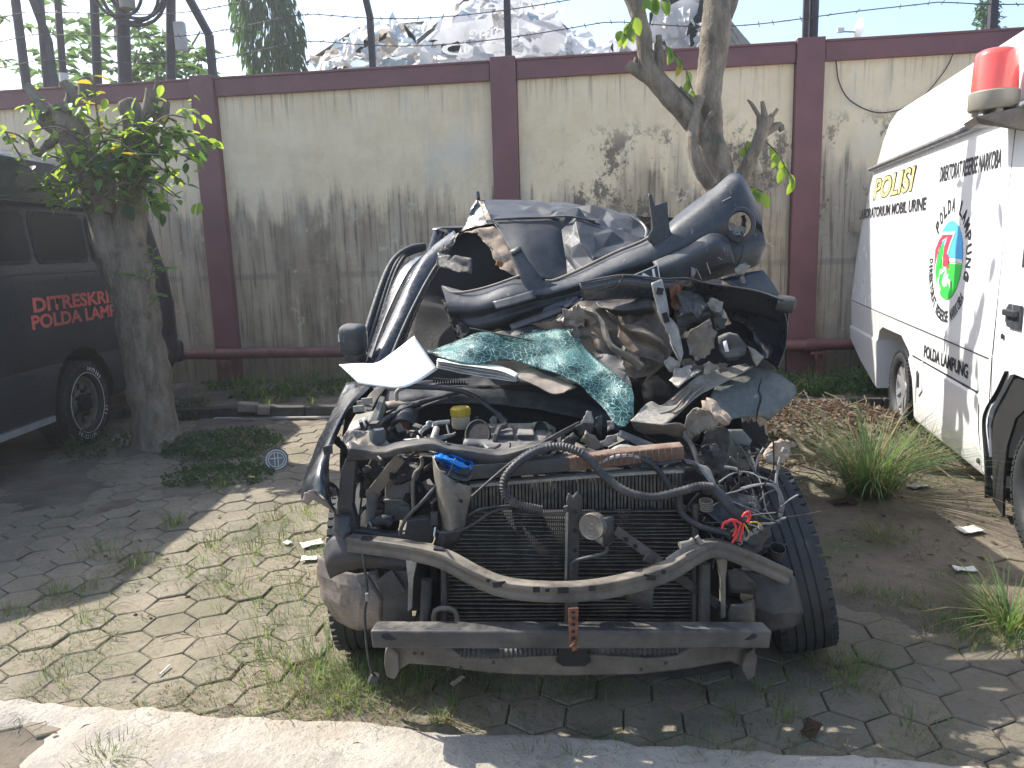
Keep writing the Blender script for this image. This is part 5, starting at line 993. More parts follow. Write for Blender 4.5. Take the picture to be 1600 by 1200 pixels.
def facets(name, mat, rows, nu, nv, amp, seed, keep=0, parent=None, org=WO, solid=.003):
    r_ = random.Random(seed); mb = MB(); mb.sheet(rows, nu, nv); V_ = [Vector(v) for v in mb.v]; fs = []
    for i in range(nv):
        for j in range(nu):
            k = i * nu + j; e = i in (0, nv - 1) or j in (0, nu - 1); a = amp * (.35 if e else 1) * smooth(keep - .15, keep + .15, j / (nu - 1))
            V_[k] += Vector((r_.gauss(0, a * .8), r_.gauss(0, a), r_.gauss(0, a * .8)))
    for i in range(nv - 1):
        for j in range(nu - 1):
            a, b, c_, d = i * nu + j, i * nu + j + 1, (i + 1) * nu + j + 1, (i + 1) * nu + j
            fs += [(a, b, c_), (a, c_, d)] if r_.random() < .5 else [(a, b, d), (b, c_, d)]
    m2 = MB(); m2.add(V_, fs); o = m2.build(name, M[mat], parent or wreck, org, 0)
    bm = bmesh.new(); bm.from_mesh(o.data); bmesh.ops.bevel(bm, geom=[e for e in bm.edges if not e.is_boundary], offset=.006, segments=2, affect='EDGES', profile=.5); bm.to_mesh(o.data); bm.free(); o.data.shade_smooth(); o.data.set_sharp_from_angle(angle=R_(25)); return o
def plt(name, mat, pts, Y=None, d=(0, .02, 0), bevel=.004, parent=None):
    pts = [p if len(p) == 3 else (p[0], p[1], Y) for p in pts]; mb = MB(); mb.plate(pts, d); return mb.build(name, M[mat], parent or wreck, WO, 0, bevel)
def disc(mb, px, py, Y, r, th=.003, sq=1.0, face=(0, -1, .25), n=14):
    T = Matrix.Translation(W(px, py, Y)) @ Vector(face).to_track_quat('Z', 'Y').to_matrix().to_4x4() @ Matrix.Diagonal((1, sq, 1, 1)); mb.lathe([(.0005, th), (r, th), (r, -th), (.0005, -th)], T, n)
SC = lambda px, Y=2.4: px * (Y * .985 + .2) / FOC      # picture size to metres at a distance
M['brown_tank'] = simple('brown_tank', (.15, .085, .058), .6, var=.35, scale=12, dust=.7, dustcol=(.25, .20, .16))
# ---- lower front
X = plt('lower_crossmember', 'dusty_metal', [(602, 1008), (680, 1006), (722, 1024), (770, 1028), (870, 1024), (892, 1014), (912, 1022), (1010, 1028), (1058, 1026), (1100, 1000), (1180, 994), (1182, 1052), (1166, 1046), (1140, 1034), (1080, 1046), (1000, 1055), (880, 1057), (800, 1055), (740, 1050), (690, 1042), (640, 1038), (624, 1048), (602, 1050)], 2.32, (0, .10, 0), .008)
mb = MB()
for p in ((648, 1021, 2.319), (660, 1021, 2.319), (700, 1044, 2.319), (1133, 1013, 2.319), (1143, 1012, 2.319), (771, 1035, 2.319), (1040, 1036, 2.319), (720, 1043, 2.319), (1002, 1046, 2.319)): disc(mb, *p, .006, .002)
mb.build('bolt_hole_shade', M['seam'], X, WO)  # dark discs on the surface paint the shade of bolt holes
for s, pts in ((0, [(601, 1018), (612, 1012), (622, 1022), (624, 1050), (616, 1063), (604, 1058), (600, 1040)]), (1, [(1166, 1022), (1178, 1014), (1184, 1030), (1180, 1058), (1168, 1064), (1160, 1046)])):
    plt('tow_hook', 'dusty_metal', pts, 2.29, (0, .03, 0), .006)
mb = MB(); prof = [(-.034, -.030), (.034, -.030), (.034, .030), (-.034, .030)]; mb.sweep(crom([W(585, 991, 2.29), W(730, 992, 2.245), W(890, 992, 2.225), W(1050, 992, 2.245), W(1197, 992, 2.29)], 30), prof)
bb = mb.build('bumper_beam', M['core_metal'], wreck, WO, 30, .006)
for px, Y in ((612, 2.247), (1167, 2.247)):
    mb = MB(); disc(mb, px, 994, Y, .033, .002, .36); mb.build('beam_slot_shade', M['grime_and_shade'], bb, WO)  # dark oval on the face stands in for a shaded slot
mb = MB()
for px, py in ((1043, 992), (840, 985), (700, 998), (960, 999)): disc(mb, px, py, 2.205 + .02, .004, .003)
mb.build('rivet', M['pale_metal'], bb, WO)
X = plt('perforated_strap', 'rust', [(888, 951), (904, 950), (903, 985), (902, 1008), (890, 1009), (889, 985)], 2.165, (0, .005, 0), .001)
mb = MB()
for py in (957, 966, 976, 987, 997): disc(mb, 896, py, 2.163, .0055, .002, .8)
mb.build('strap_hole', M['grime_and_shade'], X, WO)
tb('copper_coil', 'rust', [(890, 1004, 2.16), (902, 1002, 2.15), (890, 1009, 2.15), (903, 1009, 2.15), (893, 1016, 2.16), (902, 1014, 2.16)], .0035, parent=X)
plt('tow_eye_plate', 'grime_and_shade', [(868, 1035), (876, 1012), (916, 1012), (924, 1034), (914, 1042), (880, 1042)], 2.30, (0, .012, 0))
tb('lower_hose', 'hose', [(682, 1000, 2.36), (698, 1014, 2.35), (720, 1021, 2.34), (800, 1020, 2.34), (870, 1014, 2.34), (930, 1012, 2.34), (1010, 1016, 2.34), (1080, 1012, 2.36)], .020, ribs=1)
plt('hanging_bracket', 'dusty_metal', [(702, 1068), (722, 1055), (728, 1058), (708, 1074)], 2.36, (0, .006, 0))
pa('undertray', 'grime_and_shade', [(950, 1056), (1060, 1060), (1160, 1040), (1150, 1032), (1080, 1044), (1000, 1052)], 2.38, jag=.01)
# ---- curved reinforcement bar
BP = crom([W(*p) for p in ((547, 848, 2.50), (600, 854, 2.45), (650, 862, 2.40), (695, 874, 2.36), (740, 898, 2.31), (780, 915, 2.28), (830, 923, 2.25), (900, 924, 2.24), (970, 914, 2.25), (1040, 893, 2.29), (1085, 866, 2.33), (1118, 856, 2.38), (1165, 872, 2.42), (1228, 900, 2.48))], 60)
mb = MB(); mb.sweep(BP, [(-.022, -.027), (.022, -.027), (.026, -.015), (.020, 0), (.026, .014), (.022, .027), (-.022, .027)]); bar = mb.build('reinforcement_bar', M['dusty_metal'], wreck, WO, 30, .003)
for px, py, Y, w, h in ((780, 913, 2.252, 20, 9), (838, 921, 2.222, 10, 9), (880, 922, 2.212, 17, 10), (925, 919, 2.214, 10, 9), (1015, 902, 2.245, 19, 9), (763, 907, 2.265, 6, 6), (855, 922, 2.216, 6, 6), (1037, 893, 2.258, 7, 7)):
    mb = MB(); a = SC(w, Y) / 2; b = SC(h, Y) / 2; mb.box(W(px, py, Y), (2 * a, .004, 2 * b), Matrix.Rotation(R_(-4 if px < 800 else 8 if px > 980 else 0), 3, 'Y')); mb.build('bar_slot_shade', M['grime_and_shade'], bar, WO, 0)  # dark plates on the bar paint the shade inside its slots
mb = MB(); mb.box(W(573, 841, 2.46), (.035, .03, .005), Matrix.Rotation(.1, 3, 'Y')); mb.box(W(686, 857, 2.37), (.035, .025, .005), Matrix.Rotation(.2, 3, 'Y')); mb.build('bar_slot_shade', M['grime_and_shade'], bar, WO, 0)
sh('bar_bracket', 'tan_metal', [[(1040, 872, 2.30), (1075, 850, 2.32), (1098, 842, 2.36), (1120, 842, 2.4)], [(1050, 884, 2.29), (1080, 866, 2.31), (1100, 855, 2.33), (1135, 860, 2.38)], [(1060, 892, 2.30), (1085, 876, 2.31), (1108, 868, 2.34), (1150, 872, 2.40)]], amp=.004)
tb('bolt', 'pale_metal', [(1062, 852, 2.30), (1078, 848, 2.31), (1082, 842, 2.32)], [.012, .010, .007]); tb('bolt', 'pale_metal', [(1088, 838, 2.33), (1096, 850, 2.33)], .008)
# ---- condenser, radiator
M['fin_metal'] = simple('fin_metal', (.11, .105, .095), .5, .5, var=.5, scale=30, dust=.5)
cb = sh('condenser', 'core_fins', [[(690, 797, 2.50), (1085, 795, 2.50)], [(690, 976, 2.46), (1085, 976, 2.46)]], 2, 2, lin=True)
fm = MB()
for k in range(30):
    y = 799 + k * 6.0; x0 = pl(y, [(797, 745), (815, 735), (868, 700), (876, 693), (980, 693)]); Yk = lerp(2.494, 2.452, k / 29)
    pts = [W(lerp(x0, 1083, t), y + 1.2 * math.sin(t * 5 + k) + (3 if t in (.25, .5) and rnd.random() < .15 else 0), Yk) for t in (0, .25, .5, .75, 1)]
    for a, b in zip(pts, pts[1:]): fm.beam(a, b, .010, .0034)
fo = fm.build('condenser_tubes', M['fin_metal'], cb, WO, 0); fo['kind'] = 'stuff'
tb('condenser_tank', 'core_metal', [(694, 868, 2.44), (694, 976, 2.43)], .011); tb('condenser_tank', 'core_metal', [(1086, 788, 2.47), (1086, 976, 2.43)], .012)
tb('pipe_elbow', 'dusty_metal', [(678, 975, 2.40), (678, 958, 2.40), (686, 951, 2.40), (704, 951, 2.40), (713, 958, 2.40), (714, 974, 2.40)], .009)
tb('receiver_tube', 'core_metal', [(1101, 880, 2.42), (1100, 975, 2.40)], .020); tb('receiver_tube', 'hose', [(667, 905, 2.44), (664, 975, 2.42)], .019)
rb = sh('radiator', 'core_fins', [[(730, 745, 2.56), (1068, 735, 2.56)], [(730, 800, 2.54), (1068, 800, 2.54)]], 2, 2, lin=True)
fm = MB()
for k in range(58):
    x = 738 + k * 5.7; fm.beam(W(x, 752 - (x - 740) * .045, 2.545), W(x + rnd.uniform(-1, 1), 800, 2.53), .004, .008, (1, 0, 0))
fo = fm.build('radiator_fins', M['fin_metal'], rb, WO, 0); fo['kind'] = 'stuff'
for nm, mt, pts in (('radiator_tank', 'black_plastic', ((690, 742), (720, 747), (735, 739), (800, 734), (850, 729), (888, 726))), ('radiator_tank', 'tan_metal', ((888, 726), (950, 720), (1000, 714), (1066, 708)))):
    mb = MB(); P = crom([W(a, b - 4, 2.53) for a, b in pts], 24); mb.sweep(P, [(-.03, -.024), (.03, -.024), (.034, 0), (.03, .024), (-.03, .024)]); o = mb.build(nm, M[mt], wreck, WO, 30, .004)
    if mt == 'tan_metal': o.data.materials[0] = M['brown_tank']
mb = MB(); mb.sweep(crom([W(a, b, 2.51) for a, b in ((734, 757), (800, 752), (900, 744), (1000, 737), (1066, 734))], 20), [(-.02, -.005), (.02, -.005), (.02, .005), (-.02, .005)]); mb.build('radiator_lip', M['pale_metal'], wreck, WO, 0)
fm = MB()
for k in range(16): fm.box(W(900 + k * 10, 722 - k * .9, 2.494), (.005, .006, .04))
fm.build('tank_ribs', M['brown_tank'], o, WO, 0)
X = plt('centre_post', 'core_metal', [(885, 782), (889, 772), (896, 778), (902, 770), (911, 780), (910, 800), (906, 840), (904, 905), (902, 976), (882, 976), (883, 905), (885, 840)], 2.41, (0, .022, 0), .004)
mb = MB(); mb.beam(W(886, 800, 2.402), W(884, 905, 2.402), .006, .008); mb.build('post_edge', M['pale_metal'], X, WO, 0)
mb = MB()
for py in (800, 829, 860): disc(mb, 898, py, 2.408, .007, .002)
mb.build('post_hole', M['grime_and_shade'], X, WO)
plt('post_clip', 'core_metal', [(880, 792), (888, 790), (888, 803), (882, 802)], 2.40, (0, .012, 0))
# horn
hT = Matrix.Translation(W(926, 822, 2.36)) @ Vector((-.60, -1, .10)).to_track_quat('Z', 'Y').to_matrix().to_4x4(); mb = MB(); mb.lathe([(.001, .012), (.010, .014), (.013, .012), (.036, .012), (.042, .014), (.044, .010), (.044, -.02), (.030, -.030), (.001, -.03)], hT, 30); hn = mb.build('horn', M['tan_metal'], wreck, WO, 20)
pa('horn_bracket', 'pale_metal', [(918, 836, 2.345), (944, 838, 2.35), (946, 808, 2.37), (958, 806, 2.38), (960, 846, 2.36), (946, 856, 2.35)], cuts=1, parent=hn); pa('horn_cover', 'core_metal', [(943, 810, 2.35), (960, 806, 2.36), (960, 846, 2.35), (944, 854, 2.34)], cuts=1, parent=hn)
tb('hook_pipe', 'core_metal', [(894, 902, 2.36), (894, 882, 2.36), (902, 875, 2.36), (935, 868, 2.35), (948, 862, 2.35), (948, 852, 2.35)], .007)
mb = MB(); mb.beam(W(962, 828, 2.40), W(1032, 878, 2.37), .030, .008, (0, 1, 0)); d1 = mb.build('diagonal_strut', M['dusty_metal'], wreck, WO, 0); mb = MB(); mb.beam(W(1050, 895, 2.40), W(1132, 952, 2.46), .030, .008, (0, 1, 0)); mb.build('diagonal_strut', M['core_metal'], wreck, WO, 0)
mb = MB()
for px, py in ((978, 843), (992, 853), (1010, 866)): disc(mb, px, py, 2.385, .007, .006)
mb.build('strut_hole', M['grime_and_shade'], d1, WO)
plt('bolt_plate', 'core_metal', [(1004, 876), (1014, 864), (1026, 872), (1020, 884)], 2.36, (0, .012, 0))
pa('bent_tab', 'core_metal', [(982, 920), (1022, 916), (1020, 950), (1012, 955), (978, 938)], 2.31, 1, .003)
# ---- left front
sh('upper_tie_bar', 'core_metal', [[(545, 690, 2.62), (570, 694, 2.62), (595, 697, 2.61), (620, 691, 2.61), (646, 686, 2.60), (676, 684, 2.60), (700, 692, 2.60), (730, 696, 2.60), (756, 701, 2.59), (786, 702, 2.58), (838, 690, 2.58), (868, 684, 2.58)], [(545, 700, 2.55), (570, 703, 2.55), (595, 706, 2.54), (620, 700, 2.54), (646, 695, 2.53), (676, 692, 2.53), (700, 700, 2.53), (728, 703, 2.53), (756, 708, 2.52), (786, 710, 2.52), (838, 696, 2.52), (862, 692, 2.52)], [(540, 721, 2.55), (568, 719, 2.55), (600, 715, 2.54), (636, 707, 2.54), (655, 705, 2.53), (676, 705, 2.53), (700, 713, 2.53), (728, 722, 2.53), (758, 726, 2.52), (790, 724, 2.52), (838, 706, 2.52), (862, 698, 2.52)]], 60, 12, amp=.0025, solid=.006)
mb = MB()
for px, py in ((631, 697), (658, 693), (700, 695), (590, 703)): disc(mb, px, py, 2.548 + .02, .009, .006, .5, (0, -.5, 1))
mb.build('bar_hole', M['grime_and_shade'], wreck, WO)
plt('headlight_post', 'black_plastic', [(540, 716), (557, 716), (553, 761), (551, 792), (560, 828), (552, 838), (530, 836), (526, 790), (533, 735)], 2.57, (0, .05, 0), .006)
plt('headlight_sill', 'black_plastic', [(550, 826), (600, 834), (632, 834), (636, 813), (672, 809), (680, 828), (676, 850), (550, 838)], 2.56, (0, .04, 0), .006)
pa('lamp_bracket', 'core_metal', [(522, 803, 2.55), (548, 805, 2.54), (550, 832, 2.52), (535, 842, 2.5), (523, 830, 2.52)], cuts=2, amp=.006)
for px, py in ((512, 704), (518, 771)):
    X = plt('fender_tab', 'core_metal', [(px - 8, py - 6), (px + 7, py - 9), (px + 8, py + 4), (px - 6, py + 8)], 2.53, (0, .004, 0), .001); mb = MB(); disc(mb, px, py, 2.528, .006, .002); mb.build('tab_hole', M['grime_and_shade'], X, WO)
X = plt('washer_tank', 'grey_tank', [(601, 755), (607, 748), (612, 740), (628, 732), (650, 735), (656, 745), (644, 760), (642, 812), (600, 818)], 2.70, (0, .11, 0), .012)
mb = MB(); mb.box(W(622, 781, 2.695), (SC(46, 2.7), .02, .008)); mb.box(W(634, 800, 2.695), (.035, .015, .05)); mb.build('tank_rib', M['grey_tank'], X, WO, 0, .002)
mb = MB(); T = Matrix.Translation(W(629, 743, 2.70)); mb.lathe([(.001, .012), (.021, .012), (.024, .006), (.024, -.010), (.001, -.01)], T, 20); mb.build('filler_cap', M['orange_cap'], X, WO)
tb('filler_tube', 'grey_tank', [(582, 768, 2.68), (581, 790, 2.68), (579, 818, 2.67)], .021); tb('filler_tube', 'grey_tank', [(583, 766, 2.68), (582, 775, 2.68)], .026)
mb = MB(); mb.beam(W(625, 716, 2.62), W(584, 768, 2.66), .042, .012, (0, 1, 0)); mb.build('brace', M['splash'], wreck, WO, 0, .003)
pa('inner_panel', 'core_metal', [(568, 727), (612, 727), (600, 770), (568, 770)], 2.78, 1, .002)
tb('bent_rod', 'tan_metal', [(657, 714, 2.62), (660, 722, 2.62), (657, 731, 2.62), (648, 740, 2.62), (645, 760, 2.62), (646, 795, 2.62)], .007)
tb('lamp_motor', 'hose', [(580, 818, 2.60), (600, 812, 2.60), (612, 818, 2.6)], [.014, .02, .017]); tb('clip', 'pale_metal', [(577, 815, 2.585), (580, 822, 2.58), (582, 827, 2.585)], .004)
sh('gusset', 'tan_metal', [[(677, 712, 2.50), (679, 740, 2.48), (684, 775, 2.48), (690, 805, 2.48), (694, 826, 2.48)], [(688, 735, 2.44), (694, 758, 2.43), (698, 785, 2.43), (704, 812, 2.43), (706, 832, 2.44)], [(712, 752, 2.46), (720, 766, 2.46), (722, 785, 2.46), (720, 806, 2.46), (722, 826, 2.47)], [(737, 760, 2.47), (736, 772, 2.47), (734, 785, 2.47), (729, 806, 2.47), (727, 820, 2.48)]], 26, 18, amp=.003, seed=2)
mb = MB()
for px, py in ((710, 772), (721, 783), (714, 752)): disc(mb, px, py, 2.447, .006, .004)
mb.build('gusset_hole', M['grime_and_shade'], wreck, WO)
pa('gusset_web', 'black_plastic', [(690, 826), (727, 822), (716, 846), (700, 858), (680, 848)], 2.47, 1); tb('cable_tie', 'letter_white', [(678, 838, 2.44), (680, 824, 2.44)], .003)
plt('relay', 'black_plastic', [(672, 802), (684, 802), (685, 822), (674, 822)], 2.46, (0, .02, 0), .003)
# lower left
sh('bumper_bracket', 'core_metal', [[(505, 856, 2.56), (520, 838, 2.55), (550, 838, 2.53), (600, 856, 2.52), (645, 872, 2.50)], [(508, 885, 2.52), (522, 872, 2.50), (550, 872, 2.49), (600, 878, 2.49), (645, 888, 2.48)], [(516, 905, 2.54), (530, 898, 2.53), (560, 890, 2.53), (600, 890, 2.52), (645, 896, 2.5)]], 24, 12, amp=.004)
sh('splash_liner', 'splash', [[(496, 866, 2.62), (525, 890, 2.56), (555, 896, 2.54), (590, 892, 2.55)], [(494, 900, 2.60), (530, 915, 2.53), (565, 920, 2.51), (600, 930, 2.53)], [(497, 935, 2.58), (530, 950, 2.53), (560, 950, 2.50), (598, 955, 2.52)], [(518, 972, 2.58), (540, 984, 2.55), (556, 990, 2.53), (597, 984, 2.53)]], 16, 14, amp=.011, freq=9, seed=3, smooth=12, lin=True)
plt('side_plate', 'core_metal', [(600, 895), (642, 893), (644, 972), (598, 974)], 2.46, (0, .01, 0), .002); plt('side_plate', 'core_metal', [(588, 908), (612, 890), (634, 924), (602, 940)], 2.44, (0, .006, 0), .002)
plt('upright_bracket', 'pale_metal', [(634, 876), (652, 876), (646, 905), (644, 950), (637, 956), (638, 912)], 2.38, (0, .012, 0), .002)
tb('dangling_cable', 'hose', [(566, 862, 2.46), (571, 895, 2.44), (574, 930, 2.44), (570, 960, 2.44), (573, 1010, 2.44), (578, 1040, 2.44), (583, 1056, 2.44)], .0045); tb('dangling_cable', 'hose', [(573, 898, 2.44), (586, 920, 2.43), (596, 938, 2.44)], .007)
mb = MB(); mb.box(W(584, 1060, 2.44), (.03, .025, .035), Euler((.2, .4, .3)).to_matrix()); mb.build('cable_plug', M['hose'], wreck, WO, 0, .004); mb = MB(); mb.box(W(574, 933, 2.43), (.013, .013, .03)); mb.build('cable_plug', M['grey_wire'], wreck, WO, 0, .004)
# ---- left fender
sh('front_fender', 'black_paint', [[(474, 786, 2.56), (469, 772, 2.58), (476, 738, 2.74), (496, 690, 2.92), (517, 646, 3.10), (541, 598, 3.30)], [(490, 770, 2.50), (484, 745, 2.56), (494, 712, 2.70), (514, 670, 2.88), (533, 634, 3.06), (556, 596, 3.28)], [(506, 776, 2.48), (500, 742, 2.52), (508, 702, 2.66), (528, 660, 2.88), (546, 628, 3.05), (572, 598, 3.25)], [(527, 806, 2.50), (517, 770, 2.52), (516, 712, 2.64), (533, 668, 2.88), (551, 634, 3.04), (580, 603, 3.22)]], 50, 22, amp=.005, freq=5, seed=6)
pa('torn_fender_edge', 'splash', [(470, 784), (474, 772), (488, 766), (500, 776), (516, 786), (527, 806), (514, 800), (500, 786), (488, 782), (480, 790)], 2.50, 2, .01, jag=.006)
sh('fender_rail', 'core_metal', [[(560, 640, 3.0), (575, 618, 3.12), (590, 604, 3.25)], [(580, 645, 2.98), (590, 622, 3.10), (604, 606, 3.22)]], 14, 8, amp=.004)
sh('inner_rail', 'inner_green', [[(534, 690, 2.66), (545, 665, 2.80), (556, 645, 2.95)], [(560, 690, 2.66), (575, 660, 2.80), (586, 640, 2.95)]], 14, 10, amp=.006)
plt('inner_rail_edge', 'inner_green', [(572, 675, 2.74), (580, 650, 2.84), (594, 618, 3.02), (602, 620, 3.02), (590, 655, 2.84), (583, 680, 2.74)], None, (0, 0, -.05), .003)
pa('bright_plate', 'pale_metal', [(540, 676, 2.72), (550, 660, 2.80), (575, 650, 2.82), (572, 668, 2.74)], None, 1, .001)
for i, (px, py) in enumerate(((560, 640), (573, 628), (566, 632))): plt('rail_clip', 'pale_metal', [(px - 9, py - 5), (px + 8, py - 7), (px + 9, py + 3), (px - 8, py + 5)], 2.98 + .03 * i, (0, .01, 0), .002)
pa('crushed_bracket', 'tan_metal', [(530, 684, 2.62), (552, 672, 2.64), (575, 668, 2.66), (598, 682, 2.64), (612, 690, 2.62), (606, 702, 2.58), (575, 702, 2.56), (548, 702, 2.57)], None, 3, .016, 14, 3, jag=.01)
mb = MB(); mb.lathe([(.001, .02), (.024, .018), (.030, .008), (.030, -.03)], Matrix.Translation(W(590, 678, 2.64)), 20); mb.build('strut_cap', M['bumper_plastic'], wreck, WO)
# ---- engine bay
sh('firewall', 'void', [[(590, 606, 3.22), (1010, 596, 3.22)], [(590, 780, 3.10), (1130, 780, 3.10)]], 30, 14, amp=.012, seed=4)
mb = MB(); mb.box((.22, 2.92, .50), (1.05, .46, .46)); mb.box((.22, 2.95, .28), (1.2, .8, .10)); mb.build('engine_block', M['grime_and_shade'], wreck, WO, 0, .04)
cT = Vector((0, -.32, -.18)); 
a = W(632, 662, 2.98); ax = (W(626, 690, 2.86) - W(640, 642, 3.08)).normalized(); T = Matrix.Translation(a) @ ax.to_track_quat('Z', 'Y').to_matrix().to_4x4()
mb = MB(); mb.lathe([(.044, -.10), (.050, -.05), (.052, .05), (.047, .05), (.045, .02), (.001, .02)], T, 28); X = mb.build('intake_duct', M['bumper_plastic'], wreck, WO, 40); mb = MB(); mb.lathe([(.001, .024), (.026, .024), (.028, .021)], T, 18); mb.build('red_plug', M['rust'], X, WO)
mb = MB(); p = W(720, 657, 3.02); mb.lathe([(.001, -.03), (.034, -.03), (.038, -.02), (.037, .018), (.030, .025)], Matrix.Translation(p), 24); X = mb.build('fluid_reservoir', M['cream_plastic'], wreck, WO); mb = MB(); mb.lathe([(.034, .018), (.038, .022), (.038, .05), (.034, .055), (.001, .055)], Matrix.Translation(p), 24)
for k in range(16): mb.box(p + Vector((.039 * math.cos(k * .3927), .039 * math.sin(k * .3927), .036)), (.004, .004, .026))
mb.build('reservoir_cap', M['yellow_cap'], X, WO)
ec = pa('engine_cover', 'engine_cover', [(723, 698, 2.74), (734, 668, 2.98), (832, 666, 2.98), (834, 664, 2.99), (852, 664, 2.99), (868, 674, 2.93), (866, 694, 2.78), (838, 700, 2.74), (788, 711, 2.68), (762, 706, 2.70), (755, 699, 2.74)], None, 2, .0015, solid=.03)
for x0, x1 in ((775, 803), (808, 835)):
    mb = MB(); q = [W(x0, 690, 2.79), W(x1, 690, 2.79), W(x1 - 2, 673, 2.93), W(x0 + 2, 673, 2.93)]; mb.plate(q, Vector((0, -.012, .03))); mb.build('cover_pad', M['engine_cover'], ec, WO, 0, .006)
N = Vector((0, -.62, .78)); T = Matrix.Translation(W(747, 684, 2.82)) @ N.to_track_quat('Z', 'Y').to_matrix().to_4x4(); mb = MB(); mb.lathe([(.001, .018), (.040, .018), (.044, .024), (.050, .018)], T @ Matrix.Diagonal((1, 1.5, 1, 1)), 24); mb.build('cover_recess_shade', M['grime_and_shade'], ec, WO)  # dark disc in a raised ring, painted as a shaded recess
T = Matrix.Translation(W(845, 677, 2.90)) @ N.to_track_quat('Z', 'Y').to_matrix().to_4x4(); mb = MB(); mb.lathe([(.001, .018), (.018, .018), (.022, .026), (.027, .016)], T @ Matrix.Diagonal((1, 1.8, 1, 1)), 20); mb.build('cover_recess_shade', M['grime_and_shade'], ec, WO)
plt('cover_notch', 'grime_and_shade', [(850, 694, 2.74), (860, 676, 2.88), (864, 678, 2.88), (862, 696, 2.74)], None, (0, -.012, .02), .002)
tb('yellow_lead', 'yellow_cap', [(790, 704, 2.66), (803, 700, 2.665), (830, 699, 2.67), (855, 692, 2.72)], .0035)
pa('engine_bracket', 'tan_metal', [(868, 700, 2.62), (880, 685, 2.7), (905, 690, 2.68), (926, 704, 2.60), (905, 712, 2.58), (880, 708, 2.6)], None, 1, .006)
tb('metal_pipe', 'aluminium', [(655, 692, 2.74), (656, 676, 2.80), (666, 668, 2.84), (682, 662, 2.88), (702, 660, 2.9)], .011); tb('metal_pipe', 'aluminium', [(676, 692, 2.72), (682, 670, 2.84)], [.016, .013]); tb('metal_pipe', 'aluminium', [(668, 668, 2.84), (668, 660, 2.85), (676, 660, 2.86), (676, 668, 2.84)], .005)
pa('linkage', 'pale_metal', [(630, 686, 2.80), (665, 682, 2.82), (690, 680, 2.83), (712, 675, 2.86), (712, 679, 2.85), (690, 686, 2.82), (650, 692, 2.79)], None, 1, .003); tb('linkage_rod', 'pale_metal', [(698, 664, 2.88), (703, 680, 2.85), (712, 676, 2.86)], .004)
plt('lifting_eye', 'pale_metal', [(765, 656), (770, 650), (776, 652), (776, 664), (767, 664)], 2.99, (0, .005, 0), .001); plt('firewall_tab', 'core_metal', [(741, 653), (747, 651), (749, 664), (742, 664)], 3.0, (0, .005, 0), .001)
# cowl and wipers
sh('cowl', 'black_plastic', [[(580, 604, 3.30), (680, 592, 3.32), (800, 590, 3.34), (900, 610, 3.3), (985, 640, 3.2)], [(596, 622, 3.16), (690, 612, 3.18), (800, 612, 3.2), (900, 632, 3.16), (975, 662, 3.08)], [(602, 640, 3.12), (690, 630, 3.14), (800, 634, 3.15), (900, 652, 3.12), (965, 674, 3.05)]], 40, 14, amp=.006)
fm = MB()
for k in range(13): fm.box(W(678 + k * 4, 594 + k * .3, 3.27), (.004, .03, .02))
fm.build('cowl_grille', M['grime_and_shade'], wreck, WO, 0)
tb('wiper_arm', 'black_plastic', [(622, 602, 3.02), (650, 604, 3.03), (700, 607, 3.03), (735, 616, 3.02), (756, 630, 3.0), (775, 645, 2.98), (792, 657, 2.96)], [.012, .012, .011, .010, .009, .009, .007]); tb('wiper_arm', 'black_plastic', [(604, 646, 3.04), (640, 632, 3.06), (690, 620, 3.08), (722, 612, 3.09)], .008); tb('wiper_arm', 'black_plastic', [(636, 650, 3.02), (660, 636, 3.04), (700, 622, 3.06)], .006)
pa('wiper_plate', 'splash', [(602, 628, 3.06), (618, 625, 3.08), (640, 630, 3.06), (632, 635, 3.05), (606, 636, 3.04)], None, 1, .002); tb('wiper_pivot', 'pale_metal', [(620, 626, 3.06), (620, 612, 3.06), (630, 606, 3.06)], .008)
tb('bay_hose', 'hose', [(586, 700, 2.78), (592, 665, 2.86), (610, 650, 2.95), (640, 636, 3.02), (655, 630, 3.04)], .010)
# general clutter of the crushed bay, too tangled to count
cl = MB(); r_ = random.Random(11)
for k in range(90):
    px = r_.uniform(560, 1170); py = r_.uniform(690, 790) if px > 860 else r_.uniform(700, 830); Y = r_.uniform(2.68, 2.95); p = W(px, py, Y)
    if r_.random() < .5: cl.box(p, (r_.uniform(.02, .09), r_.uniform(.02, .08), r_.uniform(.02, .08)), Euler((r_.uniform(-.6, .6), r_.uniform(-.6, .6), r_.uniform(-1, 1))).to_matrix(), r_.randrange(3))
    else:
        q = [p]; 
        for _ in range(4): q.append(q[-1] + Vector((r_.gauss(0, .05), r_.gauss(0, .03), r_.gauss(0, .04))))
        cl.tube(q, r_.uniform(.004, .014), 6, 14, r_.randrange(3))
for k in range(46):
    px = r_.uniform(590, 1180); py = r_.uniform(690, 725); Y = r_.uniform(2.66, 2.85); p = W(px, py, Y); q = [p]; d_ = Vector((r_.gauss(0, 1), r_.gauss(0, .4), r_.gauss(0, .12))).normalized() * r_.uniform(.015, .045)
    for _ in range(4): d_ = d_ + Vector((r_.gauss(0, .02), r_.gauss(0, .02), r_.gauss(0, .005))); q.append(q[-1] + d_)
    cl.tube(q, r_.uniform(.002, .006), 5, 14, r_.randrange(3))
for k in range(60):
    px = r_.uniform(1095, 1190); py = r_.uniform(745, 860); Y = r_.uniform(2.46, 2.7); q = [W(px, py, Y)]; d_ = Vector((r_.gauss(0, 1), r_.gauss(0, .5), r_.gauss(0, 1))).normalized() * r_.uniform(.015, .035)
    for _ in range(4): d_ = d_ + Vector((r_.gauss(0, .014), r_.gauss(0, .012), r_.gauss(0, .014))); q.append(q[-1] + d_)
    cl.tube(q, r_.uniform(.0015, .004), 5, 14, r_.randrange(3))
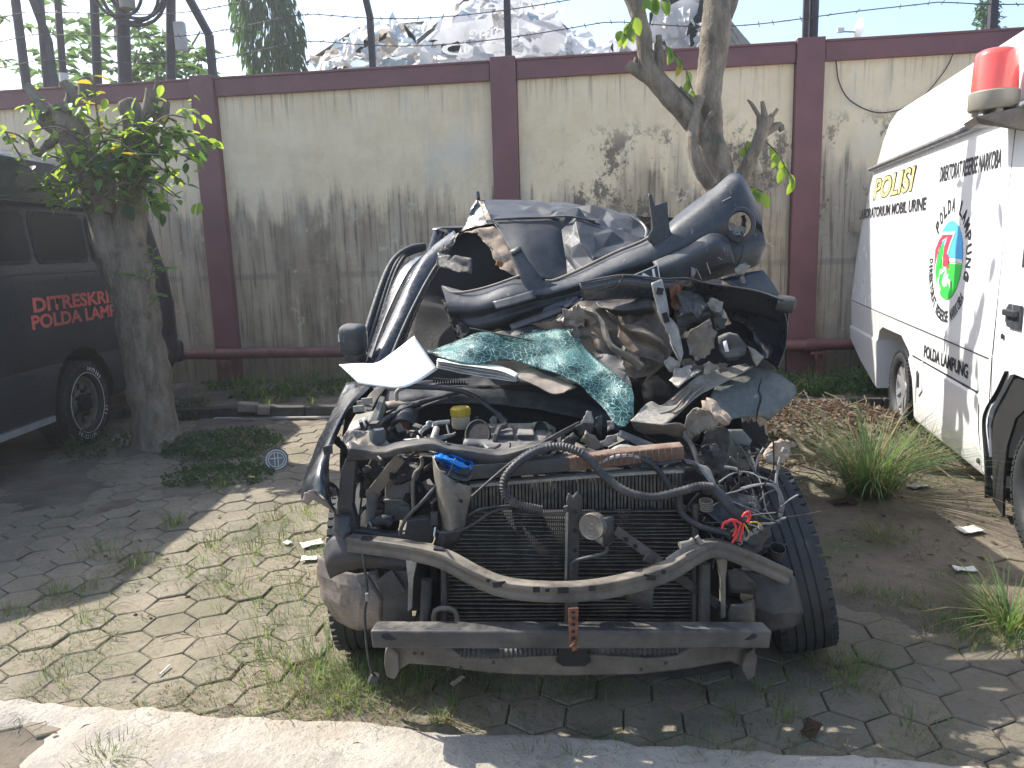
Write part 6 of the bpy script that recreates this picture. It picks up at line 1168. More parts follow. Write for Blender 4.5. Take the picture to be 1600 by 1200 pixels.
for k in range(60):
    px = r_.uniform(540, 700); py = r_.uniform(660, 830); cl.box(W(px, py, r_.uniform(2.62, 2.8)), (r_.uniform(.008, .03), r_.uniform(.008, .03), r_.uniform(.008, .03)), Euler((r_.uniform(-.6, .6), r_.uniform(-.6, .6), r_.uniform(-1, 1))).to_matrix(), r_.randrange(3))
cl.build('engine_clutter', [M['grime_and_shade'], M['hose'], M['core_metal']], wreck, WO, 30)['kind'] = 'stuff'
# ---- cables across the front
tb('conduit', 'hose', [(848, 797, 2.41), (828, 793, 2.41), (806, 787, 2.41), (790, 772, 2.41), (788, 750, 2.42), (806, 726, 2.44), (836, 706, 2.47), (866, 698, 2.48), (892, 701, 2.47), (918, 715, 2.45), (945, 744, 2.43), (976, 767, 2.41), (1017, 777, 2.40), (1058, 769, 2.41), (1092, 760, 2.43), (1112, 761, 2.44)], .0135, n=10, ribs=1)
tb('loom', 'hose', [(1106, 758, 2.46), (1122, 770, 2.44), (1140, 792, 2.41), (1162, 818, 2.40)], [.016, .018, .018, .014]); tb('loom', 'hose', [(1062, 770, 2.46), (1064, 800, 2.46), (1092, 822, 2.44), (1130, 832, 2.42), (1142, 838, 2.4)], .011)
tb('bonnet_cable', 'hose', [(905, 660, 2.60), (860, 684, 2.55), (800, 722, 2.47), (737, 776, 2.42)], .0045); tb('bonnet_cable', 'hose', [(896, 668, 2.60), (850, 694, 2.54), (815, 716, 2.48)], .006)
tb('thin_cable', 'hose', [(796, 793, 2.43), (768, 800, 2.43), (742, 818, 2.43), (716, 830, 2.43), (690, 833, 2.44), (682, 828, 2.44)], .0055); tb('thin_cable', 'hose', [(800, 790, 2.43), (775, 792, 2.43), (748, 796, 2.43), (732, 806, 2.44)], .004)
tb('thin_cable', 'hose', [(683, 757, 2.48), (664, 780, 2.46), (640, 804, 2.46), (628, 822, 2.46), (625, 836, 2.46)], .0065); tb('thin_cable', 'black_plastic', [(712, 716, 2.49), (706, 730, 2.47), (700, 744, 2.46)], .003)
tb('upper_pipe', 'pale_metal', [(952, 716, 2.56), (960, 705, 2.57), (975, 700, 2.57), (1000, 706, 2.55)], .014); tb('upper_pipe', 'aluminium', [(936, 724, 2.50), (960, 714, 2.50), (985, 712, 2.5), (1003, 716, 2.5)], .008)
tb('upper_hose', 'hose', [(1000, 716, 2.50), (1018, 724, 2.49), (1034, 742, 2.48), (1052, 770, 2.48), (1070, 800, 2.48)], .010)
plt('flat_box', 'black_plastic', [(967, 682, 2.58), (971, 672, 2.62), (1036, 699, 2.60), (1032, 714, 2.56)], None, (0, .05, -.01), .005)
plt('flat_box', 'black_plastic', [(1000, 721, 2.51), (1066, 712, 2.51), (1066, 722, 2.50), (1002, 732, 2.50)], None, (0, .02, 0), .003)
# crushed brackets above the radiator
for i, (pts, mt, Y) in enumerate((([(908, 662), (912, 652), (919, 642), (926, 647), (928, 662), (920, 668)], 'pale_metal', 2.66), ([(898, 668), (912, 660), (930, 664), (924, 678), (906, 682)], 'core_metal', 2.64), ([(908, 690), (915, 672), (936, 688), (952, 690), (948, 698), (926, 702)], 'tan_metal', 2.62), ([(930, 668), (936, 650), (942, 652), (940, 684)], 'core_metal', 2.66), ([(950, 660), (962, 656), (960, 670), (948, 676)], 'pale_metal', 2.66), ([(938, 690), (964, 680), (966, 690), (944, 700)], 'pale_metal', 2.60), ([(880, 690), (896, 676), (906, 686), (892, 700)], 'core_metal', 2.64))):
    pa('bent_bracket', mt, pts, Y, 2, .008, 18, i, .006)
# ---- right front: pale ribbed inner panel, torn wing
sh('ribbed_panel', 'pale_metal', [[(985, 657, 2.68), (1015, 627, 2.84), (1034, 632, 2.86), (1066, 608, 2.92), (1098, 584, 2.98), (1164, 567, 3.06)], [(1003, 660, 2.66), (1032, 643, 2.76), (1052, 634, 2.82), (1082, 610, 2.90), (1112, 594, 2.96), (1172, 572, 3.04)], [(1036, 664, 2.62), (1056, 650, 2.72), (1066, 640, 2.80), (1094, 617, 2.88), (1120, 603, 2.94), (1178, 572, 3.03)]], 40, 14, amp=.004, freq=7, seed=8)
for pts in ([(1031, 647, 2.74), (1052, 640, 2.77), (1066, 625, 2.84), (1082, 606, 2.89)], [(1054, 646, 2.71), (1068, 636, 2.78), (1084, 616, 2.86), (1106, 596, 2.93)], [(1050, 626, 2.84), (1075, 604, 2.90)]): tb('pressed_rib', 'tan_metal', pts, .005)
sh('ribbed_panel', 'tan_metal', [[(985, 657, 2.68), (1003, 660, 2.66), (1036, 664, 2.62), (1060, 662, 2.62), (1074, 668, 2.62)], [(990, 672, 2.70), (1010, 680, 2.70), (1036, 678, 2.68), (1056, 682, 2.66), (1074, 684, 2.66)]], 20, 8, amp=.006)
pa('crushed_lump', 'tan_metal', [(1068, 680), (1074, 650), (1090, 638), (1110, 642), (1124, 660), (1118, 672), (1098, 676), (1082, 690)], 2.62, 2, .020, 13, 5, smooth=8); pa('crushed_lump', 'tan_metal', [(1112, 640), (1126, 636), (1142, 655), (1130, 668), (1118, 662)], 2.66, 2, .012, 14, 7, smooth=8)
pa('foam_block', 'headliner', [(1098, 634, 2.66), (1105, 622, 2.70), (1116, 628, 2.70), (1128, 640, 2.68), (1143, 655, 2.64), (1137, 664, 2.62), (1120, 650, 2.62)], None, 2, .008, 20, 2, .004, .02, smooth=10)
sh('torn_wing', 'inner_green', [[(1118, 604, 2.98), (1150, 585, 3.05), (1182, 573, 3.08), (1214, 582, 3.02), (1243, 602, 2.94)], [(1110, 620, 2.92), (1146, 606, 2.97), (1182, 598, 3.0), (1215, 606, 2.97), (1243, 614, 2.92)], [(1118, 634, 2.89), (1150, 626, 2.92), (1184, 622, 2.94), (1208, 628, 2.93), (1230, 632, 2.92)], [(1140, 656, 2.86), (1158, 652, 2.88), (1176, 650, 2.88), (1190, 652, 2.9), (1202, 658, 2.92)]], 36, 22, amp=.006, freq=4, seed=1)
tb('wing_tear', 'grime_and_shade', [(1190, 592, 2.95), (1185, 610, 2.93), (1189, 622, 2.91), (1184, 640, 2.89), (1182, 655, 2.86)], [.002, .004, .005, .004, .003])
plt('jagged_plastic', 'grime_and_shade', [(1157, 656), (1161, 662), (1165, 656), (1170, 663), (1174, 652), (1178, 662), (1182, 656), (1188, 668), (1194, 664), (1196, 678), (1201, 682), (1199, 692), (1193, 697), (1184, 720), (1179, 728), (1171, 709), (1163, 680)], 2.80, (0, .012, 0), .001)
pa('strut_tower', 'inner_green', [(1128, 680), (1140, 672), (1160, 671), (1175, 688), (1167, 704), (1172, 734), (1156, 738), (1140, 730), (1130, 706)], 2.74, 2, .010, 10, 3); pa('strut_tower', 'core_metal', [(1100, 676), (1132, 668), (1142, 690), (1140, 716), (1120, 728), (1098, 706)], 2.72, 2, .014, 12, 6, .008, smooth=8)
mb = MB(); disc(mb, 1160, 700, 2.72, .008, .004); mb.build('tower_hole', M['grime_and_shade'], wreck, WO); mb = MB(); disc(mb, 1162, 715, 2.72, .006, .004); mb.build('tower_hole', M['grime_and_shade'], wreck, WO)
mb = MB(); mb.beam(W(1166, 698, 2.74), W(1178, 728, 2.72), .014, .010); mb.build('wing_stay', M['pale_metal'], wreck, WO, 0)
pa('mount_lump', 'core_metal', [(1098, 700), (1120, 694), (1140, 712), (1136, 740), (1112, 748), (1100, 730)], 2.62, 2, .02, 14, 9, .01, smooth=8)
# taped plug on a stalk and loose wires
tb('wire_stalk', 'grey_wire', [(1219, 714, 2.52), (1214, 738, 2.50), (1213, 757, 2.48), (1220, 776, 2.47), (1222, 790, 2.47), (1219, 808, 2.47)], [.005, .005, .006, .008, .009, .006])
X = pa('taped_plug', 'headliner', [(1195, 713), (1208, 698), (1222, 688), (1240, 691), (1236, 702), (1234, 714), (1224, 724), (1202, 724)], 2.53, 3, .012, 16, 4, .004, .02); pa('plug_end', 'pale_metal', [(1196, 712), (1208, 708), (1214, 718), (1208, 725), (1199, 724)], 2.51, 1, .004, parent=X); mb = MB(); mb.box(W(1226, 704, 2.50), (.022, .012, .018), Euler((0, .4, .2)).to_matrix()); mb.build('plug_contact', M['grey_wire'], X, WO, 0, .003)
for pts, r in (([(1130, 773, 2.44), (1150, 768, 2.44), (1168, 762, 2.44), (1195, 756, 2.45), (1213, 762, 2.46)], .0045), ([(1156, 764, 2.45), (1180, 758, 2.45), (1205, 757, 2.46), (1214, 766, 2.46)], .007), ([(1186, 745, 2.50), (1206, 752, 2.48), (1216, 762, 2.47)], .004), ([(1172, 739, 2.52), (1186, 746, 2.5), (1192, 770, 2.47), (1197, 796, 2.46), (1208, 812, 2.46)], .0035), ([(1247, 773, 2.44), (1232, 782, 2.45), (1220, 792, 2.46)], .0045), ([(1186, 818, 2.42), (1206, 818, 2.43), (1218, 812, 2.45), (1228, 809, 2.45)], .0055), ([(1123, 754, 2.5), (1142, 741, 2.52), (1160, 737, 2.53), (1178, 740, 2.52)], .0045), ([(1132, 730, 2.54), (1150, 733, 2.53), (1157, 742, 2.52)], .009), ([(1179, 738, 2.56), (1184, 716, 2.6), (1193, 700, 2.62)], .005), ([(1126, 776, 2.42), (1160, 790, 2.41), (1186, 800, 2.42), (1200, 812, 2.43)], .003)):
    tb('loose_wire', 'grey_wire', pts, r * .72)
for k in range(6): tb('loose_wire', 'grey_wire', [(1068 + k, 718 + k, 2.52), (1086 + k * 1.5, 722 + k, 2.51), (1098 + k * 2, 738 - k, 2.49), (1112 + k * 1.5, 757 + k, 2.46)], .0032)
tb('loose_wire', 'hose', [(1068, 680, 2.6), (1082, 698, 2.58), (1092, 728, 2.54)], .009); tb('loose_wire', 'hose', [(1092, 770, 2.46), (1075, 790, 2.47), (1080, 800, 2.47)], .004)
for pts in ([(1128, 826), (1132, 816), (1146, 813), (1158, 818)], [(1158, 817), (1152, 834), (1144, 848)], [(1160, 808), (1164, 802), (1171, 800), (1169, 812)], [(1162, 818), (1158, 834), (1156, 846)], [(1146, 814), (1150, 826), (1146, 838)], [(1166, 804), (1172, 806), (1168, 816)], [(1134, 818), (1142, 812), (1152, 814)]): tb('red_wire', 'red_wire', pts, .0042, 2.37)
for i, (pts, mt) in enumerate((([(1164, 820), (1170, 832), (1168, 842)], 'yellow_cap'), ([(1168, 818), (1180, 822), (1188, 828)], 'grey_wire'), ([(1160, 824), (1162, 838), (1158, 850)], 'grey_wire'), ([(1172, 816), (1182, 816), (1190, 822)], 'yellow_cap'), ([(1166, 826), (1176, 834), (1180, 830)], 'grey_wire'), ([(1170, 822), (1164, 834), (1170, 846)], 'hose'))): tb('thin_wire', mt, pts, .003, 2.375)
for px, py in ((1172, 834), (1180, 830), (1164, 842), (1188, 824)): mb = MB(); mb.box(W(px, py, 2.375), (.016, .014, .012), Euler((.3, .5, px)).to_matrix()); mb.build('wire_plug', M['grey_wire'], wreck, WO, 0, .002)
plt('fuse_box', 'black_plastic', [(1103, 800, 2.46), (1124, 784, 2.48), (1186, 784, 2.50), (1190, 796, 2.48), (1166, 812, 2.44), (1150, 824, 2.42), (1128, 822, 2.43)], None, (0, .07, -.03), .006); pa('fuse_lid', 'bumper_plastic', [(1122, 784, 2.50), (1150, 768, 2.54), (1182, 776, 2.54), (1188, 792, 2.49), (1160, 788, 2.47)], None, 1, .004)
fm = MB()
for k in range(5): fm.tube([W(1103, 789 + k * 3 - 6, 2.47) + Vector((.022 * math.cos(a * .524), .018 * math.sin(a * .524), .004 * math.sin(a * .524))) for a in range(13)], .0028, 6)
fm.build('coil_spring', M['tan_metal'], wreck, WO)
pa('bracket_lump', 'core_metal', [(1160, 860), (1168, 842), (1190, 826), (1206, 822), (1208, 838), (1200, 846), (1192, 862), (1176, 872)], 2.46, 2, .012, 13, 2, smooth=10); T = Matrix.Translation(W(1212, 866, 2.50)) @ Vector((.1, -.4, 1)).to_track_quat('Z', 'Y').to_matrix().to_4x4(); mb = MB(); mb.lathe([(.024, -.04), (.028, .03), (.025, .03), (.021, -.03), (.001, -.03)], T, 20); mb.build('open_cup', M['core_metal'], wreck, WO)
sh('splash_shield', 'core_metal', [[(1156, 890, 2.52), (1195, 894, 2.50), (1236, 896, 2.50), (1244, 902, 2.52)], [(1176, 920, 2.49), (1205, 930, 2.47), (1246, 930, 2.48), (1252, 934, 2.50)], [(1180, 950, 2.48), (1210, 960, 2.46), (1252, 956, 2.48), (1257, 958, 2.50)], [(1180, 974, 2.50), (1202, 987, 2.48), (1238, 982, 2.49), (1250, 974, 2.50)]], 24, 22, amp=.003, seed=4, smooth=20, lin=True)
plt('inner_post', 'tan_metal', [(1120, 876), (1138, 870), (1134, 905), (1134, 965), (1126, 968), (1126, 905)], 2.44, (0, .02, 0), .003); pa('shield_bracket', 'dusty_metal', [(1137, 960), (1142, 946), (1176, 942), (1180, 974), (1140, 976)], 2.44, 2, .004); pa('shield_bracket', 'core_metal', [(1136, 892), (1158, 888), (1184, 914), (1180, 930), (1140, 926)], 2.47, 2, .006)
mb = MB(); mb.box((.74, 2.68, .42), (.14, .16, .2)); mb.build('rail_end', M['grime_and_shade'], wreck, WO, 0, .02); mb = MB(); mb.box((-.42, 2.66, .42), (.18, .16, .2)); mb.build('rail_end', M['grime_and_shade'], wreck, WO, 0, .02)
# ---- wheels
def wpart(c, r, w, R3, mat='steel_rim'):
    L = bpy.data.objects.new('wheel', None); C.objects.link(L); L.parent = wreck; L.location = Vector(c) - WO; L.rotation_euler = R3.to_euler(); L.empty_display_size = .1
    wheel('wheel', L, (0, 0, 0), r, w, Matrix.Identity(4), mat, 'plain'); return L
a = W(566, 940, 2.98); wpart((a.x + .02, 3.0, .335), .335, .20, Matrix.Rotation(R_(184), 3, 'Z'))
b = W(1221, 890, 2.88); wpart((b.x, 2.88, .350), .350, .195, Matrix.Rotation(R_(-7), 3, 'Z') @ Matrix.Rotation(R_(-13), 3, 'Y'))
wpart((-.42, 5.3, .335), .335, .215, Matrix.Rotation(R_(184), 3, 'Z')); wpart((1.06, 5.15, .335), .335, .215, Matrix.Rotation(R_(4), 3, 'Z'))
# ---- body shell behind
sh('door_skin', 'black_paint', [[Vector((-.70, 3.28, 1.02)), Vector((-.66, 3.9, 1.05)), Vector((-.60, 4.7, 1.06)), Vector((-.50, 5.6, 1.05))], [Vector((-.76, 3.26, .7)), Vector((-.72, 3.9, .7)), Vector((-.66, 4.7, .7)), Vector((-.54, 5.6, .7))], [Vector((-.72, 3.3, .32)), Vector((-.68, 3.9, .32)), Vector((-.62, 4.7, .32)), Vector((-.52, 5.6, .34))]], 30, 14, amp=.006)
sh('door_skin', 'black_paint', [[Vector((.98, 3.35, .95)), Vector((1.06, 4.2, 1.0)), Vector((1.14, 5.5, 1.03))], [Vector((1.06, 3.3, .62)), Vector((1.12, 4.2, .65)), Vector((1.20, 5.5, .68))], [Vector((1.0, 3.35, .32)), Vector((1.08, 4.2, .32)), Vector((1.16, 5.5, .34))]], 30, 14, amp=.02)
sh('tailgate', 'black_paint', [[Vector((-.50, 5.62, 1.05)), Vector((.35, 5.72, 1.08)), Vector((1.14, 5.55, 1.03))], [Vector((-.52, 5.66, .7)), Vector((.35, 5.80, .7)), Vector((1.18, 5.6, .68))], [Vector((-.50, 5.62, .34)), Vector((.35, 5.74, .34)), Vector((1.14, 5.55, .34))]], 24, 10)
for xs_, nm in (((-.52, -.46, -.36), 1), ((1.14, 1.12, 1.06), -1)):
    sh('side_window', 'dark_glass', [[Vector((xs_[0] - .10 * nm * (1 if nm > 0 else 0), 4.15, 1.04)), Vector((xs_[0], 5.5, 1.04))], [Vector((xs_[1] - .06 * (nm > 0), 4.2, 1.4)), Vector((xs_[1] + .03, 5.3, 1.4))], [Vector((xs_[2], 4.25, 1.70)), Vector((xs_[2] + .03, 5.1, 1.68))]], 10, 8, amp=.006)
    for y0, y1, y2 in ((4.15, 4.2, 4.25), (5.5, 5.3, 5.1)): tb('rear_pillar', 'black_paint', [Vector((xs_[0], y0, 1.02)), Vector((xs_[1], y1, 1.4)), Vector((xs_[2], y2, 1.70))], .045)
mb = MB(); mb.box((.25, 4.5, .38), (1.45, 2.4, .10)); mb.build('floor_pan', M['grime_and_shade'], wreck, WO, 0)
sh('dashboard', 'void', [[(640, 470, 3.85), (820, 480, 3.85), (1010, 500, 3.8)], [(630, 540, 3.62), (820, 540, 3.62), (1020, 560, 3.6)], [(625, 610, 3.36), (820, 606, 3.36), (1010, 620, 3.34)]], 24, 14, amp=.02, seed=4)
for x in (-.22, .55):
    mb = MB(); mb.box((x, 4.15, .62), (.46, .5, .16)); mb.box((x, 4.42, 1.0), (.46, .14, .70), Matrix.Rotation(R_(-14), 3, 'X')); mb.build('seat', M['grime_and_shade'], wreck, WO, 0, .05)
mb = MB(); mb.box((.25, 5.05, .95), (1.2, .16, .62), Matrix.Rotation(R_(-10), 3, 'X')); mb.build('rear_seat', M['grime_and_shade'], wreck, WO, 0, .05)
facets('roof', 'roof_skin', [[(752, 312, 4.36), (838, 314, 4.40), (898, 319, 4.38), (972, 334, 4.25), (1006, 349, 4.10)], [(762, 326, 4.08), (840, 327, 4.10), (900, 332, 4.06), (962, 345, 4.0), (1010, 360, 3.92)], [(769, 343, 3.78), (847, 341, 3.78), (898, 341, 3.76), (952, 356, 3.76), (1006, 370, 3.76)]], 13, 6, .020, 5, .25)
sh('roof_panel', 'roof_skin', [[(769, 343, 3.77), (808, 343, 3.76), (847, 342, 3.77), (892, 340, 3.75)], [(784, 368, 3.68), (822, 372, 3.64), (858, 374, 3.66), (892, 370, 3.72)], [(800, 394, 3.60), (830, 402, 3.56), (868, 406, 3.58), (894, 398, 3.66)], [(820, 420, 3.52), (846, 434, 3.50), (874, 436, 3.51), (898, 426, 3.56)]], 34, 26, amp=.005, freq=4, seed=3, smooth=30)
facets('roof_panel', 'roof_skin', [[(884, 340, 3.75), (910, 343, 3.74), (952, 356, 3.75), (1006, 371, 3.75)], [(880, 366, 3.70), (908, 370, 3.60), (950, 374, 3.64), (998, 378, 3.68)], [(884, 394, 3.64), (906, 396, 3.54), (950, 394, 3.56), (992, 384, 3.6)], [(888, 428, 3.54), (912, 420, 3.48), (950, 408, 3.5), (990, 390, 3.55)]], 7, 5, .016, 9)
tb('roof_crease', 'core_metal', [(769, 343, 3.765), (808, 341, 3.755), (850, 340, 3.765), (888, 338, 3.74), (930, 346, 3.74)], .005)
sh('roof', 'black_paint', [[Vector((-.40, 4.15, 1.70)), Vector((.30, 4.25, 1.77)), Vector((1.06, 4.1, 1.68))], [Vector((-.38, 5.0, 1.70)), Vector((.32, 5.1, 1.74)), Vector((1.08, 5.0, 1.68))], [Vector((-.34, 5.35, 1.60)), Vector((.32, 5.5, 1.62)), Vector((1.06, 5.3, 1.58))]], 24, 16, amp=.02, freq=3)
pa('cabin_shade_sheet', 'void', [(616, 600, 4.0), (640, 490, 4.1), (676, 415, 4.2), (716, 368, 4.25), (758, 348, 4.25), (850, 360, 4.2), (960, 380, 4.2), (1010, 430, 4.1), (1030, 600, 4.0)], None, 2, .01)  # dark sheet put in for the shade inside the cabin
tb('roof_edge', 'pale_metal', [(770, 344, 3.75), (785, 358, 3.72), (796, 375, 3.68), (804, 392, 3.62)], .006); tb('roof_edge', 'pale_metal', [(985, 338, 4.02), (1002, 348, 3.98), (1010, 360, 3.9), (1008, 372, 3.78)], .006)
pa('roof_corner', 'black_paint', [(745, 310, 3.95), (757, 313, 3.93), (766, 338, 3.84), (760, 346, 3.80), (742, 352, 3.82), (719, 361, 3.86), (730, 336, 3.92)], None, 3, .012, 9, 2); pa('roof_corner', 'tan_metal', [(747, 312, 3.90), (756, 314, 3.89), (765, 334, 3.82), (768, 344, 3.76), (760, 344, 3.78), (755, 332, 3.84)], None, 2, .008, 14, 5); tb('aerial_stub', 'black_plastic', [(747, 311, 3.94), (746, 300, 3.95)], [.012, .009])
pa('headliner', 'headliner', [(722, 362, 3.82), (742, 357, 3.76), (769, 352, 3.72), (785, 366, 3.68), (796, 387, 3.64), (806, 406, 3.6), (811, 427, 3.56), (795, 424, 3.57), (780, 418, 3.6), (769, 398, 3.65), (758, 376, 3.7), (742, 363, 3.75)], None, 3, .014, 9, 4); mb = MB(); mb.box(W(780, 412, 3.55), (.03, .012, .025), Euler((0, .3, .2)).to_matrix()); mb.build('amber_clip', M['orange_cap'], wreck, WO, 0, .003)
pa('pillar_trim', 'core_metal', [(683, 394, 3.66), (700, 397, 3.62), (737, 403, 3.55), (737, 427, 3.52), (713, 421, 3.54), (686, 417, 3.6)], None, 3, .012, 12, 7, .008)
pa('pillar_trim', 'tan_metal', [(700, 372, 3.80), (716, 362, 3.82), (718, 366, 3.80), (700, 386, 3.75), (688, 396, 3.70), (690, 388, 3.72)], None, 2, .01, 16, 3, .008)
sh('windscreen_pillar', 'black_paint', [[(573, 578, 3.34), (608, 497, 3.52), (643, 425, 3.68), (672, 388, 3.78), (709, 360, 3.88)], [(582, 578, 3.31), (616, 499, 3.48), (650, 428, 3.63), (678, 393, 3.73), (712, 364, 3.84)], [(598, 578, 3.32), (629, 504, 3.46), (662, 440, 3.60), (687, 404, 3.70), (712, 370, 3.8)], [(622, 574, 3.36), (642, 512, 3.48), (668, 452, 3.60), (690, 416, 3.70), (710, 382, 3.78)]], 40, 14, amp=.002)
tb('windscreen_seal', 'rubber', [(606, 572, 3.30), (634, 506, 3.44), (664, 446, 3.57), (686, 410, 3.68), (700, 392, 3.74)], .010)
for dx, r in ((0, .017), (9, .012), (15, .010)): tb('door_frame', 'rubber', [(556 + dx, 590, 3.42), (566 + dx, 545, 3.50), (582 + dx, 490, 3.62), (602 + dx * .9, 432, 3.78), (618 + dx * .8, 404, 3.88), (640, 389 + dx * .5, 3.96), (664, 384 + dx * .3, 4.0)], r)
sh('door_glass_edge', 'black_paint', [[(560, 590, 3.40), (590, 500, 3.60), (622, 425, 3.78), (650, 400, 3.86)], [(572, 588, 3.36), (602, 500, 3.54), (636, 430, 3.70), (664, 396, 3.80)]], 20, 6)
c = W(552, 530, 3.40); mir = None
mb = MB(); mb.box(c, (.115, .10, .135), Euler((.1, .05, -.25)).to_matrix()); mir = mb.build('door_mirror', M['bumper_plastic'], wreck, WO, 50, .032); mir.modifiers['edge'].segments = 4
mb = MB(); mb.box(W(556, 556, 3.41), (.09, .08, .06), Euler((.1, .25, -.25)).to_matrix()); mb.build('mirror_foot', M['black_plastic'], mir, WO, 50, .02); mb = MB(); mb.box(W(531, 528, 3.39), (.006, .04, .03)); mb.build('mirror_lamp', M['letter_white'], mir, WO, 0)
pa('mirror_base', 'black_paint', [(568, 575, 3.36), (576, 556, 3.38), (584, 562, 3.36), (590, 578, 3.33), (575, 584, 3.33)], None, 1, .003)
# crumpled metal at the right of the cab
facets('crumpled_panel', 'scorched_metal', [[(872, 500, 3.20), (905, 472, 3.20), (948, 466, 3.20), (993, 461, 3.20), (1028, 456, 3.18)], [(880, 509, 3.19), (910, 500, 3.16), (950, 495, 3.14), (995, 490, 3.13), (1034, 498, 3.12)], [(905, 528, 3.16), (930, 525, 3.12), (960, 525, 3.10), (1000, 525, 3.08), (1044, 532, 3.08)], [(930, 536, 3.12), (945, 548, 3.08), (970, 555, 3.05), (1005, 556, 3.04), (1042, 560, 3.06)], [(956, 568, 3.06), (970, 580, 3.02), (988, 592, 3.0), (1008, 586, 3.0), (1030, 576, 3.03)]], 10, 8, .016, 4)
sh('metal_fold', 'tan_metal', [[(906, 474, 3.13), (930, 484, 3.09), (940, 506, 3.05), (948, 534, 3.01), (980, 548, 2.97), (1008, 566, 2.93)], [(910, 481, 3.08), (933, 490, 3.03), (945, 510, 2.99), (956, 537, 2.95), (984, 553, 2.92), (1006, 573, 2.90)], [(913, 490, 3.12), (931, 499, 3.07), (941, 520, 3.03), (952, 546, 2.99), (978, 563, 2.95), (996, 584, 2.94)]], 34, 10, amp=.006, freq=10, seed=1, smooth=20)
sh('metal_fold', 'scorched_metal', [[(946, 480, 3.13), (966, 502, 3.07), (1000, 508, 3.03), (1034, 526, 3.0)], [(958, 492, 3.03), (978, 514, 2.97), (1008, 521, 2.95), (1042, 540, 2.94)], [(966, 512, 3.07), (990, 534, 3.01), (1016, 543, 2.98), (1040, 556, 2.97)], [(968, 526, 3.02), (990, 548, 2.97), (1014, 558, 2.95), (1036, 568, 2.95)]], 30, 20, amp=.008, freq=9, seed=6, smooth=20)
sh('metal_fold', 'core_metal', [[(930, 470, 3.17), (960, 472, 3.14), (1016, 464, 3.12)], [(938, 480, 3.11), (966, 484, 3.07), (1020, 478, 3.07)], [(950, 490, 3.14), (980, 495, 3.12), (1024, 490, 3.10)]], 24, 10, amp=.006, freq=11, seed=2, smooth=20)
pa('rusty_fold', 'rust', [(866, 500, 3.18), (878, 488, 3.16), (897, 479, 3.14), (912, 482, 3.12), (930, 494, 3.10), (934, 506, 3.10), (915, 508, 3.12), (898, 512, 3.14), (880, 508, 3.16)], None, 3, .02, 9, 2, .008); bpy.data.objects['rusty_fold'].data.materials[0] = M['splash']
pa('rusty_fold', 'rust', [(1046, 447), (1062, 444), (1074, 452), (1078, 470), (1064, 490), (1050, 480)], 3.08, 3, .02, 16, 5, .014)
X = pa('crushed_strut', 'pale_metal', [(1018, 442, 3.02), (1034, 435, 3.03), (1041, 463, 3.0), (1046, 494, 2.97), (1058, 508, 2.95), (1064, 530, 2.93), (1068, 552, 2.91), (1064, 566, 2.9), (1057, 552, 2.91), (1046, 530, 2.94), (1036, 506, 2.96), (1027, 485, 2.98), (1022, 461, 3.0)], None, 2, .006, 9, 3, 0, .006)
mb = MB(); mb.box(W(1031, 455, 2.996), (.026, .006, .026), Matrix.Rotation(.2, 3, 'Y')); mb.box(W(1040, 496, 2.962), (.022, .006, .04), Matrix.Rotation(-.3, 3, 'Y')); mb.build('strut_window', M['grime_and_shade'], X, WO, 0)
pa('crumpled_plate', 'tan_metal', [(1074, 530), (1082, 514), (1094, 508), (1110, 498), (1114, 510), (1119, 526), (1117, 544), (1104, 556), (1094, 564), (1080, 553)], 2.96, 2, .014, 9, 8, .004, smooth=10); pa('crumpled_plate', 'core_metal', [(1060, 456, 3.06), (1078, 450, 3.08), (1098, 456, 3.08), (1108, 474, 3.04), (1092, 496, 3.0), (1082, 484, 3.02), (1060, 492, 3.02), (1068, 474, 3.04)], None, 2, .018, 9, 1, .006, smooth=8); pa('crumpled_plate', 'core_metal', [(1058, 492, 3.05), (1086, 490, 3.04), (1112, 484, 3.06), (1120, 500, 3.06), (1080, 512, 3.06), (1064, 530, 3.04)], None, 2, .016, 10, 3, .006, smooth=8)
for k, (px, py, Y, s) in enumerate(((1095, 480, 3.1, 10), (1118, 478, 3.08, 12), (1104, 512, 3.06, 10), (1125, 505, 3.04, 11), (1050, 570, 2.94, 12), (1076, 572, 2.92, 11), (1090, 580, 2.9, 12), (1110, 575, 2.94, 11), (900, 520, 3.08, 9), (940, 470, 3.2, 9), (1066, 590, 2.88, 10), (1128, 575, 2.96, 9))):
    pa('metal_shard', ('core_metal', 'pale_metal', 'dusty_metal')[k % 3], [(px - s, py - s * .4), (px - s * .2, py - s), (px + s, py - s * .5), (px + s * .8, py + s * .6), (px - s * .3, py + s)], Y, 1, .014, 15, k, .008, smooth=0)
pa('motor_dome', 'black_plastic', [(1124, 526, 2.98), (1138, 520, 2.95), (1152, 523, 2.94), (1167, 541, 2.93), (1165, 553, 2.92), (1150, 560, 2.92), (1134, 561, 2.94), (1124, 548, 2.97)], None, 3, .004, 4, 1, 0, .03, 60); pa('dome_label', 'letter_white', [(1130, 534), (1135, 532), (1139, 549), (1133, 550)], 2.905, 0, 0)
pa('white_shard', 'pale_metal', [(1170, 541), (1180, 546), (1194, 558), (1182, 573), (1176, 562)], 2.95, 2, .006)
pa('bent_foot', 'pale_metal', [(1046, 590, 2.86), (1062, 574, 2.9), (1080, 568, 2.92), (1097, 578, 2.9), (1080, 590, 2.86), (1060, 603, 2.82)], None, 3, .012, 12, 3, .006); pa('gap_shade_sheet', 'grime_and_shade', [(990, 560, 3.12), (1060, 530, 3.12), (1160, 500, 3.2), (1215, 560, 3.16), (1180, 640, 3.06), (1100, 660, 2.98), (1010, 640, 3.02)], None, 2, .02)  # last patch is a dark sheet painting shade between crushed parts
